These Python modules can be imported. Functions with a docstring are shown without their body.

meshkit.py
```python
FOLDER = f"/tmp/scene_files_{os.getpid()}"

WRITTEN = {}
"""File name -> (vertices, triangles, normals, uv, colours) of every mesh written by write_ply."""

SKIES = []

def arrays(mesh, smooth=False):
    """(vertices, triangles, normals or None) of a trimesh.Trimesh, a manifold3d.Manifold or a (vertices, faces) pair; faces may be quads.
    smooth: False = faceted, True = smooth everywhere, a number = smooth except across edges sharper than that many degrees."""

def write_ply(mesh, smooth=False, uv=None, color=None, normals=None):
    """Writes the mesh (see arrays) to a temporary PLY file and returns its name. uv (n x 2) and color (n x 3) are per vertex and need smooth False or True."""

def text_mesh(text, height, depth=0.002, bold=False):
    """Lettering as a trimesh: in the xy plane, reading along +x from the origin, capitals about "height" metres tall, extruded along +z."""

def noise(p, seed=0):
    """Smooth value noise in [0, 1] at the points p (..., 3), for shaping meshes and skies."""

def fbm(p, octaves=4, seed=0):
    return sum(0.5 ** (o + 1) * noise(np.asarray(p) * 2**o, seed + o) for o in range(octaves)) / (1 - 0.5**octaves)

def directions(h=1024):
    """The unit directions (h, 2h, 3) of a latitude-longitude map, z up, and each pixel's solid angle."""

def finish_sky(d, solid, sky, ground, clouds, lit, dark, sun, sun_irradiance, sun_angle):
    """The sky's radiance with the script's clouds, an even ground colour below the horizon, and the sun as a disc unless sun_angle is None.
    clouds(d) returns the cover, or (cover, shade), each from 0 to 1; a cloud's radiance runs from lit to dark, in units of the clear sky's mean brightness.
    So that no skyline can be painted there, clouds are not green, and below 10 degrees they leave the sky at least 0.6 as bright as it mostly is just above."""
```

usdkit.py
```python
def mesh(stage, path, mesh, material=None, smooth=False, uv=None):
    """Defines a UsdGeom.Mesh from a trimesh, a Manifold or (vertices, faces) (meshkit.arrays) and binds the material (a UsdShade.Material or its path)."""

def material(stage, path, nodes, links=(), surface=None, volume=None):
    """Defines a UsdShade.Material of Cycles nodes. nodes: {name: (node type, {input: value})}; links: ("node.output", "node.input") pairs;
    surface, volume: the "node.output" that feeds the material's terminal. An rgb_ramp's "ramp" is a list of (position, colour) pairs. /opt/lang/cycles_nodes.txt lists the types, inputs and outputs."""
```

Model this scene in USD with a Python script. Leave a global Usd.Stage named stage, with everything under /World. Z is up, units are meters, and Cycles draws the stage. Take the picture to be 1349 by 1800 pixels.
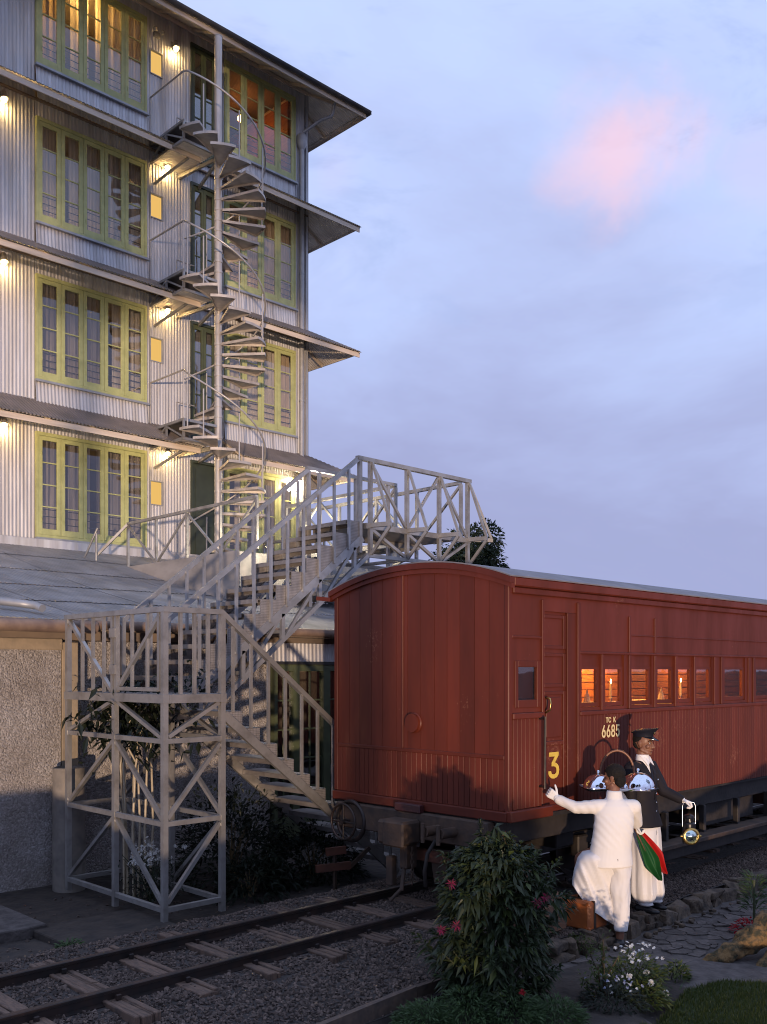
import math, random
import numpy as np, trimesh, manifold3d as m3
import usdkit, meshkit
from pxr import Usd, UsdGeom, UsdLux, UsdShade, Gf, Sdf, Vt

stage = Usd.Stage.CreateInMemory()
UsdGeom.Xform.Define(stage, '/World')
UsdGeom.Scope.Define(stage, '/World/Looks')
PI = math.pi
YAW = math.radians(45.4)                       # the camera looks along the diagonal between track (+x) and hotel depth (+y)
FX, FY = math.cos(YAW), math.sin(YAW)
RX, RY = math.sin(YAW), -math.cos(YAW)
CAM_H = 2.6

# ---------------------------------------------------------------- camera
cam = UsdGeom.Camera.Define(stage, '/World/camera')
cam.CreateHorizontalApertureAttr(36.0)
cam.CreateVerticalApertureAttr(36.0 * 1024 / 767)
cam.CreateFocalLengthAttr(36.0 * 1687 / 1349)
cam.CreateVerticalApertureOffsetAttr(7.47)     # level camera with the lens shifted up
cam.CreateFStopAttr(0.0)
cam.CreateExposureAttr(0.0)
cm = Gf.Matrix4d(1)
cm.SetRow(0, Gf.Vec4d(RX, RY, 0, 0)); cm.SetRow(1, Gf.Vec4d(0, 0, 1, 0)); cm.SetRow(2, Gf.Vec4d(-FX, -FY, 0, 0)); cm.SetRow(3, Gf.Vec4d(0, 0, CAM_H, 1))
cam.AddTransformOp().Set(cm)

# ---------------------------------------------------------------- sky and low sun
SUN_AZ, SUN_EL = math.radians(231.0), math.radians(-8.0)      # towards the sun, standing in for a low floodlight: angle from +x, and height
SX, SY, SZ = math.cos(SUN_EL) * math.cos(SUN_AZ), math.cos(SUN_EL) * math.sin(SUN_AZ), math.sin(SUN_EL)
SKY_STRENGTH = 0.1
def sky_direction(px, py):
    a, b = (px - 674.5) / 1687, (1180 - py) / 1687
    v = np.array([FX + a * RX, FY + a * RY, b]); return v / np.linalg.norm(v)
def c10(*c): return tuple(x / SKY_STRENGTH for x in c)
D1 = sky_direction(1085, 270); D2 = sky_direction(590, 300); D3 = sky_direction(1330, 290)
nodes = {
    'tc': ('texture_coordinate', {}),
    'sep': ('separate_xyz', {}),
    'sq': ('mapping', {'scale': (1.0, 1.0, 2.6)}),
    'sky': ('sky_texture', {'sky_type': 'single_scattering', 'sun_disc': False, 'sun_elevation': SUN_EL, 'sun_rotation': math.atan2(SX, SY), 'altitude': 1900.0}),
    'n1': ('noise_texture', {'scale': 2.1, 'detail': 7.0, 'roughness': 0.55, 'distortion': 0.35}),
    'n2': ('noise_texture', {'scale': 4.6, 'detail': 8.0, 'roughness': 0.6, 'distortion': 0.6}),
    'n1s': ('math', {'math_type': 'multiply_add', 'value2': 0.86, 'value3': -0.44}),
    'h': ('math', {'math_type': 'add'}),
    'cloud': ('rgb_ramp', {'ramp': [(0.0, c10(.43, .47, .77)), (.10, c10(.445, .49, .80)), (.20, c10(.50, .565, .91)), (.30, c10(.565, .66, 1.04)), (.40, c10(.62, .745, 1.16)), (.50, c10(.66, .81, 1.26)), (.7, c10(.68, .84, 1.31)), (1.0, c10(.68, .84, 1.31))]}),
    'gap': ('map_range', {'range_type': 'smoothstep', 'from_min': 0.50, 'from_max': 0.66, 'to_min': 0.0, 'to_max': 1.0, 'clamp': True}),
    'gapc': ('color', {'value': c10(.47, .60, 1.0)}),
    'mixgap': ('mix_color', {'blend_type': 'mix'}),
    'gaph': ('map_range', {'range_type': 'smoothstep', 'from_min': 0.22, 'from_max': 0.5, 'to_min': 0.0, 'to_max': 0.75, 'clamp': True}),
    'gapf': ('math', {'math_type': 'multiply'}),
    'mixsky': ('mix_color', {'blend_type': 'mix', 'fac': 0.88}),
    'bg': ('background_shader', {'strength': SKY_STRENGTH}),
}
links = [('tc.generated', 'sep.vector'), ('tc.generated', 'sq.vector'), ('sq.vector', 'n1.vector'), ('sq.vector', 'n2.vector'), ('n1.fac', 'n1s.value1'), ('sep.z', 'h.value1'), ('n1s.value', 'h.value2'),
         ('h.value', 'cloud.fac'), ('n2.fac', 'gap.value'), ('sep.z', 'gaph.value'), ('gap.result', 'gapf.value1'), ('gaph.result', 'gapf.value2'), ('gapf.value', 'mixgap.fac'), ('cloud.color', 'mixgap.a'), ('gapc.color', 'mixgap.b'),
         ('sky.color', 'mixsky.a')]
nodes |= {'pfm': ('math', {'math_type': 'multiply'}), 'n3': ('noise_texture', {'scale': 3.3, 'detail': 9.0, 'roughness': .58, 'distortion': .8}), 'pf': ('map_range', {'range_type': 'smoothstep', 'from_min': .50, 'from_max': .62, 'to_min': 0.0, 'to_max': .30, 'clamp': True}), 'pc': ('color', {'value': c10(.74, .82, 1.20)}), 'mixpuff': ('mix_color', {'blend_type': 'mix'})}
links += [('sq.vector', 'n3.vector'), ('n3.fac', 'pf.value'), ('pf.result', 'pfm.value1'), ('gaph.result', 'pfm.value2'), ('pfm.value', 'mixpuff.fac'), ('mixgap.result', 'mixpuff.a'), ('pc.color', 'mixpuff.b')]
nodes |= {'n4': ('noise_texture', {'scale': 7.0, 'detail': 8.0, 'roughness': .56, 'distortion': .25})}
links += [('tc.generated', 'n4.vector')]
prev = 'mixpuff.result'
# a sunset-lit pink cloud and two fainter ones
for i, (D, wide, amount, col) in enumerate([(D1, .130, .66, (1.22, .78, .88)), (D2, .06, .14, (1.0, .74, 1.0)), (D3, .06, .18, (1.0, .74, .98))]):
    nodes[f'dst{i}'] = ('vector_math', {'math_type': 'distance', 'vector2': tuple(map(float, D))})
    nodes[f'fal{i}'] = ('map_range', {'range_type': 'linear', 'from_min': 0.0, 'from_max': wide, 'to_min': 0.72, 'to_max': 0.0, 'clamp': True})
    nodes[f'n2s{i}'] = ('math', {'math_type': 'multiply', 'value2': 0.95})
    nodes[f'sum{i}'] = ('math', {'math_type': 'add'})
    nodes[f'thr{i}'] = ('map_range', {'range_type': 'smoothstep', 'from_min': 0.74, 'from_max': 1.12, 'to_min': 0.0, 'to_max': amount, 'clamp': True})
    nodes[f'col{i}'] = ('color', {'value': c10(*col)})
    nodes[f'mix{i}'] = ('mix_color', {'blend_type': 'mix'})
    links += [('tc.generated', f'dst{i}.vector1'), (f'dst{i}.value', f'fal{i}.value'), (f'fal{i}.result', f'sum{i}.value1'), ('n4.fac', f'n2s{i}.value1'), (f'n2s{i}.value', f'sum{i}.value2'), (f'sum{i}.value', f'thr{i}.value'),
              (f'thr{i}.result', f'mix{i}.fac'), (prev, f'mix{i}.a'), (f'col{i}.color', f'mix{i}.b')]
    prev = f'mix{i}.result'
links += [(prev, 'mixsky.b'), ('mixsky.result', 'bg.color')]
skymat = usdkit.material(stage, '/World/Looks/dusk_sky', nodes, links, surface='bg.background')
dome = UsdLux.DomeLight.Define(stage, '/World/sky')
UsdShade.MaterialBindingAPI.Apply(dome.GetPrim()).Bind(skymat)
dome.GetPrim().SetCustomDataByKey('kind', 'structure')
sun = UsdLux.DistantLight.Define(stage, '/World/sun')
sun.CreateIntensityAttr(0.9); sun.CreateAngleAttr(1.2); sun.CreateNormalizeAttr(True); sun.CreateColorAttr(Gf.Vec3f(1.0, 0.72, 0.50))
zax = np.array([SX, SY, SZ]); xax = np.cross([0, 0, 1.0], zax); xax /= np.linalg.norm(xax); yax = np.cross(zax, xax)
sm = Gf.Matrix4d(1)
for i, a in enumerate((xax, yax, zax)): sm.SetRow(i, Gf.Vec4d(*map(float, a), 0))
sun.AddTransformOp().Set(sm)

# ---------------------------------------------------------------- helpers: prims
taken = {}
def numbered(parent, name):
    k = (parent, name); n = taken.get(k, 0); taken[k] = n + 1
    return f'{parent}/{name}' + (f'_{n:03d}' if n else '')
def tag(p, label=None, cat=None, group=None, kind=None):
    p = p.GetPrim() if hasattr(p, 'GetPrim') else p
    for k, v in (('label', label), ('category', cat), ('group', group), ('kind', kind)):
        if v: p.SetCustomDataByKey(k, v)
    return p
def path_of(parent): return '/World' if parent is None else str(parent.GetPath())
def thing(name, label, cat, loc=(0, 0, 0), rz=0.0, group=None):
    x = UsdGeom.Xform.Define(stage, numbered('/World', name))
    x.AddTranslateOp().Set(Gf.Vec3d(*map(float, loc)))
    if rz: x.AddRotateZOp().Set(float(math.degrees(rz)))
    return tag(x, label, cat, group)
def obj(name, mesh, m, parent=None, smooth=False, label=None, cat=None, group=None, kind=None, off=None):
    if isinstance(mesh, list): mesh = cat_(mesh)
    if off is not None and hasattr(mesh, 'vertices'):
        mesh = trimesh.Trimesh(mesh.vertices - np.asarray(off, float), mesh.faces, process=False)
    p = usdkit.mesh(stage, numbered(path_of(parent), name), mesh, MATS[m], smooth=smooth)
    return tag(p, label, cat, group, kind)
def copy_of(root, loc, rz, label, group=None):
    was = root.GetCustomData()
    x = UsdGeom.Xform.Define(stage, numbered('/World', root.GetName().rstrip('0123456789').rstrip('_')))
    x.AddTranslateOp().Set(Gf.Vec3d(*map(float, loc)))
    if rz: x.AddRotateZOp().Set(float(math.degrees(rz)))
    return x

# ---------------------------------------------------------------- helpers: meshes
def cat_(l): return trimesh.util.concatenate([x for x in l if x is not None])
BOXF = np.array([[0,2,1],[1,2,3],[4,5,6],[5,7,6],[0,1,4],[1,5,4],[2,6,3],[3,6,7],[0,4,2],[2,4,6],[1,3,5],[3,7,5]])
def box(x0, x1, y0, y1, z0, z1):
    v = np.array([[x, y, z] for z in (z0, z1) for y in (y0, y1) for x in (x0, x1)], float)
    return trimesh.Trimesh(v, BOXF, process=False)
def bbox_(x0, x1, y0, y1, z0, z1, c=0.006):
    """a box with chamfered edges"""
    c = min(c, .45 * min(x1 - x0, y1 - y0, z1 - z0)); pts = []
    for sx in (0, 1):
        for sy in (0, 1):
            for sz in (0, 1):
                p = np.array([(x0, x1)[sx], (y0, y1)[sy], (z0, z1)[sz]], float); d = np.array([c if sx == 0 else -c, c if sy == 0 else -c, c if sz == 0 else -c])
                for k in range(3):
                    q = p + d; q[k] = p[k]; pts.append(q)
    return trimesh.convex.convex_hull(np.array(pts))
def frame_of(p, q, up=(0, 0, 1)):
    d = np.asarray(q, float) - np.asarray(p, float); L = np.linalg.norm(d); d /= L
    s = np.cross(d, up)
    if np.linalg.norm(s) < 1e-4: s = np.cross(d, (0, 1, 0))
    s /= np.linalg.norm(s); u = np.cross(s, d)
    return d, s, u, L
def bar(p, q, w, h=None, up=(0, 0, 1)):
    """square section between two points: w sideways, h along up"""
    h = w if h is None else h
    p = np.asarray(p, float); q = np.asarray(q, float); d, s, u, L = frame_of(p, q, up)
    v = np.array([e + s * a * w / 2 + u * b * h / 2 for b in (-1, 1) for a in (-1, 1) for e in (p, q)])
    return trimesh.Trimesh(v, BOXF, process=False)
def rod(p, q, r, n=8, r2=None):
    p = np.asarray(p, float); q = np.asarray(q, float); d, s, u, L = frame_of(p, q); r2 = r if r2 is None else r2
    a = np.arange(n) * 2 * PI / n; c = np.cos(a)[:, None] * s + np.sin(a)[:, None] * u
    v = np.vstack([p + c * r, q + c * r2, [p], [q]]); f = []
    for i in range(n):
        j = (i + 1) % n; f += [[i, n + i, j], [j, n + i, n + j], [2 * n, i, j], [2 * n + 1, n + j, n + i]]
    return trimesh.Trimesh(v, np.array(f)[:, ::-1], process=False)
def pipe(pts, r, n=8, closed=False):
    P = np.asarray(pts, float); T = np.gradient(P, axis=0)
    if closed: T = np.roll(P, -1, 0) - np.roll(P, 1, 0)
    T /= np.linalg.norm(T, axis=1, keepdims=True); r = np.broadcast_to(r, (len(P),))
    up = np.array([0, 0, 1.0]) if abs(T[0, 2]) < .9 else np.array([.9, .3, .1])
    V = []; s = None
    for p, t, rr in zip(P, T, r):
        s = np.cross(t, up) if s is None else s - t * (s @ t)
        s = s / np.linalg.norm(s); u = np.cross(s, t); a = np.arange(n) * 2 * PI / n
        V.append(p + rr * (np.cos(a)[:, None] * s + np.sin(a)[:, None] * u))
    V = np.vstack(V); f = []; m = len(P)
    for i in range(m if closed else m - 1):
        k = (i + 1) % m
        for j in range(n):
            l = (j + 1) % n; f += [[i*n+j, i*n+l, k*n+j], [i*n+l, k*n+l, k*n+j]]
    if not closed:
        V = np.vstack([V, P[:1], P[-1:]])
        for j in range(n):
            l = (j + 1) % n; f += [[m*n, l, j], [m*n+1, (m-1)*n+j, (m-1)*n+l]]
    return trimesh.Trimesh(V, np.array(f)[:, ::-1], process=False)
def lathe(prof, n=24, center=(0, 0, 0), axis='z'):
    prof = np.asarray(prof, float); a = np.arange(n) * 2 * PI / n; m = len(prof)
    V = np.vstack([np.column_stack([r * np.cos(a), r * np.sin(a), np.full(n, z)]) for r, z in prof]); f = []
    for i in range(m - 1):
        for j in range(n):
            l = (j + 1) % n; f += [[i*n+j, i*n+l, (i+1)*n+j], [i*n+l, (i+1)*n+l, (i+1)*n+j]]
    V = np.vstack([V, [[0, 0, prof[0][1]], [0, 0, prof[-1][1]]]])
    for j in range(n):
        l = (j + 1) % n; f += [[m*n, l, j], [m*n+1, (m-1)*n+j, (m-1)*n+l]]
    if axis == 'x': V = V[:, [2, 0, 1]]
    if axis == 'y': V = V[:, [1, 2, 0]]
    return trimesh.Trimesh(V + np.asarray(center, float), np.array(f), process=False)
def prism(poly, axis, a0, a1):
    """poly: 2-D points in the plane across axis (x: y,z; y: x,z; z: x,y), extruded from a0 to a1"""
    from shapely.geometry import Polygon
    m = trimesh.creation.extrude_polygon(Polygon(poly), a1 - a0, engine='earcut'); v = np.array(m.vertices)
    w = np.zeros_like(v); k = {'x': (1, 2, 0), 'y': (0, 2, 1), 'z': (0, 1, 2)}[axis]
    w[:, k[0]], w[:, k[1]], w[:, k[2]] = v[:, 0], v[:, 1], v[:, 2] + a0
    f = np.array(m.faces)
    m = trimesh.Trimesh(w, f, process=False)
    if m.volume < 0: m = trimesh.Trimesh(w, f[:, ::-1], process=False)
    return m
def xf(mesh, R=None, t=(0, 0, 0)):
    v = np.array(mesh.vertices)
    if R is not None: v = v @ np.asarray(R, float).T
    return trimesh.Trimesh(v + np.asarray(t, float), mesh.faces, process=False)
def rotz(a): c, s = math.cos(a), math.sin(a); return np.array([[c, -s, 0], [s, c, 0], [0, 0, 1]])
def rotx(a): c, s = math.cos(a), math.sin(a); return np.array([[1, 0, 0], [0, c, -s], [0, s, c]])
def roty(a): c, s = math.cos(a), math.sin(a); return np.array([[c, 0, s], [0, 1, 0], [-s, 0, c]])
def quadstrip(A, B):
    """a ribbon between two polylines of equal length"""
    A, B = np.asarray(A, float), np.asarray(B, float); n = len(A); f = []
    for i in range(n - 1): f += [[i, i + 1, n + i], [i + 1, n + i + 1, n + i]]
    return trimesh.Trimesh(np.vstack([A, B]), f, process=False)
def corrugated(p0, p1, q0, q1, nrm, pitch=.076, amp=.009, thick=0.0, seg=6):
    """corrugated sheet; the ribs run from the edge p0-p1 to the edge q0-q1 and bulge along nrm"""
    p0, p1, q0, q1, nrm = (np.asarray(x, float) for x in (p0, p1, q0, q1, nrm)); L = max(np.linalg.norm(p1 - p0), np.linalg.norm(q1 - q0))
    n = max(2, int(round(L / pitch * seg))); t = np.linspace(0, 1, n + 1)[:, None]
    w = amp * np.sin(t * L / pitch * 2 * PI + .7) * nrm
    return quadstrip(p0 + t * (p1 - p0) + w, q0 + t * (q1 - q0) + w)
def corr_y(x0, x1, z0, z1, y, y_low=None, **k):
    """a sheet of wall facing -y"""
    yl = y if y_low is None else y_low
    return corrugated((x0, yl, z0), (x1, yl, z0), (x0, y, z1), (x1, y, z1), (0, -1, 0), **k)
def loft(rings, caps=True):
    """rings: list of (n,3) closed outlines"""
    R = [np.asarray(r, float) for r in rings]; n = len(R[0]); m = len(R); V = np.vstack(R); f = []
    for i in range(m - 1):
        for j in range(n):
            l = (j + 1) % n; f += [[i*n+j, i*n+l, (i+1)*n+j], [i*n+l, (i+1)*n+l, (i+1)*n+j]]
    if caps:
        V = np.vstack([V, [R[0].mean(0)], [R[-1].mean(0)]])
        for j in range(n):
            l = (j + 1) % n; f += [[m*n, l, j], [m*n+1, (m-1)*n+j, (m-1)*n+l]]
    return trimesh.Trimesh(V, f, process=False)

# ---------------------------------------------------------------- materials
MATS = {}
def M(name, c1, c2=None, scale=6.0, rough=.6, metal=0.0, bump=0.0, bscale=None, stretch=(1, 1, 1), lo=.38, hi=.66, obj_var=0.0, coat=0.0, spec=None, sub=None, rvar=0.0, detail=5.0):
    """a surface whose colour runs between c1 and c2 with a noise; stretch makes grain; obj_var varies brightness from object to object"""
    c2 = c2 or c1
    N = {'g': ('geometry', {}), 'mp': ('mapping', {'scale': tuple(float(s) for s in stretch)}), 'n': ('noise_texture', {'scale': float(scale), 'detail': detail, 'roughness': .6}),
         'r': ('rgb_ramp', {'ramp': [(0, c1), (lo, c1), (hi, c2), (1, c2)]}), 'p': ('principled_bsdf', {'roughness': rough, 'metallic': metal})}
    if spec is not None: N['p'][1]['specular_ior_level'] = spec
    if coat: N['p'][1]['coat_weight'] = coat; N['p'][1]['coat_roughness'] = .2
    L = [('g.position', 'mp.vector'), ('mp.vector', 'n.vector'), ('n.fac', 'r.fac')]
    out = 'r.color'
    if obj_var:
        N |= {'oi': ('object_info', {}), 'mr': ('map_range', {'from_min': 0.0, 'from_max': 1.0, 'to_min': 1 - obj_var, 'to_max': 1 + obj_var}), 'hv': ('hsv', {'hue': .5, 'saturation': 1.0})}
        L += [('oi.random', 'mr.value'), ('mr.result', 'hv.value'), (out, 'hv.color')]; out = 'hv.color'
    L += [(out, 'p.base_color')]
    if rvar:
        N['rr'] = ('map_range', {'from_min': .3, 'from_max': .7, 'to_min': rough - rvar, 'to_max': rough + rvar, 'clamp': True})
        L += [('n.fac', 'rr.value'), ('rr.result', 'p.roughness')]
    if bump:
        N['bn'] = ('noise_texture', {'scale': float(bscale or scale * 4), 'detail': 4.0}); N['b'] = ('bump', {'strength': 1.0, 'distance': bump})
        L += [('mp.vector', 'bn.vector'), ('bn.fac', 'b.height'), ('b.normal', 'p.normal')]
    MATS[name] = usdkit.material(stage, f'/World/Looks/{name}', N, L, surface='p.BSDF')
def glow(name, col, strength):
    MATS[name] = usdkit.material(stage, f'/World/Looks/{name}', {'e': ('emission', {'color': col, 'strength': float(strength)})}, [], surface='e.emission')
def pane(name, tint=(.9, .92, .92), rough=.02, ior=1.5, grime=.0):
    N = {'t': ('transparent_bsdf', {'color': tint}), 'gl': ('glossy_bsdf', {'color': (.95, .95, .95), 'roughness': rough}), 'f': ('layer_weight', {'blend': .5}), 'pw': ('math', {'math_type': 'power', 'value2': 4.0}), 'fa': ('math', {'math_type': 'multiply_add', 'value2': .85, 'value3': ((ior - 1) / (ior + 1)) ** 2 * 1.8}), 'm': ('mix_closure', {}),
         'g': ('geometry', {}), 'n': ('noise_texture', {'scale': 3.0, 'detail': 2.0}), 'b': ('bump', {'strength': .25, 'distance': .004})}
    L = [('f.facing', 'pw.value1'), ('pw.value', 'fa.value1'), ('fa.value', 'm.fac'), ('t.BSDF', 'm.closure1'), ('gl.BSDF', 'm.closure2'), ('g.position', 'n.vector'), ('n.fac', 'b.height'), ('b.normal', 'gl.normal')]
    MATS[name] = usdkit.material(stage, f'/World/Looks/{name}', N, L, surface='m.closure')
def leafmat(name, c1, c2, trans=.25, rough=.5, scale=5.0):
    N = {'g': ('geometry', {}), 'n': ('noise_texture', {'scale': scale, 'detail': 3.0}), 'ad': ('math', {'math_type': 'multiply_add', 'value2': .5, 'value3': 0.0}), 'a2': ('math', {'math_type': 'add'}),
         'r': ('rgb_ramp', {'ramp': [(.25, c1), (.75, c2)]}), 'p': ('principled_bsdf', {'roughness': rough, 'specular_ior_level': .35}), 't': ('translucent_bsdf', {}), 'm': ('mix_closure', {'fac': trans})}
    L = [('g.position', 'n.vector'), ('n.fac', 'ad.value1'), ('ad.value', 'a2.value1'), ('g.random_per_island', 'a3.value1'), ('a3.value', 'a2.value2'), ('a2.value', 'r.fac'), ('r.color', 'p.base_color'), ('r.color', 't.color'), ('p.BSDF', 'm.closure1'), ('t.BSDF', 'm.closure2')]
    N['a3'] = ('math', {'math_type': 'multiply', 'value2': .5})
    MATS[name] = usdkit.material(stage, f'/World/Looks/{name}', N, L, surface='m.closure')
def cloth(name, c1, c2=None, scale=40.0, rough=.85, bump=.002):
    M(name, c1, c2 or tuple(x * .95 for x in c1), scale=scale * .08, rough=rough, spec=.2)

M('sheet_metal', (.52, .52, .54), (.385, .37, .365), scale=3.0, stretch=(2.2, 1.0, .16), rough=.5, metal=.25, rvar=.1, obj_var=.05)
M('sheet_sill', (.34, .35, .37), (.26, .27, .29), scale=4, rough=.5, metal=.4)
M('canopy_top', (.20, .17, .16), (.13, .11, .10), scale=2.2, rough=.65, metal=.1)
M('canopy_sheet', (.78, .71, .61), (.60, .53, .44), scale=2.2, stretch=(1, 1, 1), rough=.6, metal=.2)  # pale colour stands in for lamplight on the canopy undersides
M('canopy_fascia', (.60, .50, .40), (.48, .39, .30), scale=3, stretch=(.4, 3, 6), rough=.6)
M('window_paint', (.42, .435, .19), (.33, .345, .145), scale=5, rough=.5, bump=.001, bscale=60)
M('window_paint_dull', (.07, .085, .04), (.05, .06, .03), scale=5, rough=.5)  # window paint darkened in place of the shade over the wing door
M('door_paint', (.035, .046, .03), (.025, .033, .022), scale=5, rough=.5)
def drape(name, c1, c2):
    N = {'g': ('geometry', {}), 'mp': ('mapping', {'scale': (6.0, 1.0, .3)}), 'n': ('noise_texture', {'scale': 3.0, 'detail': 4.0}), 'r': ('rgb_ramp', {'ramp': [(.35, c1), (.65, c2)]}), 'd': ('diffuse_bsdf', {}), 't': ('translucent_bsdf', {}), 'm': ('mix_closure', {'fac': .45})}
    MATS[name] = usdkit.material(stage, f'/World/Looks/{name}', N, [('g.position', 'mp.vector'), ('mp.vector', 'n.vector'), ('n.fac', 'r.fac'), ('r.color', 'd.color'), ('r.color', 't.color'), ('d.BSDF', 'm.closure1'), ('t.BSDF', 'm.closure2')], surface='m.closure')
drape('curtain', (.72, .63, .54), (.46, .39, .33)); drape('curtain_warm', (.72, .56, .40), (.46, .34, .23)); drape('curtain_dark', (.42, .37, .36), (.25, .22, .21))
M('inner_wall', (.20, .15, .11), (.13, .10, .08), scale=2, rough=.8)
M('inner_wood', (.34, .14, .05), (.22, .08, .03), scale=3, stretch=(1, 1, 8), rough=.5)
M('black_bar', (.02, .02, .02), rough=.6)
M('dark_gutter', (.09, .085, .085), (.06, .055, .055), scale=3, rough=.5, metal=.2)
M('grey_pipe', (.36, .36, .37), (.28, .28, .29), scale=4, rough=.45, metal=.3)
M('roof_sheet', (.30, .285, .28), (.19, .18, .175), scale=2.3, stretch=(1, .4, 1), rough=.7, metal=.05)
M('rust_gutter', (.27, .19, .14), (.16, .11, .09), scale=4, rough=.6, metal=.2)
M('smooth_plaster', (.33, .26, .18), (.22, .18, .13), scale=3, rough=.85, bump=.004, bscale=30)
M('galvanised', (.36, .35, .335), (.22, .205, .19), scale=4, lo=.42, hi=.70, rough=.40, metal=.6, rvar=.12, bump=.0006, bscale=40)
M('galvanised_blue', (.37, .37, .38), (.25, .25, .255), scale=5, rough=.42, metal=.55, rvar=.12)  # cooler copy of the steel: upper flight as if missing the warm light
M('pole_paint', (.44, .42, .41), (.36, .33, .30), scale=3, stretch=(3, 3, .5), rough=.4, metal=.4)
M('spiral_tread', (.46, .42, .385), (.34, .30, .27), scale=5, rough=.45, metal=.3)
M('tread_steel', (.26, .24, .225), (.17, .15, .14), scale=5, rough=.5, metal=.4)
M('lamp_body', (.30, .28, .25), (.22, .2, .18), scale=8, rough=.5, metal=.4)
M('concrete', (.22, .195, .165), (.12, .11, .10), scale=4, rough=.85, bump=.006, bscale=25)
M('carriage_maroon', (.05, .012, .012), (.035, .01, .01), scale=4, rough=.45)
def chipped(name, c1, c2, chip, rough):
    N = {'g': ('geometry', {}), 'mp': ('mapping', {'scale': (1.6, 1.6, .3)}), 'n': ('noise_texture', {'scale': 2.2, 'detail': 6.0, 'roughness': .62}), 'r': ('rgb_ramp', {'ramp': [(.32, c1), (.70, c2)]}), 'f': ('noise_texture', {'scale': 26.0, 'detail': 7.0, 'roughness': .75}), 'f2': ('noise_texture', {'scale': 1.4, 'detail': 3.0}), 'ad': ('math', {'math_type': 'add'}),
         'm': ('map_range', {'range_type': 'smoothstep', 'from_min': 1.20, 'from_max': 1.30, 'to_min': 0.0, 'to_max': .8, 'clamp': True}), 'cc': ('color', {'value': chip}), 'mx': ('mix_color', {}), 'oi': ('object_info', {}), 'mr': ('map_range', {'from_min': 0.0, 'from_max': 1.0, 'to_min': .86, 'to_max': 1.12}), 'hv': ('hsv', {'hue': .5, 'saturation': 1.0}),
         'rr': ('map_range', {'from_min': .3, 'from_max': .7, 'to_min': rough - .12, 'to_max': rough + .12, 'clamp': True}), 'b': ('bump', {'strength': .6, 'distance': .0012}), 'p': ('principled_bsdf', {'specular_ior_level': .22})}
    L = [('g.position', 'mp.vector'), ('mp.vector', 'n.vector'), ('g.position', 'f.vector'), ('g.position', 'f2.vector'), ('n.fac', 'r.fac'), ('f.fac', 'ad.value1'), ('f2.fac', 'ad.value2'), ('ad.value', 'm.value'), ('r.color', 'mx.a'), ('cc.color', 'mx.b'), ('m.result', 'mx.fac'), ('oi.random', 'mr.value'), ('mr.result', 'hv.value'), ('mx.result', 'hv.color'), ('hv.color', 'p.base_color'), ('n.fac', 'rr.value'), ('rr.result', 'p.roughness'), ('f.fac', 'b.height'), ('b.normal', 'p.normal')]
    MATS[name] = usdkit.material(stage, f'/World/Looks/{name}', N, L, surface='p.BSDF')
chipped('carriage_red', (.130, .026, .0135), (.084, .019, .011), (.20, .075, .045), .50); chipped('carriage_red_trim', (.126, .025, .013), (.084, .019, .011), (.22, .085, .05), .48)
M('carriage_roof', (.20, .19, .20), (.13, .12, .13), scale=3, rough=.6)
M('underframe', (.035, .028, .024), (.018, .015, .014), scale=6, rough=.65, metal=.15, bump=.003, bscale=25)
M('underframe_rust', (.075, .045, .028), (.035, .024, .018), scale=7, rough=.7, metal=.1, bump=.004, bscale=30)
M('rust_red', (.13, .045, .025), (.07, .03, .018), scale=7, rough=.7, bump=.003, bscale=30)
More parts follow.
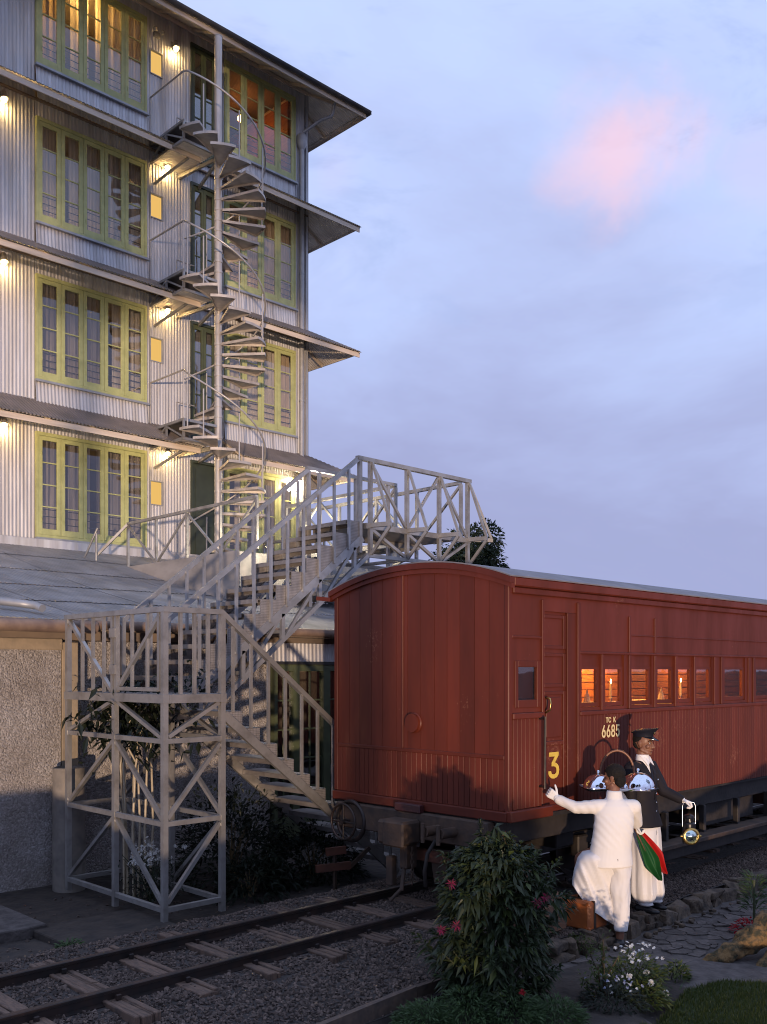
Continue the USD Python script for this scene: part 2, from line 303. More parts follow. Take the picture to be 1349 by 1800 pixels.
M('wheel_dark', (.02, .018, .018), (.045, .03, .025), scale=10, rough=.4, metal=.5)
M('yellow_paint', (.72, .50, .08), (.62, .42, .06), scale=20, rough=.5)
M('cream_paint', (.78, .62, .32), (.7, .54, .26), scale=20, rough=.5)
M('rail_steel', (.030, .026, .025), (.055, .035, .028), scale=8, rough=.45, metal=.6, bump=.001, bscale=30)
M('sleeper_wood', (.120, .074, .050), (.052, .036, .028), scale=9, stretch=(6, 1, 1), rough=.85, bump=.012, bscale=14, obj_var=.25)
M('sleeper_wood_end', (.085, .058, .042), (.04, .03, .026), scale=9, stretch=(1, 6, 1), rough=.85, bump=.01, bscale=14, obj_var=.2)
M('step_wood', (.16, .075, .040), (.08, .042, .027), scale=7, stretch=(1.2, 6, 6), rough=.75, bump=.006, bscale=14, obj_var=.15)
M('ballast_base', (.050, .041, .037), (.024, .02, .018), scale=28, rough=.95, bump=.03, bscale=30)
M('gravel_stone', (.108, .078, .062), (.058, .042, .035), scale=15, rough=.9, obj_var=.55)
M('dry_leaf', (.13, .085, .05), (.07, .045, .03), scale=30, rough=.9)
M('earth', (.040, .030, .023), (.018, .014, .012), scale=5, rough=.95, bump=.03, bscale=9)
M('path_earth', (.085, .073, .068), (.042, .036, .033), scale=9, rough=.95, bump=.02, bscale=18)
M('path_stone', (.095, .08, .072), (.05, .042, .038), scale=9, rough=.9, bump=.03, bscale=14, obj_var=.22)
M('kerb_stone', (.12, .088, .060), (.045, .035, .028), scale=9, rough=.92, bump=.03, bscale=14, obj_var=.25)
M('lawn_soil', (.030, .042, .012), (.018, .026, .009), scale=9, rough=.95, bump=.01)
leafmat('grass_blade', (.045, .064, .012), (.095, .12, .024), .25)
leafmat('bush_leaf', (.024, .036, .016), (.085, .100, .045), .18, rough=.45)
leafmat('fern_leaf', (.045, .080, .028), (.10, .155, .052), .22)
leafmat('bed_leaf', (.05, .07, .018), (.13, .155, .036), .22)
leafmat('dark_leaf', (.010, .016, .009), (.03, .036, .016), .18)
leafmat('tree_leaf', (.020, .032, .018), (.055, .072, .036), .2)
leafmat('white_petal', (.72, .72, .70), (.85, .85, .82), .3, rough=.7)
leafmat('pink_petal', (.24, .015, .055), (.34, .03, .11), .3, rough=.6)
leafmat('red_petal', (.32, .012, .02), (.45, .02, .03), .3, rough=.6)
leafmat('blue_petal', (.35, .38, .55), (.5, .52, .7), .3, rough=.6)
M('bark', (.17, .12, .055), (.06, .045, .028), scale=6, stretch=(1, 1, .6), rough=.95, bump=.03, bscale=12)
M('moss_bark', (.17, .10, .038), (.04, .036, .018), scale=13, rough=.95, bump=.05, bscale=16, lo=.44, hi=.6)
M('stem_green', (.045, .06, .025), (.03, .035, .02), scale=10, rough=.7)
M('cane_stem', (.42, .36, .26), (.30, .25, .17), scale=10, stretch=(2, 2, 1), rough=.45)
M('suitcase_leather', (.36, .105, .028), (.27, .075, .022), scale=8, rough=.42, bump=.002, bscale=60)
M('dark_leather', (.035, .02, .014), rough=.5)
M('brass', (.62, .42, .14), (.5, .33, .1), scale=12, rough=.22, metal=1.0)
M('copper_handle', (.20, .085, .045), (.14, .06, .03), scale=12, rough=.4, metal=.2)
M('silver', (.86, .87, .90), rough=.06, metal=1.0)
M('chrome_dull', (.6, .6, .62), rough=.25, metal=1.0)
M('skin', (.23, .105, .062), (.18, .08, .046), scale=30, rough=.45)
M('skin_light', (.20, .09, .06), (.16, .07, .045), scale=30, rough=.5)
M('hair', (.008, .007, .007), (.016, .013, .011), scale=80, rough=.8, bump=.003, bscale=160, spec=.2)
cloth('white_jacket', (.72, .69, .65)); cloth('white_linen', (.68, .66, .65)); cloth('white_glove', (.76, .74, .70)); cloth('white_shirt', (.78, .76, .74))
cloth('navy_jacket', (.016, .014, .018), (.011, .010, .013), rough=.7); cloth('navy_cap', (.012, .013, .022), rough=.6)
cloth('flag_green', (.012, .085, .022), (.008, .06, .016), scale=12, rough=.55); cloth('flag_red', (.42, .012, .012), (.34, .01, .01), scale=12, rough=.55)
M('patent_black', (.01, .01, .014), rough=.15)
M('shoe_black', (.012, .011, .012), rough=.4)
M('eye_white', (.36, .34, .31), rough=.5)
M('lip', (.13, .045, .035), rough=.45)
M('black_enamel', (.012, .012, .014), rough=.3, metal=.3)
M('candle_wax', (.85, .78, .6), rough=.5)
M('napkin', (.8, .76, .66), rough=.9)
pane('window_pane', ior=1.75); pane('carriage_pane', (.93, .9, .86)); pane('lens_glass', (.85, .95, .9), ior=1.9)
glow('lamp_glow', (1.0, .66, .26), 300); glow('small_window_glow', (1.0, .60, .17), .85); glow('dim_room_lamp', (1.0, .62, .28), 70); glow('candle_flame', (1.0, .62, .22), 40); glow('room_lamp', (1.0, .58, .16), 60); glow('orange_lamp', (1.0, .36, .08), 60); glow('big_lamp', (1.0, .82, .54), 330); glow('carriage_lamp', (1.0, .48, .10), 1700); glow('deck_lamp', (1.0, .86, .60), 1300)

# ================================================================ terrain
rng = random.Random(7); nrg = np.random.default_rng(7)
def ground_z(x, y):
    """garden level 0; the track bed is raised; soil rises a little behind the track"""
    x, y = np.asarray(x, float), np.asarray(y, float)
    z = -0.03 + 0 * x
    bed = np.clip((y - 5.02) / .10, 0, 1) * np.clip((8.35 - y) / .5, 0, 1)
    z = z + .17 * bed * np.clip((x - 1.0) / 1.0, 0, 1) * np.clip(8 - 0 * x, 0, 1)
    z = np.where((x < 6.4), z - .07 * bed * np.clip((6.15 - y) / .8, 0, 1) * np.clip((6.6 - x) / .8, 0, 1), z)
    u = -(x * math.cos(SUN_AZ) + y * math.sin(SUN_AZ)); L = y * math.cos(SUN_AZ) - x * math.sin(SUN_AZ)          # along and across the light
    u0 = 5.0 + 2.9 * np.clip((L - 2.05) / .75, 0, 1) ** 2 * (3 - 2 * np.clip((L - 2.05) / .75, 0, 1))
    z = z - .155 * np.clip(u0 - u, 0, None) * np.clip((u0 - u) / 1.0, 0, 1)                                 # unseen slope behind the photographer, shaped to let the upward light pass
    z = z + .05 * meshkit.noise(np.stack([x * 1.3, y * 1.3, 0 * x], -1), 3) - .025
    return z
def grid_mesh(xs, ys, zf):
    X, Y = np.meshgrid(xs, ys, indexing='ij'); Z = zf(X, Y); n, m = X.shape
    V = np.stack([X, Y, Z], -1).reshape(-1, 3); i, j = np.meshgrid(np.arange(n - 1), np.arange(m - 1), indexing='ij'); a = (i * m + j).ravel()
    F = np.vstack([np.stack([a, a + m, a + 1], 1), np.stack([a + 1, a + m, a + m + 1], 1)])
    return trimesh.Trimesh(V, F, process=False)
def spaced(lo, near0, near1, hi, step, n):
    g = np.geomspace(1, 1 + (near0 - lo), n) - 1; h = np.geomspace(1, 1 + (hi - near1), n) - 1
    return np.concatenate([(near0 - g)[::-1][:-1], np.arange(near0, near1, step), near1 + h])
gx = spaced(-3000, -2, 17, 3000, .12, 26); gy = spaced(-3000, 1, 12, 3000, .06, 26)
obj('ground', grid_mesh(gx, gy, ground_z), 'earth', smooth=True, kind='structure')

# ---------------------------------------------------------------- ballast
def bed_top(x, y):
    z = .180 + .02 * (meshkit.noise(np.stack([x * 3, y * 3, 0 * x], -1), 5) - .5) * 2
    lowf = np.clip((6.15 - y) / 1.0, 0, 1)
    left = np.clip((7.0 - x) / 1.2, 0, 1)
    z = z - .13 * lowf * left - .02 * lowf
    z = z - .16 * np.clip((y - 7.85) / .55, 0, 1)
    return z
obj('ballast_bed', grid_mesh(np.arange(.6, 26.01, .12), np.linspace(5.08, 8.45, 48), bed_top), 'ballast_base', smooth=True, kind='structure')
def stone_mesh(seed):
    r = np.random.default_rng(seed); p = r.normal(size=(11, 3)); p /= np.linalg.norm(p, axis=1, keepdims=True); p *= r.uniform(.75, 1.1, (11, 1)); p *= np.array([1, .78, .6])
    return trimesh.convex.convex_hull(p)
pts = []; n_try = 0
def scatter(n, x0, x1, y0, y1, smin, smax, ok=lambda x, y: True):
    x = nrg.uniform(x0, x1, n); y = nrg.uniform(y0, y1, n); s = nrg.uniform(smin, smax, n) ** 1.0
    keep = np.array([ok(a, b) for a, b in zip(x, y)]); return x[keep], y[keep], s[keep]
sets = [scatter(15000, 1.3, 7.6, 5.1, 6.3, .011, .026), scatter(9000, 1.3, 8.2, 6.4, 7.2, .011, .026), scatter(9000, 1.6, 8.8, 7.25, 8.35, .010, .022), scatter(9500, 7.4, 13.5, 5.1, 5.75, .011, .026), scatter(700, 2, 7.2, 5.1, 8.2, .026, .036)]
tie_rng = random.Random(99); tie_spans = []; sx = 2.22
while sx < 17: w = tie_rng.uniform(.17, .22); tie_spans.append((sx, sx + w)); sx += .62 + tie_rng.uniform(-.04, .05)
gp = UsdGeom.PointInstancer.Define(stage, '/World/gravel'); tag(gp, 'grey crushed stone ballast between and beside the rails', 'gravel', kind='stuff')
P, S, I, Q = [], [], [], []
for x, y, s in sets:
    z = bed_top(x, y)
    for k in range(len(x)):
        if any(a0 - .01 < x[k] < a1 + .01 for a0, a1 in tie_spans) and 5.98 < y[k] < 7.62 and rng.random() < .88: continue
        P.append((x[k], y[k], z[k] + s[k] * .25)); S.append((s[k],) * 3); I.append(rng.randrange(5))
        q = nrg.normal(size=4); q /= np.linalg.norm(q); Q.append(Gf.Quath(*map(float, q)))
protos = UsdGeom.Scope.Define(stage, '/World/gravel/stones'); targets = []
for k in range(5):
    m = usdkit.mesh(stage, f'/World/gravel/stones/stone_{k + 1:03d}' if k else '/World/gravel/stones/stone', stone_mesh(k), MATS['gravel_stone']); targets.append(m.GetPath())
gp.CreatePrototypesRel().SetTargets(targets); gp.CreateProtoIndicesAttr(Vt.IntArray(I)); gp.CreatePositionsAttr(Vt.Vec3fArray([Gf.Vec3f(*map(float, p)) for p in P])); gp.CreateScalesAttr(Vt.Vec3fArray([Gf.Vec3f(*map(float, s)) for s in S])); gp.CreateOrientationsAttr(Vt.QuathArray(Q))

# ---------------------------------------------------------------- railway track: rails and sleepers
track = thing('railway_track', 'narrow gauge track with dark rails on weathered wooden sleepers', 'railway track')
def rail_mesh(y):
    prof = [(-.052, 0), (.052, 0), (.052, .009), (.012, .02), (.009, .075), (.029, .083), (.029, .103), (.022, .109), (-.022, .109), (-.029, .103), (-.029, .083), (-.009, .075), (-.012, .02), (-.052, .009)]
    return prism([(y + a, .178 + b) for a, b in prof], 'x', .2, 30)
for y in (6.38, 7.23): obj('rail', rail_mesh(y), 'rail_steel', track)
for sx, sx1 in tie_spans:
    w = sx1 - sx; y0, y1 = 5.94 + rng.uniform(-.08, .10), 7.66 + rng.uniform(-.08, .08); zt = .208 + rng.uniform(-.006, .008)
    # each sleeper is a worn baulk: a top broken by long splits
    cuts = sorted(rng.uniform(.2, .8) for _ in range(3)); edges = [0] + cuts + [1]; parts = []
    for a, b in zip(edges[:-1], edges[1:]):
        if (b - a) * w < .012: continue
        parts.append(bbox_(sx + a * w + .003, sx + b * w - .003, y0 + rng.uniform(0, .05), y1 - rng.uniform(0, .05), .03, zt + rng.uniform(-.012, .006), .006))
    parts.append(box(sx + .01, sx + w - .01, y0 + .03, y1 - .03, .02, zt - .02))
    s = obj('sleeper', cat_(parts), 'sleeper_wood', track)
    for yy in (6.38, 7.23):
        for dy in (-.062, .062): obj('rail_clip', bbox_(sx + w / 2 - .02, sx + w / 2 + .02, yy + dy - .012, yy + dy + .012, zt - .006, zt + .035, .004), 'rail_steel', s)

n = 420; xs_, ys_ = nrg.uniform(1.6, 9, n), nrg.uniform(5.2, 8.9, n); a = nrg.uniform(0, 2 * PI, n); s_ = nrg.uniform(.012, .035, n); z_ = bed_top(xs_, ys_) + .028; z_ = np.where(ys_ > 8.35, ground_z(xs_, ys_) + .02, z_)
A = np.stack([xs_, ys_, z_], 1); d_ = np.stack([np.cos(a), np.sin(a), nrg.uniform(-.3, .3, n)], 1) * s_[:, None]; e_ = np.stack([-np.sin(a), np.cos(a), nrg.uniform(-.3, .3, n)], 1) * s_[:, None] * .4
obj('leaf_litter', trimesh.Trimesh(np.stack([A - d_, A + e_, A + d_ + [0, 0, .004], A - e_], 1).reshape(-1, 3), (np.array([[0, 1, 2], [0, 2, 3]])[None] + 4 * np.arange(n)[:, None, None]).reshape(-1, 3), process=False), 'dry_leaf', label='scattered dry brown leaves on the gravel and sleepers', cat='leaves', kind='stuff')
# ---------------------------------------------------------------- kerb and path on the garden side
kerb = thing('stone_kerb', 'rough stone kerb holding the ballast above the garden path', 'kerb')
def rough_stone(w, d, h, seed):
    r = np.random.default_rng(seed); p = r.uniform(-1, 1, (26, 3)); p = np.sign(p) * np.abs(p) ** .45; m = trimesh.convex.convex_hull(p * [w / 2, d / 2, h / 2]); m = m.subdivide().subdivide()
    v = np.array(m.vertices); v = v + m.vertex_normals * ((meshkit.fbm(v * 16 + seed, 3, 2) - .5) * .05)[:, None]; return trimesh.Trimesh(v, m.faces, process=False)
x = 6.95; k = 0
while x < 16.5:
    w = rng.uniform(.10, .36) * (1 if x < 11 else 1.8)
    for z0, z1 in (((-.06, .07), (.06, .165)) if rng.random() < .5 else ((-.06, rng.uniform(.13, .18)),)):
        hh = z1 - z0 + .03; m = rough_stone(w * rng.uniform(.9, 1.1), .20, hh, k); k += 1
        obj('stone', xf(m, rotz(rng.uniform(-.12, .12)), (x + w / 2 + rng.uniform(-.01, .01), 5.02 + rng.uniform(-.03, .025) + (.03 if z0 > 0 else 0), (z0 + z1) / 2)), 'kerb_stone', kerb, smooth=35)
    x += w * .94
for k in range(34):
    x = rng.uniform(7.1, 11); s_ = rng.uniform(.015, .05); m = rough_stone(s_ * 1.4, s_, s_ * .8, 500 + k)
    obj('fallen_stone', xf(m, rotz(rng.uniform(0, 6)), (x, 4.86 - rng.uniform(0, .14) * rng.random(), .025 + s_ * .2)), 'kerb_stone', kerb, smooth=35)
def fall(x, y): return ground_z(x, y) + .03
def path_z(x, y): return .006 + np.minimum(0, fall(x, y)) + .012 * meshkit.noise(np.stack([x * 4, y * 4, 0 * x], -1), 8)
obj('path', grid_mesh(np.arange(6.0, 22, .15), np.linspace(3.35, 4.99, 14), path_z), 'path_earth', smooth=True, kind='structure')
# crazy paving: irregular flags from a voronoi cut of the path
from scipy.spatial import Voronoi
from shapely.geometry import Polygon, box as sbox
paving = thing('stone_paving', 'irregular grey flagstones of the path beside the kerb', 'paving')
pp = np.column_stack([nrg.uniform(6.6, 13.5, 560), nrg.uniform(3.3, 5.05, 560)])
for _ in range(2):
    vor = Voronoi(pp); newp = pp.copy()
    for i, r in enumerate(vor.point_region):
        reg = vor.regions[r]
        if reg and -1 not in reg: newp[i] = vor.vertices[reg].mean(0)
    pp = .5 * pp + .5 * np.clip(newp, [6.5, 3.2], [13.6, 5.1])
vor = Voronoi(pp); area = Polygon([(7.15, 4.9), (13.3, 4.9), (13.3, 4.0), (10.2, 4.05), (8.9, 4.25), (8.0, 4.15), (7.5, 4.2), (6.8, 4.3)])
for r in vor.point_region:
    reg = vor.regions[r]
    if not reg or -1 in reg: continue
    pg = Polygon(vor.vertices[reg]).intersection(area).buffer(-.008).buffer(.002)
    if pg.is_empty or pg.geom_type != 'Polygon' or pg.area < .003 or rng.random() < .30: continue
    h = .014 + rng.uniform(0, .020)
    m = prism(list(pg.simplify(.008).exterior.coords)[:-1], 'z', -.02, h); cx, cy = pg.centroid.coords[0]
    tx, ty = rng.uniform(-.02, .02), rng.uniform(-.02, .02); v = m.vertices.copy(); v[:, 2] += np.minimum(0, fall(v[:, 0], v[:, 1])); v[:, 2] += (v[:, 0] - cx) * tx + (v[:, 1] - cy) * ty
    obj('flagstone', trimesh.Trimesh(v, m.faces, process=False), 'path_stone', paving)
# lawn
def lawn_z(x, y): return .022 + np.minimum(0, fall(x, y)) + .02 * meshkit.noise(np.stack([x * 2, y * 2, 0 * x], -1), 9)
lawn_poly = Polygon([(6.2, 3.62), (6.7, 3.74), (7.25, 3.80), (7.62, 3.66), (7.9, 3.2), (9.0, 2.6), (12, 1.8), (12, .2), (5, .2), (5.4, 3.2)])
lx, ly = np.arange(4.9, 12.1, .12), np.arange(.2, 3.9, .08)
from shapely import contains_xy
X, Y = np.meshgrid(lx, ly, indexing='ij')
lm = grid_mesh(lx, ly, lawn_z); cen = lm.vertices[lm.faces].mean(1); keep = contains_xy(lawn_poly, cen[:, 0], cen[:, 1])
obj('lawn', trimesh.Trimesh(lm.vertices, lm.faces[keep], process=True), 'lawn_soil', smooth=True, kind='structure')
bl_v, bl_f = [], []; nb = 0
xs = nrg.uniform(5.6, 9.2, 90000); ys = nrg.uniform(2.4, 3.85, 90000); kk = contains_xy(lawn_poly.buffer(.02), xs, ys) & (xs * RX + ys * RY > 1.3); xs, ys = xs[kk][:42000], ys[kk][:42000]
n = len(xs); a = nrg.uniform(0, 2 * PI, n); h = nrg.uniform(.02, .045, n); w = .0028; lean = nrg.uniform(0, .025, n); a2 = nrg.uniform(0, 2 * PI, n); z0 = lawn_z(xs, ys)
V = np.stack([np.stack([xs - w * np.cos(a), ys - w * np.sin(a), z0 - .005], 1), np.stack([xs + w * np.cos(a), ys + w * np.sin(a), z0 - .005], 1), np.stack([xs + lean * np.cos(a2), ys + lean * np.sin(a2), z0 + h], 1)], 1).reshape(-1, 3)
obj('grass', trimesh.Trimesh(V, np.arange(3 * n).reshape(-1, 3), process=False), 'grass_blade', label='short green mown grass on the lawn by the flower bed', cat='grass', kind='stuff')
pb = []
for k in range(320):
    x, y = rng.uniform(2.4, 7.0), rng.uniform(8.35, 10.6)
    s_ = rng.uniform(.008, .03) ; pb.append(xf(trimesh.Trimesh(stone_mesh(k % 9).vertices * s_, stone_mesh(k % 9).faces), rotz(k), (x, y, float(ground_z(np.array([x]), np.array([y]))[0]) + s_ * .3)))
obj('pebbles', pb, 'gravel_stone', label='small stones scattered on the dark soil before the wall', cat='pebbles', kind='stuff')
# concrete slab and timber edging
obj('concrete_slab', [bbox_(3.2, 4.35, 9.2, 10.3, -.05, .07, .01)], 'path_earth', label='grey concrete slab on the soil below the pebbledash wall', cat='slab')
obj('paving_slab', [bbox_(4.2, 5.35, 8.3, 9.3, -.06, .035, .01)], 'earth', label='dark earth-stained slab in front of the metal stair tower', cat='slab')
edge = thing('timber_edging', 'low weathered timber board edging the gravel behind the ferny plants', 'edging')
obj('board', [bar((4.2, 5.075, .05), (5.42, 5.15, .07), .05, .16)], 'sleeper_wood_end', edge); obj('board', [bar((5.44, 5.16, .06), (6.9, 5.10, .08), .05, .16)], 'sleeper_wood_end', edge)

# ================================================================ the tall corrugated building
YF = 18.75; XC = 15.756; XL = 3.6
fac = thing('factory_hotel', 'tall silver corrugated metal building with green windows and projecting canopies', 'building')
SILL = [5.32 + 3.185 * n for n in range(4)]                                  # window sills, floor by floor
WL0, WL1, WR0, WR1, DR0, DR1 = 8.60, 11.12, 13.20, 15.34, 12.27, 12.99
def sheet(mesh): return obj('corrugated_sheet', mesh, 'sheet_metal', fac, smooth=True)
def wall(x0, x1, z0, z1, y=YF, y_low=None):
    n = max(1, round((x1 - x0) / .76)); xs = np.linspace(x0, x1, n + 1)          # sheets about 0.76 wide, each nudged
    for a, b in zip(xs[:-1], xs[1:]):
        d = rng.uniform(0, .006); sheet(corr_y(a - .01, b + .01, z0, z1, y - d, None if y_low is None else y_low - d))
for n, S in enumerate(SILL):
    lo, hi = S - .72, S + 2.47
    if n == 0: lo = 4.5
    if n == 3: hi = S + 2.6
    wall(XL, WL0, lo, hi)
    wall(WL0, WL1, lo, S - .04, YF - .035, YF - .10)
    wall(WL0, WL1, S + 2.13, hi, YF - .01)
    sw0, sw1, sz0, sz1 = 11.235, 11.53, S + .985, S + 1.49
    wall(WL1, sw0, lo, hi); wall(sw1, DR0, lo, hi); wall(sw0, sw1, lo, sz0); wall(sw0, sw1, sz1, hi)
    dz0, dz1 = S - .52, S + 2.12
    wall(DR0, DR1, dz1, hi)
    if n: wall(DR0, DR1, lo, dz0)
    wall(DR1, WR0, lo, hi); wall(WR0, WR1, lo, S - .04, YF - .03, YF - .08); wall(WR0, WR1, S + 2.13, hi, YF - .01); wall(WR1, XC, lo, hi)
    # small lit window
    f = obj('small_window', [box(sw0 - .02, sw1 + .02, YF - .03, YF + .05, sz0 - .02, sz0), box(sw0 - .02, sw1 + .02, YF - .03, YF + .05, sz1, sz1 + .02), box(sw0 - .02, sw0, YF - .03, YF + .05, sz0, sz1), box(sw1, sw1 + .02, YF - .03, YF + .05, sz0, sz1)], 'sheet_sill', fac)
    obj('lit_pane', box(sw0, sw1, YF + .03, YF + .04, sz0, sz1), 'small_window_glow', f)
    # casement windows
    for (x0, x1, nl) in ((WL0, WL1, 5), (WR0, WR1, 4)):
        z0, z1 = S, S + 2.11; ya, yb = YF - .06, YF + .05; mt = 'window_paint'
        w = obj('window', [box(x0, x1, ya, yb, z0 - .01, z0 + .05), box(x0, x1, ya, yb, z1 - .05, z1 + .02), box(x0, x0 + .045, ya, yb, z0 + .05, z1 - .05), box(x1 - .045, x1, ya, yb, z0 + .05, z1 - .05)], mt, fac)
        obj('sill', box(x0 - .03, x1 + .03, YF - .12, YF - .055, z0 - .055, z0 - .012), 'sheet_sill', w)
        lw = (x1 - x0 - .09) / nl
        for i in range(nl):
            a, b = x0 + .045 + i * lw + .004, x0 + .045 + (i + 1) * lw - .004; st = .085; y0, y1 = YF - .05, YF - .01
            c0, c1 = z0 + .055, z1 - .055; gl0, gl1 = c0 + .12, c1 - .085; ph = (gl1 - gl0) / 4
            parts = [bbox_(a, a + st, y0, y1, c0, c1, .004), bbox_(b - st, b, y0, y1, c0, c1, .004), box(a + st, b - st, y0 + .003, y1, c0, gl0), box(a + st, b - st, y0 + .003, y1, gl1, c1)]
            parts += [box(a + st, b - st, y0 + .008, y1 - .004, gl0 + k * ph - .011, gl0 + k * ph + .011) for k in (1, 2, 3)]
            parts += [box(a + st - .03, a + st - .015, y0 - .012, y0, c0 + h, c0 + h + .10) for h in (.25, 1.6)]
            obj('casement', parts, mt, w)
            for k in range(4):
                zz0, zz1 = gl0 + k * ph + (.011 if k else 0), gl0 + (k + 1) * ph - (.011 if k < 3 else 0)
                tl = rng.uniform(-.004, .004)
                g = trimesh.Trimesh([[a + st, y1 - .02 + tl, zz0], [b - st, y1 - .02 - tl, zz0], [b - st, y1 - .018 - tl, zz1], [a + st, y1 - .018 + tl, zz1]], [[0, 1, 2], [0, 2, 3]], process=False)
                obj('pane', g, 'window_pane', w)
        obj('safety_bars', [rod((x0 + .1, YF + .03, z0 + h), (x1 - .1, YF + .03, z0 + h), .009, 6) for h in (.30, .44, .58)], 'black_bar', w)
        # gathered curtains, some drawn open
        if not (n == 3 and x0 > 12):
            t = np.arange(x0 + .05, x1 - .05, .012); opens = rng.sample(range(nl), 1 if n else 2) if not (n == 3 and x0 < 12) else [1, 2]
            yv = YF + .16 + .035 * np.sin(t * 2 * PI / .16 + 2 * np.sin(t * 2.1)) + .015 * np.sin(t * 2 * PI / .047)
            ok = np.ones(len(t), bool)
            for o in opens: c = x0 + (o + .5 + rng.uniform(-.3, .3)) * lw; ok &= np.abs(t - c) > .07
            runs = []; cur = []
            for q, o in enumerate(ok):
                if o: cur.append(q)
                elif cur: runs.append(cur); cur = []
            if cur: runs.append(cur)
            for rn in runs:
                if len(rn) < 3: continue
                A = np.column_stack([t[rn], yv[rn], np.full(len(rn), z0 - .05)]); B = A.copy(); B[:, 2] = z1 + .02
                obj('curtain', quadstrip(A, B), 'curtain_dark' if (n == 0 and x0 < 12) or rng.random() < .18 else rng.choice(['curtain', 'curtain_warm']), w, smooth=True)
    # glazed door to the landing
    d = obj('door', [box(DR0, DR1, YF - .05, YF + .05, dz1 - .06, dz1), box(DR0, DR0 + .05, YF - .05, YF + .05, dz0, dz1 - .06), box(DR1 - .05, DR1, YF - .05, YF + .05, dz0, dz1 - .06), box(DR0, DR1, YF - .05, YF + .05, dz0 - .04, dz0)], 'door_paint', fac)
    if n:
        x0, x1, xm = DR0 + .055, DR1 - .055, (DR0 + DR1) / 2
        for a, b in ((x0, xm - .003), (xm + .003, x1)):
            obj('door_leaf', [box(a, a + .06, YF - .02, YF + .03, dz0 + .01, dz1 - .065), box(b - .06, b, YF - .02, YF + .03, dz0 + .01, dz1 - .065), box(a + .06, b - .06, YF - .017, YF + .03, dz0 + .01, dz0 + .5), box(a + .06, b - .06, YF - .017, YF + .03, dz1 - .16, dz1 - .065)] + [box(a + .06, b - .06, YF - .01, YF + .02, dz0 + .5 + k * .49 - .012, dz0 + .5 + k * .49 + .012) for k in (1, 2, 3)], 'window_paint_dull', d)
        obj('pane', box(x0 + .05, x1 - .05, YF + .004, YF + .008, dz0 + .5, dz1 - .16), 'window_pane', d)
        if n < 3: obj('curtain', box(x0, x1, YF + .15, YF + .16, dz0, dz1), 'curtain_dark', d)
    else:
        obj('door_leaf', [box(DR0 + .055, DR1 - .055, YF - .01, YF + .03, dz0 + .01, dz1 - .065), box(DR0 + .13, DR1 - .13, YF - .022, YF - .01, dz0 + .2, dz0 + 1.0), box(DR0 + .13, DR1 - .13, YF - .022, YF - .01, dz0 + 1.15, dz1 - .2)], 'door_paint', d)
# rooms behind: floors, ceilings, back and side walls
obj('room_shell', [box(XL, XC - .1, YF + .12, 26.5, S - .86, S - .72) for S in SILL[1:]] + [box(XL, XC - .1, YF + .12, 26.5, 4.3, 4.4), box(XL, XC - .1, YF + .12, 26.5, SILL[3] + 2.55, SILL[3] + 2.65)] +
    [box(XL, XC - .1, 23.0, 23.1, S - .72, S + 2.3) for S in SILL] + [box(xx, xx + .1, YF + .12, 23, S - .72, S + 2.3) for S in SILL for xx in (8.2, 11.7, 13.05)], 'inner_wall', fac)
obj('floor_edge', [box(XL, XC - .03, YF - .075, YF + .125, S - .745, S - .715) for S in SILL[1:]], 'inner_wall', fac)
obj('rear_wall', [box(XL, XC, 26.5, 26.6, 0, 17.4), box(XC - .02, XC - .005, YF + .02, 26.5, 0, 17.4), box(XL - .02, XL, YF + .02, 26.5, 0, 17.4)], 'sheet_metal', fac)
obj('room_panelling', [box(13.2, XC - .15, 22.9, 22.97, SILL[3] - .7 + .18 * k, SILL[3] - .7 + .18 * k + .165) for k in range(17)] + [box(XC - .19, XC - .12, 19.3, 22.9, SILL[3] - .7, SILL[3] + 2.4)], 'inner_wood', fac)
obj('corner_flashing', [box(XC - .06, XC + .012, YF - .035, YF - .012, 4.5, 17.3), box(XC - .002, XC + .014, YF - .035, YF + .1, 4.5, 17.3)], 'sheet_metal', fac)

for n, S in enumerate(SILL):
    for x in (9.7, 14.3):
        if not (n == 3): obj('room_light', trimesh.Trimesh(trimesh.creation.icosphere(2, .09).vertices + [x, YF + 1.2, S - .15], trimesh.creation.icosphere(2, .09).faces), 'dim_room_lamp', fac, smooth=True)  # out of view below the sills, placed to backlight the curtains
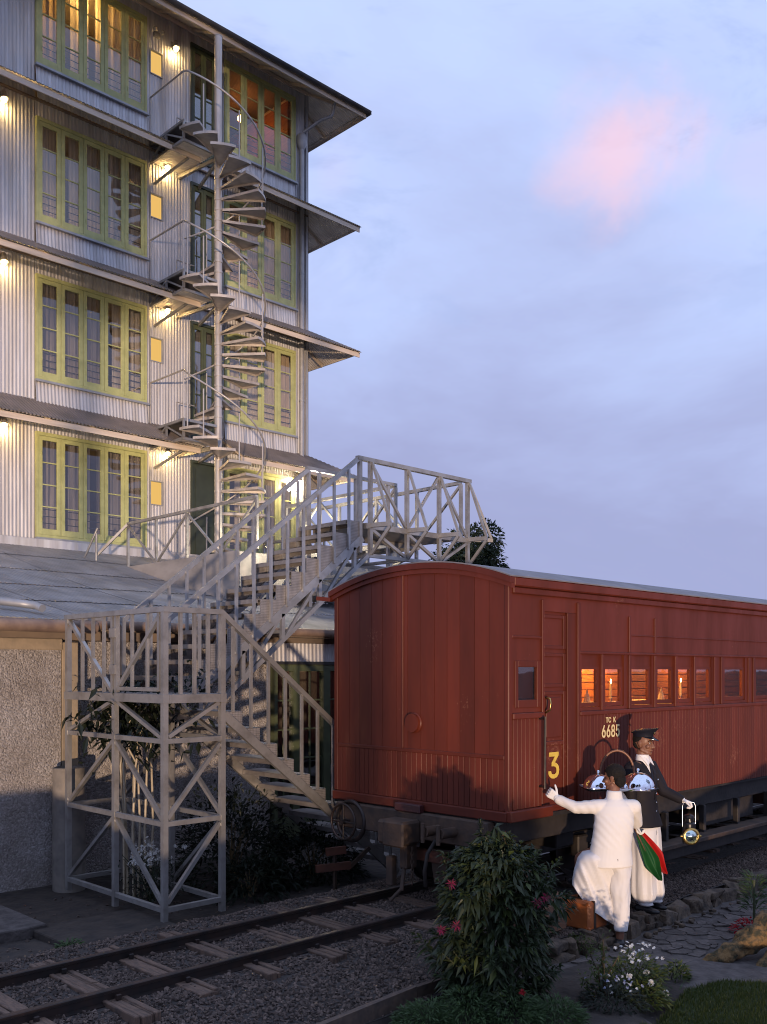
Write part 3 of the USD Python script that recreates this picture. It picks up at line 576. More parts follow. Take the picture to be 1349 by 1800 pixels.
# ---- canopies over each storey, hipped round the far corner
A_OUT = .98
def _mesh_pts(p): return np.array(UsdGeom.Mesh(p).GetPointsAttr().Get(), float)
def _mesh_faces(p): return np.array(UsdGeom.Mesh(p).GetFaceVertexIndicesAttr().Get()).reshape(-1, 3)
def hip_canopy(x0, zt, zb, a, x_end=None, name='canopy', fascia=True):
    """strip of corrugated roof along the wall from x0 to the corner (or to x_end), with a return along the end wall when it reaches the corner"""
    yo = YF - a; part = None
    if x_end is not None:
        part = obj(name, [corrugated((x0, YF, zt), (x_end, YF, zt), (x0, yo, zb), (x_end, yo, zb), (0, -.5, .85))], 'canopy_sheet', fac, smooth=True)
        xe = x_end
    else:
        n = int((XC - x0) / .0127); main = corrugated((x0, YF, zt), (XC, YF, zt), (x0, yo, zb), (XC, yo, zb), (0, -.5, .85))
        # corner triangle of the front slope, ribs parallel to the fall, cut at the hip
        t = np.arange(0, a, .0127); w = .009 * np.sin((t + XC - x0) / .076 * 2 * PI + .7)
        top = np.column_stack([XC + t, YF - t, zt - (zt - zb) * t / a + w]); bot = np.column_stack([XC + t, np.full(len(t), yo), zb + w])
        side_w = .009 * np.sin(t / .076 * 2 * PI)
        tri1 = quadstrip(top, bot)
        top2 = np.column_stack([XC + t, YF - t, zt - (zt - zb) * t / a + side_w]); bot2 = np.column_stack([np.full(len(t), XC + a), YF - t, zb + side_w]); tri2 = quadstrip(top2, bot2)
        t3 = np.arange(0, 4.0, .0127); w3 = .009 * np.sin(t3 / .076 * 2 * PI)
        ret = quadstrip(np.column_stack([np.full(len(t3), XC), YF + t3, zt + w3]), np.column_stack([np.full(len(t3), XC + a), YF + t3, zb + w3]))
        part = obj(name, [main, tri1, tri2, ret], 'canopy_sheet', fac, smooth=40)
        xe = XC + a
        obj('hip_rafter', bar((XC + .02, YF - .02, zt - .07), (XC + a - .05, yo + .05, zb - .045), .04, .06), 'canopy_fascia', part)
        for k in range(3): yy = YF + .5 + k * 1.0; obj('rafter', bar((XC + .01, yy, zt - .07), (XC + a - .04, yy, zb - .045), .04, .06), 'canopy_fascia', part)
        obj('edge_batten', bar((XC + a - .05, yo + .03, zb - .035), (XC + a - .05, YF + 4, zb - .035), .03, .035), 'canopy_sheet', part)
    obj('top_sheet', trimesh.Trimesh(_mesh_pts(part) + [0, 0, .012], _mesh_faces(part), process=False), 'canopy_top', part, smooth=40)  # second sheet keeps the top dark over the lightened underside
    if fascia: obj('fascia', [box(x0, xe - .03, yo + .03, yo + .055, zb - .13, zb - .018)], 'canopy_fascia', part)
    xs = np.arange(x0 + .15, xe - .3 if x_end is None else xe, .95)
    for xx in xs:
        if x_end is None and xx > XC: continue
        obj('rafter', bar((xx, YF - .015, zt - .065), (xx, yo + .06, zb - .05), .04, .06), 'canopy_fascia', part)
    obj('wall_plate', box(x0, min(xe, XC), YF - .06, YF - .015, zt - .13, zt - .05), 'canopy_fascia', part)
    return part
for n in (1, 2, 3):
    zt, zb = SILL[n] - .42, SILL[n] - .98
    if n == 1: zt, zb = zt, zb - .02
    hip_canopy(XL, zt, zb, A_OUT, 11.95); hip_canopy(13.02, zt, zb, A_OUT)
# ---- main roof: eaves all along, with gutter
RT_A, RT_Z = 1.08, 16.80
roof = hip_canopy(XL, RT_Z + .55, RT_Z, RT_A, None, 'roof', fascia=False)
rz2 = RT_Z + .56; rr = .06
def roof_slab():
    a = RT_A + .02; x1 = XC + a; y0 = YF - a; y1 = 26.6 + a; x0 = XL; ym = (y0 + y1) / 2; rise = (ym - y0) * .5
    V = [[x0, y0, RT_Z + .03], [x1, y0, RT_Z + .03], [x1, y1, RT_Z + .03], [x0, y1, RT_Z + .03], [x0, ym, RT_Z + .03 + rise], [x1 - (ym - y0), ym, RT_Z + .03 + rise]]
    return trimesh.Trimesh(V, [[0, 1, 5], [0, 5, 4], [1, 2, 5], [2, 3, 4], [2, 4, 5]], process=False)
obj('roof_covering', roof_slab(), 'canopy_sheet', roof)
gy0 = YF - RT_A - .05
arc = np.linspace(0, PI, 9)
def gutter(p, q, r, out):
    """half round gutter from p to q; out: outward direction"""
    p, q = np.asarray(p, float), np.asarray(q, float); o = np.asarray(out, float)
    inner = [np.cos(t) * o * r - np.array([0, 0, np.sin(t) * r]) for t in arc]; outer = [np.cos(t) * o * (r + .006) - np.array([0, 0, np.sin(t) * (r + .006)]) for t in arc]
    ms = []
    for s, rev in ((inner, 0), (outer, 1)): ms.append(quadstrip([p + e for e in s], [q + e for e in s]))
    return cat_(ms)
obj('gutter', [gutter((XL, gy0, RT_Z + .02), (XC + RT_A + .05, gy0, RT_Z + .02), .065, (0, -1, 0)), gutter((XC + RT_A + .05, gy0, RT_Z + .02), (XC + RT_A + .05, YF + 4, RT_Z + .02), .065, (1, 0, 0))], 'dark_gutter', roof, smooth=50)
obj('eaves_board', [box(XL, XC + RT_A - .01, YF - RT_A + .02, YF - RT_A + .045, RT_Z - .14, RT_Z - .018), box(XC + RT_A - .045, XC + RT_A - .02, YF - RT_A + .045, YF + 4, RT_Z - .14, RT_Z - .018)], 'canopy_fascia', roof)
# downpipe with hopper head at the corner
px, py = 15.50, YF - .10
dp = obj('downpipe', [rod((px, py, 5.0), (px, py, 15.75), .062, 14)], 'grey_pipe', fac, smooth=40)
obj('hopper', lathe([(.065, -.22), (.13, -.08), (.135, .10), (.10, .16), (.07, .17)], 18, (px, py, 15.95)), 'grey_pipe', dp, smooth=40)
obj('swan_neck', pipe([(px, py, 16.06), (px + .02, py - .02, 16.16), (px + .30, py - .40, 16.45), (px + .44, py - .62, 16.50), (px + .46, py - .66, 16.58), (px + .44, py - .72, 16.72), (px + .36, py - .92, 16.83)], .04, 10), 'grey_pipe', dp, smooth=50)
obj('cable', [rod((15.36, YF - .04, 4.9), (15.36, YF - .04, 16.9), .012, 6), rod((15.68, YF - .045, 4.9), (15.68, YF - .045, 16.9), .018, 6)], 'sheet_sill', fac)
for z in np.arange(6.2, 15.5, 1.6): obj('pipe_bracket', lathe([(.066, -.015), (.072, -.015), (.072, .015), (.066, .015)], 14, (px, py, z)), 'sheet_sill', dp)

# ================================================================ low wing with a pebbledash wall
wing = thing('factory_wing', 'low pebbledash wing with a shallow grey sheet roof and rusty gutter', 'building')
MATS['pebbledash'] = usdkit.material(stage, '/World/Looks/pebbledash', {
    'g': ('geometry', {}), 'v': ('voronoi_texture', {'scale': 58.0, 'feature': 'f1'}), 'v2': ('voronoi_texture', {'scale': 37.0, 'feature': 'f1'}), 'n': ('noise_texture', {'scale': 2.0, 'detail': 5.0}),
    'r': ('rgb_ramp', {'ramp': [(.0, (.21, .19, .175)), (.45, (.28, .255, .24)), (.8, (.34, .315, .30)), (1, (.41, .385, .37))]}), 'sc': ('separate_color', {}), 'mx': ('mix_color', {'blend_type': 'multiply', 'fac': .6}),
    'nr': ('rgb_ramp', {'ramp': [(.3, (.55, .5, .45)), (.6, (1, 1, 1))]}), 'ad': ('math', {'math_type': 'add'}), 'b': ('bump', {'strength': 1.0, 'distance': .011, 'invert': True}), 'p': ('principled_bsdf', {'roughness': .9})},
    [('g.position', 'v.vector'), ('g.position', 'v2.vector'), ('g.position', 'n.vector'), ('v.color', 'sc.color'), ('sc.r', 'r.fac'), ('r.color', 'mx.a'), ('n.fac', 'nr.fac'), ('nr.color', 'mx.b'), ('mx.result', 'p.base_color'), ('v.distance', 'ad.value1'), ('v2.distance', 'ad.value2'), ('ad.value', 'b.height'), ('b.normal', 'p.normal')], surface='p.BSDF')
YW, ZE, ZR = 11.25, 3.20, 5.10
def dash_wall(x0, x1, z0, z1, y):
    """pebbledash: a finely knobbly surface"""
    xs, zs = np.arange(x0, x1 + .001, .018), np.arange(z0, z1 + .001, .018); X, Z = np.meshgrid(xs, zs, indexing='ij')
    d = meshkit.noise(np.stack([X * 30, 0 * X, Z * 30], -1), 4) * .007 + meshkit.noise(np.stack([X * 5, 0 * X, Z * 5], -1), 6) * .012; n, m = X.shape
    V = np.stack([X, y - d, Z], -1).reshape(-1, 3); i, j = np.meshgrid(np.arange(n - 1), np.arange(m - 1), indexing='ij'); a = (i * m + j).ravel()
    return trimesh.Trimesh(V, np.vstack([np.stack([a, a + m, a + 1], 1), np.stack([a + 1, a + m, a + m + 1], 1)]), process=False)
obj('wall', dash_wall(3.2, 5.5, -.1, 2.98, YW), 'pebbledash', wing, smooth=True)
obj('wall', dash_wall(5.5, 8.82, -.1, 2.98, YW + .10), 'pebbledash', wing, smooth=True)
obj('wall', dash_wall(10.5, 14.0, -.1, 2.98, YW + .10), 'pebbledash', wing, smooth=True)
obj('end_strip', [bbox_(5.5, 5.72, YW - .012, YW + .2, -.1, 2.96, .01), bbox_(3.2, 5.5, YW - .03, YW + .1, 2.86, 3.0, .01)], 'smooth_plaster', wing)
obj('backing', [box(3.2, 8.8, YW + .14, YW + .4, -.1, 3.0), box(10.55, 14, YW + .14, YW + .4, -.1, 3.0), box(8.5, 10.8, YW + 1.6, YW + 1.7, -.1, 3.0), box(8.4, 8.5, YW + .14, YW + 1.7, -.1, 3.0), box(10.8, 10.9, YW + .14, YW + 1.7, -.1, 3.0), box(8.4, 10.9, YW + .13, YW + 1.7, 2.95, 3.0), box(3.2, 14, YW + .005, YW + .13, 2.99, 3.24)], 'inner_wall', wing)
obj('sheet_band', [corr_y(8.3, 10.6, 2.74, 3.02, YW - .02)], 'sheet_metal', wing, smooth=True)
obj('lintel', box(8.35, 10.55, YW - .035, YW - .004, 2.70, 2.745), 'black_bar', wing)
gd = obj('glazed_door', [box(8.82, 8.88, YW - .01, YW + .09, .1, 2.7), box(9.18, 9.30, YW - .01, YW + .09, .1, 2.7), box(9.78, 9.92, YW - .01, YW + .09, .1, 2.7), box(10.36, 10.5, YW - .01, YW + .09, .1, 2.7), box(8.88, 10.36, YW - .007, YW + .087, 2.6, 2.7), box(8.88, 10.36, YW - .007, YW + .087, .1, .4)], 'window_paint_dull', wing)
for a, b in ((8.88, 9.18), (9.30, 9.78), (9.92, 10.36)):
    xm = (a + b) / 2
    obj('glazing_bar', [box(a, b, YW + .03, YW + .06, .4 + .44 * k - .012, .4 + .44 * k + .012) for k in (1, 2, 3, 4)] + [box(xm - .012, xm + .012, YW + .032, YW + .058, .4, 2.6)], 'window_paint_dull', gd)
    for k in range(5):
        for c, d in ((a, xm - .012), (xm + .012, b)): obj('pane', box(c, d, YW + .042, YW + .046, .4 + .44 * k + .012, min(2.6, .4 + .44 * (k + 1) - .012)), 'window_pane', gd)
# roof: slightly sagging sheets with lapped rows
def wing_roof_z(x, y):
    t = (y - 10.95) / (YF - 10.95); return ZE + .03 + (ZR - ZE) * t - .10 * np.sin(np.pi * np.clip(t, 0, 1)) + .02 * (meshkit.noise(np.stack([x * .7, y * .7, 0 * x], -1), 11) - .5)
rows = [10.95, 12.6, 14.2, 15.8, 17.4, YF + .02]; xs = np.arange(3.2, 14.01, .84); first = True
for r in range(5):
    for i in range(len(xs) - 1):
        n = 66; t = np.linspace(xs[i], xs[i + 1] + .03, n); ph = t / .076 * 2 * PI; jit = rng.uniform(-.02, .02)
        L = []
        for y in np.linspace(rows[r] - .07 + jit, rows[r + 1], 4): L.append(np.column_stack([t, np.full(n, y), wing_roof_z(t, np.full(n, y)) + .004 * np.sin(ph) + (.011 * (rows[r + 1] - y) / 1.7) + .004 * (i % 2)]))
        obj('roof_sheet', [quadstrip(L[k], L[k + 1]) for k in range(3)], 'roof_sheet', wing, smooth=True)
obj('ridge_flashing', box(3.2, 14, YF - .16, YF - .09, ZR - .05, ZR + .16), 'sheet_metal', wing)
gp_ = obj('gutter', [pipe([(x, 10.86, ZE - .06 + .004 * math.sin(x * 2)) for x in np.linspace(3.2, 5.75, 12)], .078, 12), pipe([(x, 10.88, ZE - .03) for x in np.linspace(5.75, 14, 12)], .06, 12)], 'rust_gutter', wing, smooth=50)
obj('soffit', box(3.2, 14, 10.98, YW - .02, ZE - .10, ZE - .06), 'inner_wall', wing)
obj('roof_pipe', [pipe([(3.2, 11.5, 3.52), (4.6, 11.5, 3.46), (5.05, 11.45, 3.43), (5.2, 11.3, 3.40), (5.22, 11.18, 3.36)], .05, 10)], 'sheet_sill', wing, smooth=50)
obj('concrete_pipe', [lathe([(.19, -.1), (.195, .6), (.19, .61), (.19, 1.43), (.17, 1.44), (.165, 1.38)], 24, (5.45, 10.96, 0)), lathe([(.165, 1.36), (.02, 1.41)], 14, (5.45, 10.96, 0))], 'concrete', smooth=40, label='upright grey concrete pipe beside the stair tower under the rusty gutter', cat='pipe')

# ================================================================ steel stair: tower, two flights, bridge and roof deck
stair = thing('metal_staircase', 'galvanised steel outdoor staircase with braced landing tower, two flights and footbridge', 'staircase')
TX0, TX1, TY0, TY1, TYM = 5.30, 6.01, 8.57, 10.67, 9.57
LZ = 2.35; pw = .058
def st(name, meshes, m='galvanised', parent=None, smooth=False): return obj(name, meshes, m, parent or stair, smooth)
tw_posts = [(TX0, TY0), (TX0, TYM), (TX0, TY1), (TX1, TY0), (TX1, TY1)]
for x, y in tw_posts: st('tower_post', bar((x, y, .02), (x, y, 3.22 if (x, y) != (TX0, TYM) else LZ), pw, pw, (0, 1, 0)))
st('tower_post', bar((TX1, TYM, .02), (TX1, TYM, LZ), pw, pw, (0, 1, 0)))
levels = [.15, 1.03, 1.88]
for z in levels:
    for p, q in (((TX0, TY0), (TX0, TYM)), ((TX0, TYM), (TX0, TY1)), ((TX0, TY0), (TX1, TY0)), ((TX1, TY0), (TX1, TY1)), ((TX0, TY1), (TX1, TY1))):
        d = np.array([q[0] - p[0], q[1] - p[1], 0.0]); d /= np.linalg.norm(d); e = d * pw / 2
        st('tower_beam', bar(np.array([p[0], p[1], z]) + e, np.array([q[0], q[1], z]) - e, .050, .050))
for p, q in (((TX0, TY0 - .035), (TX0, TY1 + .035)), ((TX1, TY0 - .035), (TX1, TY1 + .035))): st('landing_beam', bar((p[0], p[1], LZ - .035), (q[0], q[1], LZ - .035), .075, .09))
for y in (TY0, TY1): st('landing_beam', bar((TX0 + .04, y, LZ - .036), (TX1 - .04, y, LZ - .036), .073, .088))
st('landing_plate', box(TX0 + .038, TX1 - .038, TY0 + .037, TY1 - .037, LZ - .012, LZ + .004), 'tread_steel')
def diag(a, za, b, zb, w=.052, off=(0, 0)): return st('brace', bar((a[0] + off[0], a[1] + off[1], za), (b[0] + off[0], b[1] + off[1], zb), w, w * .9))
F_, Mi, B_, R_, RB = (TX0, TY0), (TX0, TYM), (TX0, TY1), (TX1, TY0), (TX1, TY1)
def ins(a, za, b, zb, t=.05):
    a3, b3 = np.array([*a, za]), np.array([*b, zb]); d = (b3 - a3) / np.linalg.norm(b3 - a3); a3, b3 = a3 + d * t, b3 - d * t; st('brace', bar(a3, b3, .042, .040))
for a, za, b, zb in ((Mi, LZ - .06, F_, 1.90), (Mi, LZ - .06, B_, 1.90), (F_, 1.90, R_, LZ - .06), (Mi, 1.86, F_, 1.05), (Mi, 1.86, B_, 1.05), (R_, 1.86, F_, 1.05), (Mi, 1.01, F_, .18), (Mi, 1.01, B_, .18), (R_, 1.01, F_, .18)): ins(a, za, b, zb)
Rm = (TX1, TYM)
for a, za, b, zb in ((RB, LZ - .06, Rm, 1.9), (R_, 1.88, Rm, LZ - .06), (Rm, 1.86, R_, 1.05), (Rm, 1.86, RB, 1.05), (R_, 1.01, Rm, .18), (RB, 1.01, Rm, .18), (B_, 1.9, RB, LZ - .06), (RB, 1.86, B_, 1.05)): ins(a, za, b, zb)
# landing rail
RZ = 3.235
st('hand_rail', [bar((TX0, TY0 - .045, RZ), (TX0, TY1 + .045, RZ), .07, .055), bar((TX0 + .035, TY0, RZ), (TX1 - .01, TY0, RZ), .07, .055), bar((TX0 + .035, TY1, RZ), (TX1, TY1, RZ), .07, .055)])
for y in (TYM + .25, TYM + .50, TYM + .75): st('baluster', bar((TX0, y, LZ + .01), (TX0, y, RZ - .028), .032, .032, (0, 1, 0)))
for y in (TY0 + .33, TY0 + .64): st('baluster', bar((TX0, y, LZ + .05), (TX0, y, RZ - .028), .030, .030, (0, 1, 0)))
for y in (TYM + .045, TYM - .035): st('gate_post', bar((TX0, y, LZ + .01), (TX0, y, RZ - .028), .046, .046, (0, 1, 0)))
st('gate_post', bar((TX0, TY0 + .085, LZ + .05), (TX0, TY0 + .085, RZ - .028), .046, .046, (0, 1, 0)))
st('gate_rail', bar((TX0, TY0 + .11, LZ + .06), (TX0, TYM - .06, LZ + .06), .046, .04))
for z in (2.62, 3.02): st('gate_hinge', box(TX0 - .045, TX0 - .022, TYM - .055, TYM + .06, z - .05, z + .05))
for k in range(3): x = TX0 + .17 * (k + 1) + .02; st('baluster', bar((x, TY0, LZ + .01), (x, TY0, RZ - .028), .034, .034, (0, 1, 0)))
ins((TX0, TYM + .07), LZ + .03, (TX0, TY1 - .02), RZ - .03, .01); ins((TX0, TYM - .06), LZ + .06, (TX0, TY0 + .06), RZ - .04, .01)
# ---- lower flight, down along the train
def flight(x0, z0, x1, z1, ya, yb, n, down, mt='galvanised', rail0=None, rail_both=False, nbal=8, chords=False):
    """n treads between the stringers ya (near) and yb (far)"""
    sl = (z1 - z0) / (x1 - x0); sg = np.sign(x1 - x0)
    for y in (ya, yb): st('stringer', bar((x0, y, z0 - .22), (x1, y, z1 - .22), .05, .10), mt)
    run = (x1 - x0) / n; rise = (z1 - z0) / n
    for i in range(n):
        xa = x0 + run * i; xb = x0 + run * (i + 1)
        z = z0 + rise * (i + 1) if down else z0 + rise * (i + 1)
        lo, hi = min(xa, xb), max(xa, xb)
        t = st('tread', [box(lo - .02, hi + .02, ya + .03, yb - .03, z - .006, z + .004), box(lo - .025, lo - .015, ya + .03, yb - .03, z - .05, z + .0), box(hi + .015, hi + .025, ya + .03, yb - .03, z - .05, z)], 'tread_steel')
        for y in (ya, yb):
            za, zb = z0 + sl * (lo - x0) - .19, z0 + sl * (hi - x0) - .19
            st('step_plate', prism([(lo, min(za, z - .01)), (hi, min(zb, z - .01)), (hi, z), (lo, z)], 'y', y - .008, y + .008), 'checker_plate')
MATS['checker_plate'] = usdkit.material(stage, '/World/Looks/checker_plate', {
    'g': ('geometry', {}), 'mp': ('mapping', {'rotation': (0., .785, 0.), 'scale': (1., 1., 1.)}), 'c': ('checker_texture', {'scale': 70.0, 'color1': (0, 0, 0), 'color2': (1, 1, 1)}), 'n': ('noise_texture', {'scale': 9.0}),
    'r': ('rgb_ramp', {'ramp': [(.3, (.40, .37, .35)), (.7, (.27, .25, .24))]}), 'mx': ('mix_color', {'blend_type': 'multiply', 'fac': .35}), 'b': ('bump', {'strength': .8, 'distance': .004}), 'p': ('principled_bsdf', {'roughness': .45, 'metallic': .45})},
    [('g.position', 'mp.vector'), ('mp.vector', 'c.vector'), ('g.position', 'n.vector'), ('n.fac', 'r.fac'), ('r.color', 'mx.a'), ('c.color', 'mx.b'), ('mx.result', 'p.base_color'), ('c.fac', 'b.height'), ('b.normal', 'p.normal')], surface='p.BSDF')
NL = 11; LX0, LX1 = TX1 + .02, TX1 + .02 + NL * .242
flight(LX0, LZ, LX1, LZ - NL * .190, TY0, TYM - .03, NL, True)
slp = -.19 / .242
st('hand_rail', bar((TX1 - .02, TY0, RZ + .005), (LX1, TY0, RZ + slp * (LX1 - TX1)), .062, .055))
for i in range(NL): x = LX0 + .242 * (i + .5); st('baluster', bar((x, TY0 - .002, LZ - .19 * (i + 1)), (x, TY0 - .002, RZ + slp * (x - TX1) - .03), .030, .030, (0, 1, 0)))
# ---- upper flight
NU = 12; UX0, UX1 = TX1 + .05, 9.04; UZ1 = 4.65
flight(UX0, LZ, UX1, UZ1, TYM + .02, TY1, NU, False, 'galvanised_blue')
usl = (UZ1 - LZ) / (UX1 - UX0)
for y in (TYM + .02, TY1):
    st('hand_rail', bar((UX0 - .1, y, RZ + .02 + usl * -.1), (UX1 - .04, y, 5.53), .055, .055), 'galvanised_blue')
    for k in range(11): x = UX0 + .06 + k * .265; st('baluster', bar((x, y - .03, LZ + usl * (x - UX0) - .2), (x, y - .03, RZ + .0 + usl * (x - UX0)), .032, .032, (0, 1, 0)), 'galvanised_blue')
    st('truss_chord', bar((UX0 - .05, y, LZ - .42 - .25), (UX1 + .1, y, 4.19), .055, .055), 'galvanised_blue')
    for k in range(5):
        x = UX0 + .35 + k * .62; za = LZ + usl * (x - UX0); st('truss_post', bar((x, y, za - .58), (x, y, za - .25), .05, .05, (0, 1, 0)), 'galvanised_blue')
        if k < 4: st('truss_brace', bar((x + .03, y, za - .56), (x + .59, y, za + usl * .62 - .28), .04, .04), 'galvanised_blue')
for k in range(4): x = UX0 + .4 + k * .7; st('truss_tie', bar((x, TYM + .05, LZ + usl * (x - UX0) - .62), (x, TY1 - .03, LZ + usl * (x - UX0) - .62), .045, .045), 'galvanised_blue')
# ---- footbridge over to the roof deck
BZ, BT, BB = 4.65, 5.52, 4.20; BX = [9.00, 9.20, 9.93, 10.62, 11.27]; ya, yb = TYM + .02, TY1
st('hand_rail', [bar((UX1 - .09, ya, BT), (11.33, ya, BT), .07, .055), bar((UX1 - .09, yb, BT + .02), (10.80, yb, BT + .02), .06, .05)])
st('bridge_chord', [bar((9.1, y, BZ - .045), (11.32, y, BZ - .045), .06, .075) for y in (ya, yb)]); st('bridge_chord', [bar((9.1, y, BB), (11.32, y, BB), .05, .05) for y in (ya, yb)])
st('bridge_deck', box(9.1, 11.32, ya + .03, yb - .03, BZ - .02, BZ - .004), 'tread_steel')
for i, x in enumerate(BX):
    st('bridge_post', bar((x, ya, BB + .025), (x, ya, BT - .028), .052, .052, (0, 1, 0)))
    st('bridge_post', bar((x, yb, BB + .025), (x, yb, BT - .01) if x < 10.8 else (x, yb, BZ), .046, .046, (0, 1, 0)))
    if i:
        yo = ya - .31; xo = x + .10
        st('outrigger', [bar((x, ya - .02, BZ - .03), (xo, yo, BZ - .03), .055, .06)])
        st('outrigger_stay', [bar((x + .01, ya - .03, BT - .03), (xo - .01, yo + .01, BZ), .034, .034)]); st('outrigger_stay', [bar((xo - .01, yo + .01, BZ - .06), (x, ya - .02, BB + .02), .040, .040)])
for a, b in ((1, 2), (2, 3), (3, 4)):
    st('bridge_brace', bar((BX[a] + .03, ya, BT - .05), (BX[b] - .03, ya, BZ + .01), .034, .034) if a != 2 else bar((BX[a] + .03, ya, BZ + .01), (BX[b] - .03, ya, BT - .05), .034, .034))
    st('bridge_brace', bar((BX[a] + .03, ya, BZ - .09), (BX[b] - .03, ya, BB + .03), .042, .042) if a != 3 else bar((BX[a] + .03, ya, BB + .03), (BX[b] - .03, ya, BZ - .09), .042, .042))
    st('bridge_tie', bar((BX[a], ya + .03, BB), (BX[a], yb - .03, BB), .045, .045)); st('bridge_tie', bar((BX[a], ya + .03, BB + .01), (BX[b], yb - .03, BB + .01), .034, .034))
st('outrigger_stay', bar((11.29, ya - .02, BT - .03), (11.60, ya - .2, BZ), .034, .034)); st('outrigger', bar((11.30, ya, BZ - .03), (11.62, ya - .21, BZ - .03), .05, .055))
# second leg, towards the building, then the wide deck over the wing roof
GX0, GX1 = 10.78, 11.30; DX0, DX1, DY0, DY1 = 9.75, 13.5, 13.4, 18.66
def side_rail(x, y0, y1, zt, zf, n, mt='galvanised', x_end=None):
    st('hand_rail', bar((x, y0, zt), (x, y1, zt), .06, .05), mt); ys = np.linspace(y0, y1, n + 1)
    for k, y in enumerate(ys):
        st('rail_post', bar((x, y, zf), (x, y, zt - .025), .045, .045, (0, 1, 0)), mt)
        if k: st('rail_brace', [bar((x, ys[k - 1] + .02, zt - .05 if k % 2 else zf + .02), (x, y - .02, zf + .02 if k % 2 else zt - .05), .034, .034)], mt)
side_rail(GX1 + .0, 9.75, 13.5, BT, BZ, 4); side_rail(GX0, 10.66, 13.4, BT + .01, BZ, 3)
st('bridge_deck', box(GX0 - .03, GX1 + .03, yb - .02, DY0, BZ - .02, BZ - .004), 'tread_steel')
st('bridge_chord', [bar((x, yb, BZ - .05), (x, DY0, BZ - .05), .06, .07) for x in (GX0, GX1)] + [bar((x, yb, BB), (x, DY0, BB), .05, .05) for x in (GX0, GX1)])
for y in (11.3, 12.2, 13.1):
    for x in (GX0, GX1): st('bridge_post', bar((x, y, BB), (x, y, BZ - .08), .045, .045, (0, 1, 0)))
    st('bridge_tie', bar((GX0, y, BB), (GX1, y, BB), .04, .04))
for x, y in ((9.8, 13.5), (11.4, 13.5), (10.85, 10.7), (13.4, 13.5), (9.8, 16.0), (11.6, 16)): st('deck_leg', bar((x, y, 3.3), (x, y, BZ - .08), .075, .075, (0, 1, 0)))
for a, b in (((9.8, 13.5, 3.6), (11.4, 13.5, 4.5)), ((11.4, 13.5, 3.6), (9.8, 13.5, 4.5)), ((9.8, 13.5, 3.7), (9.8, 16, 4.5)), ((10.85, 10.7, 3.6), (10.85, 13.4, 4.4))): st('deck_brace', bar(a, b, .045, .045))
st('roof_deck', [box(DX0, DX1, DY0, DY1, BZ - .06, BZ - .012)], 'tread_steel'); st('deck_skirt', [box(DX0 - .02, DX0, DY0, DY1 - 1.6, 3.85, BZ + .02), box(DX0, DX1, DY0 - .02, DY0, 4.05, BZ)], 'roof_sheet')
side_rail(DX0, 12.9, 17.1, BT, BZ, 4); st('hand_rail', [bar((DX0, 17.1, BT), (DX0 - .45, 17.5, BT - .62), .05, .045)]); side_rail(DX1, 13.4, 17.6, BT, BZ, 4)
st('grab_loop', pipe([(9.25, 17.45, 4.78), (9.25, 17.45, 5.38), (9.25, 17.40, 5.42), (9.12, 17.7, 4.82)], .022, 8), smooth=True)

# ================================================================ spiral stair
SPX, SPY, SPR = 12.12, 17.42, 1.03
spiral = thing('spiral_staircase', 'grey steel spiral staircase with curved handrails climbing the corrugated wall', 'spiral staircase')
obj('pole', [rod((SPX, SPY, 4.6), (SPX, SPY, 16.42), .083, 20)], 'pole_paint', spiral, smooth=40); obj('pole_cap', lathe([(.083, 16.42), (.09, 16.425), (.09, 16.44), (.01, 16.45)], 20, (SPX, SPY, 0)), 'pole_paint', spiral, smooth=40)
LAND = [4.66, 7.95, 11.10, 14.26]
def wedge(a0, a1, z):
    n = 6; a = np.linspace(a0, a1, n); lo, hi = z - .006, z + .004; ri = .085
    outl = [(SPX + ri * math.cos(a0), SPY + ri * math.sin(a0))] + [(SPX + SPR * math.cos(t), SPY + SPR * math.sin(t)) for t in a] + [(SPX + ri * math.cos(a1), SPY + ri * math.sin(a1))]
    ms = [prism(outl, 'z', lo, hi)]
    e0, e1 = np.array([math.cos(a0), math.sin(a0), 0]), np.array([math.cos(a1), math.sin(a1), 0]); c = np.array([SPX, SPY, z - .028])
    ms += [bar(c + e * .085, c + e * SPR, .006, .05) for e in (e0, e1)]
    o = [np.array([SPX + SPR * math.cos(t), SPY + SPR * math.sin(t), 0]) for t in a]
    ms += [bar(p + [0, 0, z - .028], q + [0, 0, z - .028], .006, .05) for p, q in zip(o[:-1], o[1:])]
    return cat_(ms)
A0, A1 = math.radians(186), math.radians(462)
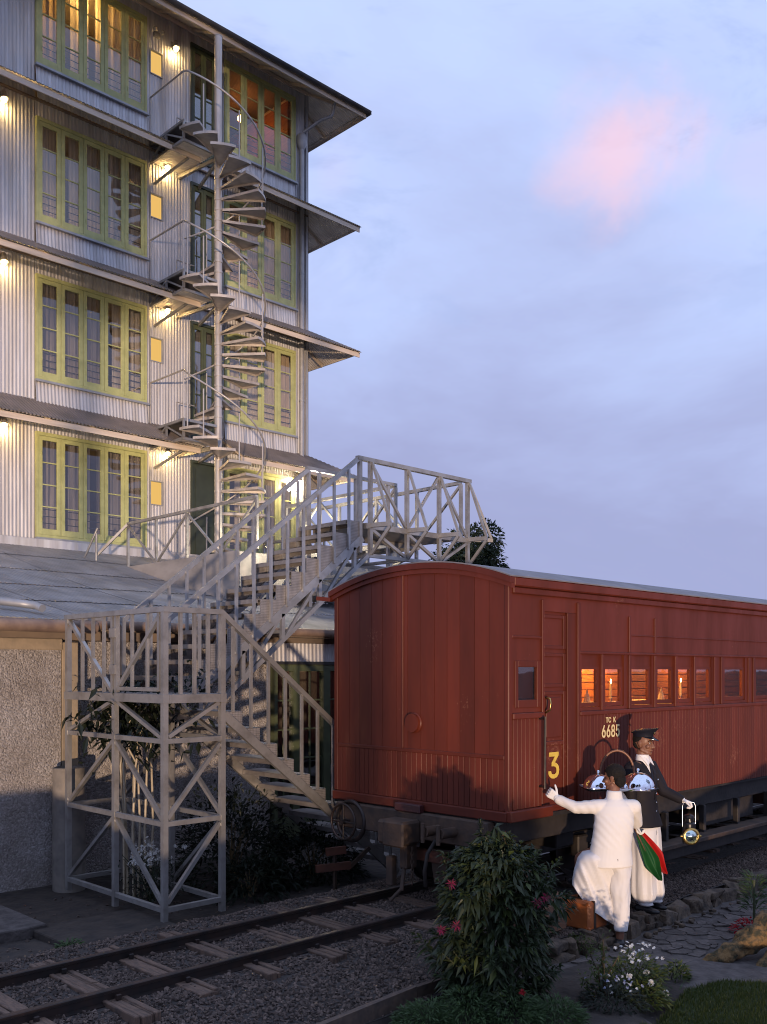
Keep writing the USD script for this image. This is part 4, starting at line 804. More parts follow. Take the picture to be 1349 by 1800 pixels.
for n in range(3):
    ztop, zbot = LAND[n + 1], LAND[n]; N = 13; da = (A1 - A0) / N
    for i in range(N):
        z = ztop - (i + 1) * (ztop - zbot) / (N + 1); a = A0 + da * i
        obj('tread', wedge(a - .04, a + da + .10, z), 'spiral_tread', spiral)
        obj('collar', lathe([(.085, -.05), (.094, -.05), (.094, .0), (.085, .0)], 16, (SPX, SPY, z - .006)), 'pole_paint', spiral, smooth=40)
        if i % 2 == 1 or i < 2:
            am = a + da * .5; p = (SPX + (SPR - .012) * math.cos(am), SPY + (SPR - .012) * math.sin(am))
            obj('baluster', rod((p[0], p[1], z - .05), (p[0], p[1], z + .98), .016, 8), 'pole_paint', spiral, smooth=50)
    # landing
    lx0, lx1, ly0, ly1 = SPX - .90, SPX + .02, SPY - .03, YF - .03
    z = ztop
    obj('landing_plate', [box(lx0 + .02, lx1, ly0 + .06, ly1, z - .012, z)], 'tread_steel', spiral)
    zb = z - .43
    obj('landing_soffit', [corrugated((lx0 + .03, ly1, zb + .03), (lx0 + .03, ly0 + .03, zb + .03), (lx1 - .10, ly1, zb + .03), (lx1 - .10, ly0 + .03, zb + .03), (0, 0, 1))], 'canopy_sheet', spiral, smooth=True)
    for p, q in (((lx0, ly0, z - .03), (lx0, ly1, z - .03)), ((lx0, ly0, z - .03), (lx1, ly0, z - .03)), ((lx0, ly0, zb), (lx0, ly1, zb)), ((lx0, ly0, zb), (lx1, ly0, zb)), ((lx1 - .08, ly1, zb), (lx1, ly0, zb))):
        obj('landing_beam', bar(p, q, .045, .055), 'galvanised', spiral)
    obj('landing_post', [bar((lx0, ly0, zb + .03), (lx0, ly0, z - .06), .045, .045, (0, 1, 0))], 'galvanised', spiral); obj('landing_post', [bar((lx0, (ly0 + ly1) / 2, zb + .03), (lx0, (ly0 + ly1) / 2, z - .06), .04, .04, (0, 1, 0))], 'galvanised', spiral)
    obj('landing_brace', [bar((lx0, ly1 - .05, zb + .02), (lx0, (ly0 + ly1) / 2, z - .06), .036, .036)], 'galvanised', spiral); obj('landing_brace', [bar((lx0, (ly0 + ly1) / 2, z - .06), (lx0, ly0, zb + .03), .036, .036)], 'galvanised', spiral)
    obj('wall_bracket', [bar((lx1 - .2, ly1, zb - .05), (SPX, SPY, zb - .05), .05, .07)], 'galvanised', spiral); obj('wall_bracket', [bar((lx1 + .35, ly1, zb - .10), (SPX, SPY, zb - .08), .05, .07)], 'galvanised', spiral)
    obj('wall_bracket', [bar((lx0 + .1, ly1, zb - .42), (lx0 + .45, ly0 + .5, zb - .02), .04, .05)], 'galvanised', spiral)
    # rail: level along the landing edge, then helical
    H = 1.02; pts = [(lx0, ly1, z + H), (lx0, ly1 - .4, z + H), (lx0, ly0 + .06, z + H), (lx0 + .01, ly0 + .0, z + H)]
    for t in np.linspace(math.radians(196), A1, 40):
        k = (t - A0) / (A1 - A0); pts.append((SPX + (SPR - .012) * math.cos(t), SPY + (SPR - .012) * math.sin(t), z + H - .03 - k * (ztop - zbot - .2)))
    obj('hand_rail', pipe(pts, .02, 8), 'pole_paint', spiral, smooth=True)
    obj('rail_post', rod((lx0, ly0, z), (lx0, ly0, z + H), .017, 8), 'pole_paint', spiral, smooth=50); obj('rail_post', rod((lx0, ly1 - .03, z), (lx0, ly1 - .03, z + H), .015, 8), 'pole_paint', spiral, smooth=50)
    obj('door_rail', [rod((lx0 + .45, ly1 - .35, z + .62), (lx1, ly1 - .35, z + .62), .013, 6), rod((lx0 + .45, ly1 - .35, z), (lx0 + .45, ly1 - .35, z + .62), .013, 6)], 'pole_paint', spiral, smooth=50)

# ================================================================ lamps on the building
def spotlight(x, z, y=YF - .13, label='', glow_='lamp_glow', turned=0.0):
    t = thing('wall_lamp', label, 'lamp', (x, y, z), turned, group='floodlights under the canopies')
    obj('bracket', [bar((0, .11, .10), (0, 0, .10), .025, .025), bar((-.05, .118, .1), (.05, .118, .1), .02, .12)], 'lamp_body', t)
    h = lathe([(.035, .13), (.05, .10), (.055, .0), (.07, -.05), (.075, -.055)], 16, (0, -.03, 0)); obj('housing', xf(h, rotx(math.radians(-14))), 'lamp_body', t, smooth=40)
    obj('bulb', xf(trimesh.creation.icosphere(2, .042), rotx(math.radians(-14)), (0, -.015, -.065)), glow_, t, smooth=True)
    return t
for n in range(3):
    fl = ('lowest', 'middle', 'upper')[n]; zc = SILL[n] + 2.16
    spotlight(7.90, zc, label=f'lit floodlight under the {fl} canopy left of the tall windows')
    spotlight(11.58, zc + .02, label=f'lit floodlight under the {fl} stair landing above a small window')
spotlight(11.80, 16.62, label='lit floodlight under the main eaves beside the spiral stair pole')
t = thing('security_lamp', 'unlit twin-bulb lamp fitting under the main eaves above the small window', 'lamp', (11.36, YF - .12, 16.72))
obj('base_plate', bbox_(-.07, .07, .02, .10, -.05, .05), 'lamp_body', t)
for s in (-1, 1): obj('shade', trimesh.Trimesh(trimesh.creation.icosphere(2, .05).vertices + [s * .09, -.04, .05], trimesh.creation.icosphere(2, .05).faces), 'lamp_body', t, smooth=True)
t = thing('end_lamp', 'brightest floodlight at the right end of the facade above the footbridge', 'lamp', (15.30, YF - .20, 7.35))
obj('bracket', bar((0, .18, .12), (0, 0, .12), .03, .03), 'lamp_body', t); obj('housing', lathe([(.05, .2), (.08, .14), (.10, .0)], 18), 'lamp_body', t, smooth=40); obj('bulb', trimesh.Trimesh(trimesh.creation.icosphere(2, .085).vertices * [1, 1, 1.5] + [0, 0, -.08], trimesh.creation.icosphere(2, .085).faces), 'big_lamp', t, smooth=True)
t = thing('deck_floodlight', 'unseen small floodlight on the side of the footbridge, placed to whiten the footbridge rails', 'lamp', (10.62, 12.35, 4.66))  # unseen source; placed to turn the bridge rails white
obj('base', bbox_(-.06, .18, -.05, .05, 0, .04), 'lamp_body', t); obj('housing', lathe([(.05, .04), (.065, .06), (.06, .12)], 16), 'lamp_body', t, smooth=40); obj('bulb', trimesh.Trimesh(trimesh.creation.icosphere(2, .055).vertices * 1.1 + [0, 0, .16], trimesh.creation.icosphere(2, .055).faces), 'deck_lamp', t, smooth=True)
t = thing('room_lantern', 'glowing hanging lantern behind the top left window', 'lamp', (9.85, 19.35, 16.72)); obj('shade', lathe([(.10, .25), (.17, -.2), (.15, -.2)], 14), 'room_lamp', t, smooth=40); obj('cord', rod((0, 0, .25), (0, 0, .75), .008, 6), 'black_bar', t)
t = thing('ceiling_lamp', 'small orange lamp inside the top right window', 'lamp', (14.75, 20.2, 16.85)); obj('bulb', trimesh.creation.icosphere(2, .085), 'orange_lamp', t, smooth=True); obj('cord', rod((0, 0, .08), (0, 0, .55), .008, 6), 'black_bar', t)

# ================================================================ railway carriage
car = thing('railway_carriage', 'dark red wooden railway carriage with arched roof and candlelit windows', 'railway carriage')
CX, CY0, CY1, CXE = 7.157, 5.582, 8.03, 22.0
CYM = (CY0 + CY1) / 2; ZB, ZEV, ZCR = 1.18, 3.485, 3.70
def arch_z(y, ze=ZEV, zc=ZCR, h=(CY1 - CY0) / 2): return ze + (zc - ze) * np.clip(1 - (np.abs(y - CYM) / h) ** 2.15, 0, 1)
def cp(name, m, mt='carriage_red', parent=None, smooth=False): return obj(name, m, mt, parent or car, smooth)
# ---- end wall: planks with shallow joints
yy = CY0 + .05; widths = []
ys = [CY0 + .05]; 
while ys[-1] < CY1 - .06: ys.append(min(CY1 - .05, ys[-1] + rng.uniform(.165, .205)))
for a, b in zip(ys[:-1], ys[1:]):
    n = 5; t = np.linspace(a + .0025, b - .0025, n); top = arch_z(t) - .06; d = rng.uniform(0, .003)
    poly = [(t[0], 1.80), (t[-1], 1.80)] + [(t[k], top[k]) for k in range(n - 1, -1, -1)]
    cp('plank', prism(poly, 'x', CX - d, CX + .03))
ys = np.linspace(CY0 + .05, CY1 - .05, 34)
for a, b in zip(ys[:-1], ys[1:]): cp('plank', bbox_(CX - .004 - rng.uniform(0, .002), CX + .03, a + .0022, b - .0022, 1.275, 1.765, .003))
cp('batten', [bbox_(CX - .012, CX + .028, CY0 + .05, CY1 - .05, 1.763, 1.802, .005)], 'carriage_red_trim')
cp('batten', [bbox_(CX - .016, CX, 6.955, 6.985, 1.80, 3.62, .006)], 'carriage_red_trim')
cp('end_beam', [bbox_(CX - .045, CX + .05, CY0 - .0, CY1, 1.18, 1.273, .008)], 'carriage_red_trim')
cp('corner_post', [bbox_(CX - .012, CX + .052, CY0 - .006, CY0 + .052, 1.275, 3.44, .008)], 'carriage_red_trim'); cp('corner_post', [bbox_(CX - .012, CX + .052, CY1 - .052, CY1 + .006, 1.275, 3.44, .008)], 'carriage_red_trim')
cp('inner_board', [box(CX + .03, CX + .05, CY0 + .05, CY1 - .05, 1.2, 3.4)], 'carriage_maroon')
cp('round_cap', [lathe([(.095, -.05), (.095, -.02), (.075, -.004), (.02, .0)][::-1], 28, (CX, 6.80, 2.07), 'x'), lathe([(.095, -.02), (.105, -.01), (.105, .0)], 28, (CX, 6.80, 2.07), 'x')], 'carriage_red_trim', smooth=40)
# ---- arched roof and its end mouldings
ey = np.linspace(CY0 - .055, CY1 + .055, 41); hh = (CY1 - CY0) / 2 + .055
def arch2(o): return arch_z(ey, ZEV + o, ZCR + o, hh)
def arch_band(x0, x1, o0, o1):
    A = np.column_stack([np.full(41, x0), ey, arch2(o0)]); B = np.column_stack([np.full(41, x0), ey, arch2(o1)]); A2, B2 = A + [x1 - x0, 0, 0], B + [x1 - x0, 0, 0]
    return cat_([quadstrip(B, A), quadstrip(A2, B2), quadstrip(A, A2), quadstrip(B2, B), trimesh.Trimesh(np.vstack([A[0], A2[0], B2[0], B[0]]), [[0, 1, 2], [0, 2, 3]]), trimesh.Trimesh(np.vstack([A[-1], A2[-1], B2[-1], B[-1]]), [[0, 2, 1], [0, 3, 2]])])
cp('roof_moulding', [arch_band(CX - .055, CX + .02, -.058, .0)], 'carriage_red_trim', smooth=40); cp('roof_moulding', [arch_band(CX - .032, CX + .02, -.105, -.060)], 'carriage_red_trim', smooth=40)
cp('roof', [arch_band(CX - .05, CXE, .002, .014)], 'carriage_roof', smooth=40)
cp('cornice', [bbox_(CX + .03, CXE, CY0 - .050, CY0 + .02, 3.40, 3.49, .012)], 'carriage_red_trim'); cp('cornice', [bbox_(CX + .05, CXE, CY0 - .022, CY0 + .02, 3.335, 3.397, .008)], 'carriage_red_trim')
cp('cornice', [bbox_(CX + .03, CXE, CY1 - .02, CY1 + .05, 3.40, 3.49, .012)], 'carriage_red_trim'); cp('roof_bracket', [bar((CX - .03, CY1 + .03, 3.40), (CX - .09, CY1 + .20, 3.42), .05, .045)], 'carriage_red_trim')
# ---- side facing the garden
WIN = [(8.36, 8.68), (8.84, 9.145), (9.37, 9.73), (9.93, 10.24), (10.40, 10.69), (10.85, 11.17), (11.59, 12.09), (12.49, 12.95), (13.4, 13.9), (14.4, 14.9)]
GZ0, GZ1, BELT, SILLZ = 2.275, 2.62, 2.79, 2.175
P0, P1 = CY0, CY0 + .028
# lower boarding
xs = list(np.arange(CX + .06, 7.68, .0655)); 
for a, b in zip(xs[:-1], xs[1:]): cp('plank', bbox_(a + .002, b - .002, P0 - .001 - rng.uniform(0, .002), P1, 1.285, SILLZ - .03, .0028))
a = 8.33
while a < 15.0: cp('plank', bbox_(a + .002, a + .0645 - .002, P0 - .001 - rng.uniform(0, .002), P1, 1.19, SILLZ - .03, .0022)); a += .0645
cp('boarding', [bbox_(15.0, CXE, P0, P1, 1.17, SILLZ - .03, .004)])
for x in (9.295, 13.2): cp('vertical_strip', [bbox_(x - .012, x + .012, P0 - .012, P0 + .01, 1.185, SILLZ - .02, .004)], 'carriage_red_trim')
cp('sill_rail', [bbox_(CX + .05, 7.69, P0 - .02, P1, SILLZ - .03, SILLZ + .025, .006)], 'carriage_red_trim'); cp('sill_rail', [bbox_(8.32, CXE, P0 - .02, P1, SILLZ - .03, SILLZ + .012, .006)], 'carriage_red_trim')
cp('foot_ledge', [bbox_(CX - .03, 7.80, P0 - .05, P1, 1.18, 1.282, .008)], 'carriage_red_trim')
# upper panelling
SK0, SK1 = CY0 + .014, CY0 + .045
def skin(x0, x1, z0, z1): cp('panel', box(x0, x1, SK0, SK1, z0, z1))
skin(CX + .05, 7.70, BELT + .13, 3.345); skin(8.31, 9.30, BELT, 3.345); skin(9.30, 9.86, BELT, 3.345); skin(9.86, 13.0, BELT, 3.345); skin(13.0, CXE, BELT, 3.345)
skin(7.70, 8.31, 3.19, 3.345)
prev = 8.31
for (a, b) in WIN + [(CXE, CXE)]:
    if a - .035 > prev: skin(prev, a - .035, SILLZ, BELT)
    if a < CXE: skin(a - .035, b + .05, SILLZ, GZ0 - .05)
    prev = b + .05
cp('belt_rail', [bbox_(8.32, CXE, P0 - .008, SK1, BELT - .013, BELT + .013, .005)], 'carriage_red_trim'); cp('belt_rail', [bbox_(9.30, CXE, P0 + .002, SK1, 2.985, 3.0, .004)], 'carriage_red_trim')
for x in (8.335, 8.76, 9.30, 9.845, 10.32, 10.77, 11.28, 11.47, 12.24, 12.38, 13.1, 13.3, 14.1): cp('stile', [bbox_(x - .026, x + .026, P0 - .004, SK1, SILLZ + .012, BELT - .012, .005)], 'carriage_red_trim')
for x in (8.335, 9.30, 9.845): cp('stile', [bbox_(x - .018, x + .018, P0 - .002, SK1, BELT + .012, 3.30 if x < 9 else 3.20, .005)], 'carriage_red_trim')
for i, (a, b) in enumerate(WIN):
    w = cp('window', [box(a - .03, a, SK0 + .012, SK1 + .02, GZ0 - .045, GZ1 + .03), box(b, b + .045, SK0 + .012, SK1 + .02, GZ0 - .045, GZ1 + .03), box(a, b, SK0 + .012, SK1 + .02, GZ0 - .045, GZ0), box(a, b, SK0 + .012, SK1 + .02, GZ1, GZ1 + .03)], 'carriage_red_trim')
    obj('shutter_panel', box(a - .03, b + .045, SK0 + .018, SK1 + .012, GZ1 + .03, BELT - .01), 'carriage_red', w)
    obj('pane', box(a, b, SK1, SK1 + .004, GZ0, GZ1), 'carriage_pane', w)
# window and door at the near end
skin(CX + .05, 7.70, SILLZ + .02, 2.28); skin(CX + .05, 7.30, 2.28, BELT + .13); skin(7.665, 7.70, 2.28, BELT + .13); skin(7.30, 7.665, 2.66, BELT + .13)
w = cp('window', [bbox_(7.265, 7.31, P0 + .004, SK1, 2.25, 2.70, .004), bbox_(7.61, 7.675, P0 + .004, SK1, 2.25, 2.70, .004), bbox_(7.31, 7.61, P0 + .004, SK1, 2.25, 2.325, .004), bbox_(7.31, 7.61, P0 + .004, SK1, 2.64, 2.70, .004)], 'carriage_red_trim')
obj('pane', box(7.31, 7.61, SK0 + .012, SK0 + .016, 2.325, 2.64), 'carriage_pane', w); obj('blind', box(7.30, 7.62, SK1 + .02, SK1 + .03, 2.3, 2.66), 'carriage_maroon', w)
cp('frame_strip', [bbox_(CX + .05, 7.69, P0 - .004, SK1, BELT + .125, BELT + .15, .004), bbox_(7.675, 7.715, P0 - .008, SK1, SILLZ + .02, 3.30, .005)], 'carriage_red_trim')
dr = cp('door', [box(7.72, 8.13, CY0 + .045, CY0 + .075, 1.20, 3.19)], 'carriage_red')
D0 = CY0 + .030
for z0, z1 in ((2.82, 3.16), (2.44, 2.78), (1.235, 2.40)):
    obj('door_frame', [bbox_(7.722, 7.765, D0, D0 + .016, z0, z1, .004), bbox_(8.085, 8.128, D0, D0 + .016, z0, z1, .004), bbox_(7.765, 8.085, D0, D0 + .016, z1 - .035, z1, .004), bbox_(7.765, 8.085, D0, D0 + .016, z0, z0 + .035, .004)], 'carriage_red_trim', dr)
obj('door_panel', bbox_(7.80, 8.05, D0 + .003, D0 + .016, 1.94, 2.34, .006), 'carriage_red', dr); obj('door_panel', bbox_(7.765, 8.085, D0 - .002, D0 + .016, 1.86, 1.905, .006), 'carriage_red_trim', dr)
cp('door_post', [bbox_(8.13, 8.31, P0 + .012, SK1 + .03, 1.19, 3.19, .006)], 'carriage_red'); cp('door_post', [bbox_(8.285, 8.325, P0 - .008, SK1, 1.19, 3.30, .006)], 'carriage_red_trim')
cp('long_handrail', [rod((7.635, CY0 - .065, 1.46), (7.635, CY0 - .065, 2.16), .015, 10), rod((7.635, CY0 - .065, 2.14), (7.635, CY0, 2.14), .012, 8), rod((7.635, CY0 - .065, 1.48), (7.635, CY0, 1.48), .012, 8)], 'wheel_dark', smooth=50)
cp('door_handle', [pipe([(7.735, CY0 - .0, 2.34), (7.74, CY0 - .05, 2.33), (7.74, CY0 - .06, 2.28), (7.74, CY0 - .05, 2.22), (7.735, CY0, 2.19)], .010, 8)], 'brass', smooth=True)
def lettering(t, h, x, z, mt, name, bold=True, y=CY0 - .008):
    m = meshkit.text_mesh(t, h, .003, bold); v = np.array(m.vertices); wd = v[:, 0].max() - v[:, 0].min(); v = np.column_stack([(v[:, 0] - v[:, 0].min() - wd / 2), -v[:, 2], v[:, 1]])
    if len(t) == 4: v[:, 0] *= .82
    cp(name, trimesh.Trimesh(v + [x, y, z], m.faces, process=False), mt)
lettering('3', .245, 7.932, 1.54, 'yellow_paint', 'number', y=D0 + .012); lettering('TC  K', .055, 8.895, 2.055, 'cream_paint', 'lettering', True); lettering('6685', .125, 8.895, 1.902, 'cream_paint', 'number')
# ---- inside
cp('interior', [box(CX + .06, CXE, 7.86, 7.9, 1.2, 3.4), box(CX + .06, CXE, CY0 + .05, 7.9, 1.22, 1.26), box(CX + .06, CXE, CY0 + .05, 7.9, 3.33, 3.36), box(8.27, 8.30, CY0 + .06, 7.86, 1.26, 3.33), box(18.2, 18.23, CY0 + .06, 7.86, 1.26, 3.33), box(CXE - .05, CXE, CY0, CY1, 1.2, 3.4)], 'inner_wood')
cp('wall_slat', [bbox_(8.31, 18.19, 7.835, 7.86, 2.0 + .11 * k, 2.0 + .11 * k + .10, .006) for k in range(11)], 'inner_wood')
cp('far_side', [box(CX + .05, CXE, CY1 - .03, CY1, 1.18, 3.42)], 'carriage_red')
for i, x in enumerate((11.7, 14.4)):  # lamps out of view above the windows, placed to light the interior
    lp = thing('ceiling_lamp', ('unseen warm lamp inside the carriage, lighting the first windows', 'unseen dimmer lamp inside the carriage, lighting the part beyond the second table')[i], 'lamp', (x, 7.3, 2.98))
    obj('bulb', trimesh.creation.icosphere(2, .06 if i == 0 else .035), 'carriage_lamp', lp, smooth=True); obj('stem', rod((0, 0, .05), (0, 0, .35), .01, 6), 'brass', lp)
for i, x in enumerate((9.15, 10.8)):
    lp = thing('table_lamp', ('unseen small lamp over the first dining table, lighting its napkin', 'unseen small lamp over the second dining table, lighting its napkin')[i], 'lamp', (x, 6.25, 3.0)); obj('bulb', trimesh.creation.icosphere(2, .028), 'carriage_lamp', lp, smooth=True); obj('stem', rod((0, 0, .02), (0, 0, .33), .01, 6), 'brass', lp)  # hidden above the window tops, placed to light the napkins
for i, x in enumerate((9.20, 10.80)):
    tb = thing('dining_table', ('white clothed dining table at the first lit carriage windows', 'white clothed dining table at the second group of carriage windows')[i], 'table', (x, 6.0, 1.26))
    obj('tablecloth', [bbox_(-.34, .34, -.33, .33, .70, .985, .01)], 'napkin', tb); obj('leg', box(-.04, .04, -.04, .04, 0, .70), 'inner_wood', tb)
    nx, cxx = (8.97, 9.43) if i == 0 else (10.57, 11.03)
    t = thing('napkin', ('folded white napkin cone behind the first lit carriage window', 'folded white napkin cone behind the fourth carriage window')[i], 'napkin', (nx, 5.92, 2.245)); obj('folded_cloth', lathe([(.045, 0), (.03, .07), (.003, .16)], 10), 'napkin', t, smooth=30)
    t = thing('candle', ('lit white candle behind the second carriage window', 'lit white candle behind the fifth carriage window')[i], 'candle', (cxx + .02, 5.92, 2.245)); obj('holder', lathe([(.05, 0), (.05, .012), (.018, .02), (.018, .05)], 14), 'silver', t, smooth=40); obj('wax', rod((0, 0, .05), (0, 0, .215), .0135, 10), 'candle_wax', t, smooth=50); obj('flame', trimesh.Trimesh(trimesh.creation.icosphere(1, 1).vertices * [.010, .010, .026] + [0, 0, .242], trimesh.creation.icosphere(1, 1).faces), 'candle_flame', t, smooth=True)
# ---- underframe, buffer gear and bogies
cp('sole_bar', [bbox_(CX + .02, CXE, CY0 + .13, CY0 + .20, .93, 1.178, .01)], 'underframe'); cp('sole_bar', [bbox_(CX + .02, CXE, CY1 - .20, CY1 - .13, .93, 1.178, .01)], 'underframe'); cp('floor_planks', [box(CX, CXE, CY0 + .02, CY1 - .02, 1.16, 1.2)], 'underframe')
cp('headstock', [bbox_(CX - .10, CX + .02, CY0 + .18, CY1 - .12, .90, 1.165, .012)], 'underframe_rust')
cp('fall_plate', [bbox_(CX - .12, CX - .05, 6.62, 6.98, 1.165, 1.245, .008)], 'carriage_maroon')
cp('buffer_box', [bbox_(6.78, 7.06, 6.62, 6.98, .86, 1.10, .025)], 'underframe_rust'); cp('buffer_plate', [bbox_(6.74, 6.775, 6.57, 6.86, .855, 1.105, .03)], 'underframe_rust')
for y in (6.38, 6.18): cp('buffer_guide', [rod((6.85, y, 1.03), (7.07, y, 1.03), .05, 14), rod((6.83, y, .93), (6.83, y, 1.12), .022, 10)], 'underframe_rust', smooth=50)
hwheel = cp('hand_wheel', [pipe([(6.98, 7.70 + .19 * math.cos(t), .97 + .19 * math.sin(t)) for t in np.linspace(0, 2 * PI, 36, endpoint=False)], .014, 8, True), rod((6.98, 7.70, .785), (6.98, 7.70, 1.155), .012, 8), rod((6.98, 7.52, .97), (6.98, 7.88, .97), .011, 8), lathe([(.03, -.03), (.03, .03)], 12, (6.98, 7.70, .97), 'x')], 'wheel_dark', smooth=50)
cp('hand_wheel', [pipe([(7.06, 7.66 + .21 * math.cos(t), .975 + .21 * math.sin(t)) for t in np.linspace(0, 2 * PI, 36, endpoint=False)], .025, 8, True), rod((6.96, 7.70, .97), (7.1, 7.68, .97), .02, 10)], 'wheel_dark', smooth=50)
cp('coupling', [bbox_(6.92, 7.10, 6.70, 6.80, .60, .86, .02), rod((6.95, 6.75, .62), (6.88, 6.72, .40), .022, 8), rod((6.88, 6.72, .42), (6.80, 6.80, .30), .018, 8), bbox_(6.88, 6.96, 6.86, 6.95, .42, .72, .01)], 'underframe_rust')
cp('chain', [pipe([(6.93 + .018 * math.cos(t), 6.62 + (.0 if k % 2 else .012 * math.cos(t)) , .82 - k * .042 + .024 * math.sin(t)) for t in np.linspace(0, 2 * PI, 10, endpoint=False)], .006, 5, True) for k in range(9)], 'underframe_rust', smooth=True)
cp('brake_hose', [pipe([(7.06, 6.42, .92), (6.95, 6.43, .80), (6.93, 6.45, .62), (7.0, 6.5, .46)], .02, 8)], 'underframe', smooth=True)
cp('brake_shield', [prism([(6.15, .82), (6.62, .80), (6.55, .46), (6.28, .50)], 'x', 7.18, 7.20)], 'underframe_rust')
cp('cross_beam', [bbox_(7.16, 7.24, 5.75, 7.0, .66, .78, .01)], 'rust_red'); cp('corner_stay', [bar((7.16, 6.0, .9), (7.26, 5.95, .5), .03, .03)], 'rust_red')
for bx in (8.6, 17.5):
    for y in (6.30, 7.31): cp('bogie_frame', [bbox_(bx - 1.05, bx + 1.05, y - .03, y + .03, .60, .76, .01)], 'underframe')
    for dx in (-.68, .68):
        for y in (6.38, 7.23):
            wl = cp('wheel', lathe([(.05, -.05), (.07, -.06), (.29, -.05), (.30, -.05), (.31, .04), (.345, .045), (.345, .07), (.30, .07), (.28, .03), (.08, .04), (.05, .05)] if y > 7 else [(.05, -.05), (.08, -.04), (.28, -.03), (.30, -.07), (.345, -.07), (.345, -.045), (.31, -.04), (.30, .05), (.29, .05), (.07, .06), (.05, .05)], 28, (bx + dx, y, .605), 'y'), 'wheel_dark', smooth=40)
        cp('axle', rod((bx + dx, 6.25, .6), (bx + dx, 7.36, .6), .05, 12), 'wheel_dark', smooth=50)
        for y in (6.24, 7.37): cp('axle_box', bbox_(bx + dx - .10, bx + dx + .10, y - .07, y + .05, .50, .74, .015), 'underframe')
    cp('bolster', [bbox_(bx - .16, bx + .16, 5.95, 7.7, .72, .93, .01)], 'underframe')
cp('running_board', [bbox_(8.95, CXE, CY0 - .10, CY0 + .12, .56, .615, .008)], 'underframe_rust'); cp('board_edge', [bbox_(8.95, CXE, CY0 + .02, CY0 + .06, .40, .53, .008)], 'underframe')
for x in np.arange(9.3, 20, .92): cp('board_hanger', [bbox_(x - .03, x + .03, CY0 + .06, CY0 + .13, .56, .95, .006)], 'underframe')
cp('battery_box', [bbox_(11.5, 12.9, CY0 + .25, CY0 + .9, .62, .95, .01)], 'underframe'); cp('battery_box', [bbox_(14.2, 15.2, CY0 + .25, CY0 + .9, .60, .95, .01)], 'rust_red')
cp('truss_rod', [pipe([(9.7, CY0 + .35, .92), (11.0, CY0 + .35, .68), (15, CY0 + .35, .68), (16.4, CY0 + .35, .92)], .018, 8)], 'underframe', smooth=True)

# ================================================================ timber steps, suitcase, trestle
stp = thing('wooden_steps', 'low wooden step block of weathered planks below the carriage door', 'steps')
for k in range(3): obj('plank', bbox_(6.93, 7.44 + .01 * k, 5.14 + k * .085, 5.14 + k * .085 + .08, .50, .545, .006), 'step_wood', stp)
for k in range(2): obj('plank', bbox_(6.85 + .02 * k, 7.26, 5.40 + k * .085, 5.40 + k * .085 + .08, .70, .745, .006), 'step_wood', stp)
for x0, x1, y0, y1, z0, z1 in ((6.97, 7.05, 5.16, 5.36, .2, .5), (7.34, 7.42, 5.16, 5.36, .2, .5), (6.89, 6.97, 5.42, 5.54, .2, .70), (7.16, 7.24, 5.42, 5.54, .2, .70)): obj('support', bbox_(x0, x1, y0, y1, z0, z1, .006), 'step_wood', stp)
obj('rail_plank', bbox_(6.93, 7.44, 5.13, 5.17, .36, .47, .006), 'step_wood', stp); obj('rail_plank', bbox_(6.93, 7.44, 5.13, 5.17, .22, .33, .006), 'step_wood', stp)
su = thing('suitcase', 'orange brown leather suitcase standing on the ground behind the waiter', 'suitcase', (7.68, 5.19, .15), 0)
obj('case', bbox_(-.02, .30, -.16, .15, .008, .285, .022), 'suitcase_leather', su, smooth=30)
obj('strap', [box(.055, .095, -.163, .153, .005, .288)], 'dark_leather', su); obj('corner_guard', [bbox_(-.024, .02, -.164, -.12, .004, .05, .008), bbox_(-.024, .02, -.164, -.12, .245, .289, .008)], 'suitcase_leather', su)
obj('handle', pipe([(.10, -.05, .285), (.10, -.045, .315), (.10, .035, .315), (.10, .04, .285)], .009, 8), 'dark_leather', su, smooth=True)
tr = thing('red_trestle', 'small red wooden stop board on a post behind the hand wheel', 'trestle')
obj('board', bar((7.36, 8.60, .27), (7.75, 8.42, .29), .04, .09), 'rust_red', tr); obj('post', bbox_(7.56, 7.60, 8.49, 8.53, .0, .50, .005), 'underframe_rust', tr); obj('cross_board', bar((7.48, 8.55, .46), (7.70, 8.45, .475), .05, .09), 'rust_red', tr); obj('brace', bar((7.72, 8.44, .24), (7.98, 8.33, .48), .035, .045), 'underframe_rust', tr)

# ================================================================ people
def ball(c, r, s=16): return m3.Manifold.sphere(r, s).translate([float(v) for v in c])
def chain(pts):
    """pts: [(point, radius)...]: hulls of neighbouring spheres"""
    o = [m3.Manifold.batch_hull([ball(a, ra), ball(b, rb)]) for (a, ra), (b, rb) in zip(pts[:-1], pts[1:])]
    return m3.Manifold.batch_boolean(o, m3.OpType.Add)
def blob(c, r, R=None):
    m = m3.Manifold.sphere(1, 24).scale([float(v) for v in r])
    if R is not None: m = m.transform(np.column_stack([np.asarray(R, float), np.zeros(3)]))
    return m.translate([float(v) for v in c])
def solid(mesh):
    return m3.Manifold(m3.Mesh(np.asarray(mesh.vertices, np.float32), np.asarray(mesh.faces, np.uint32)))
def fuse(ms, edge=.02, it=6, lamb=.5):
    m = m3.Manifold.batch_boolean(ms, m3.OpType.Add).refine_to_length(edge).to_mesh()
    t = trimesh.Trimesh(m.vert_properties[:, :3], m.tri_verts, process=True)
    trimesh.smoothing.filter_taubin(t, lamb=lamb, nu=lamb + .03, iterations=it)
    return t
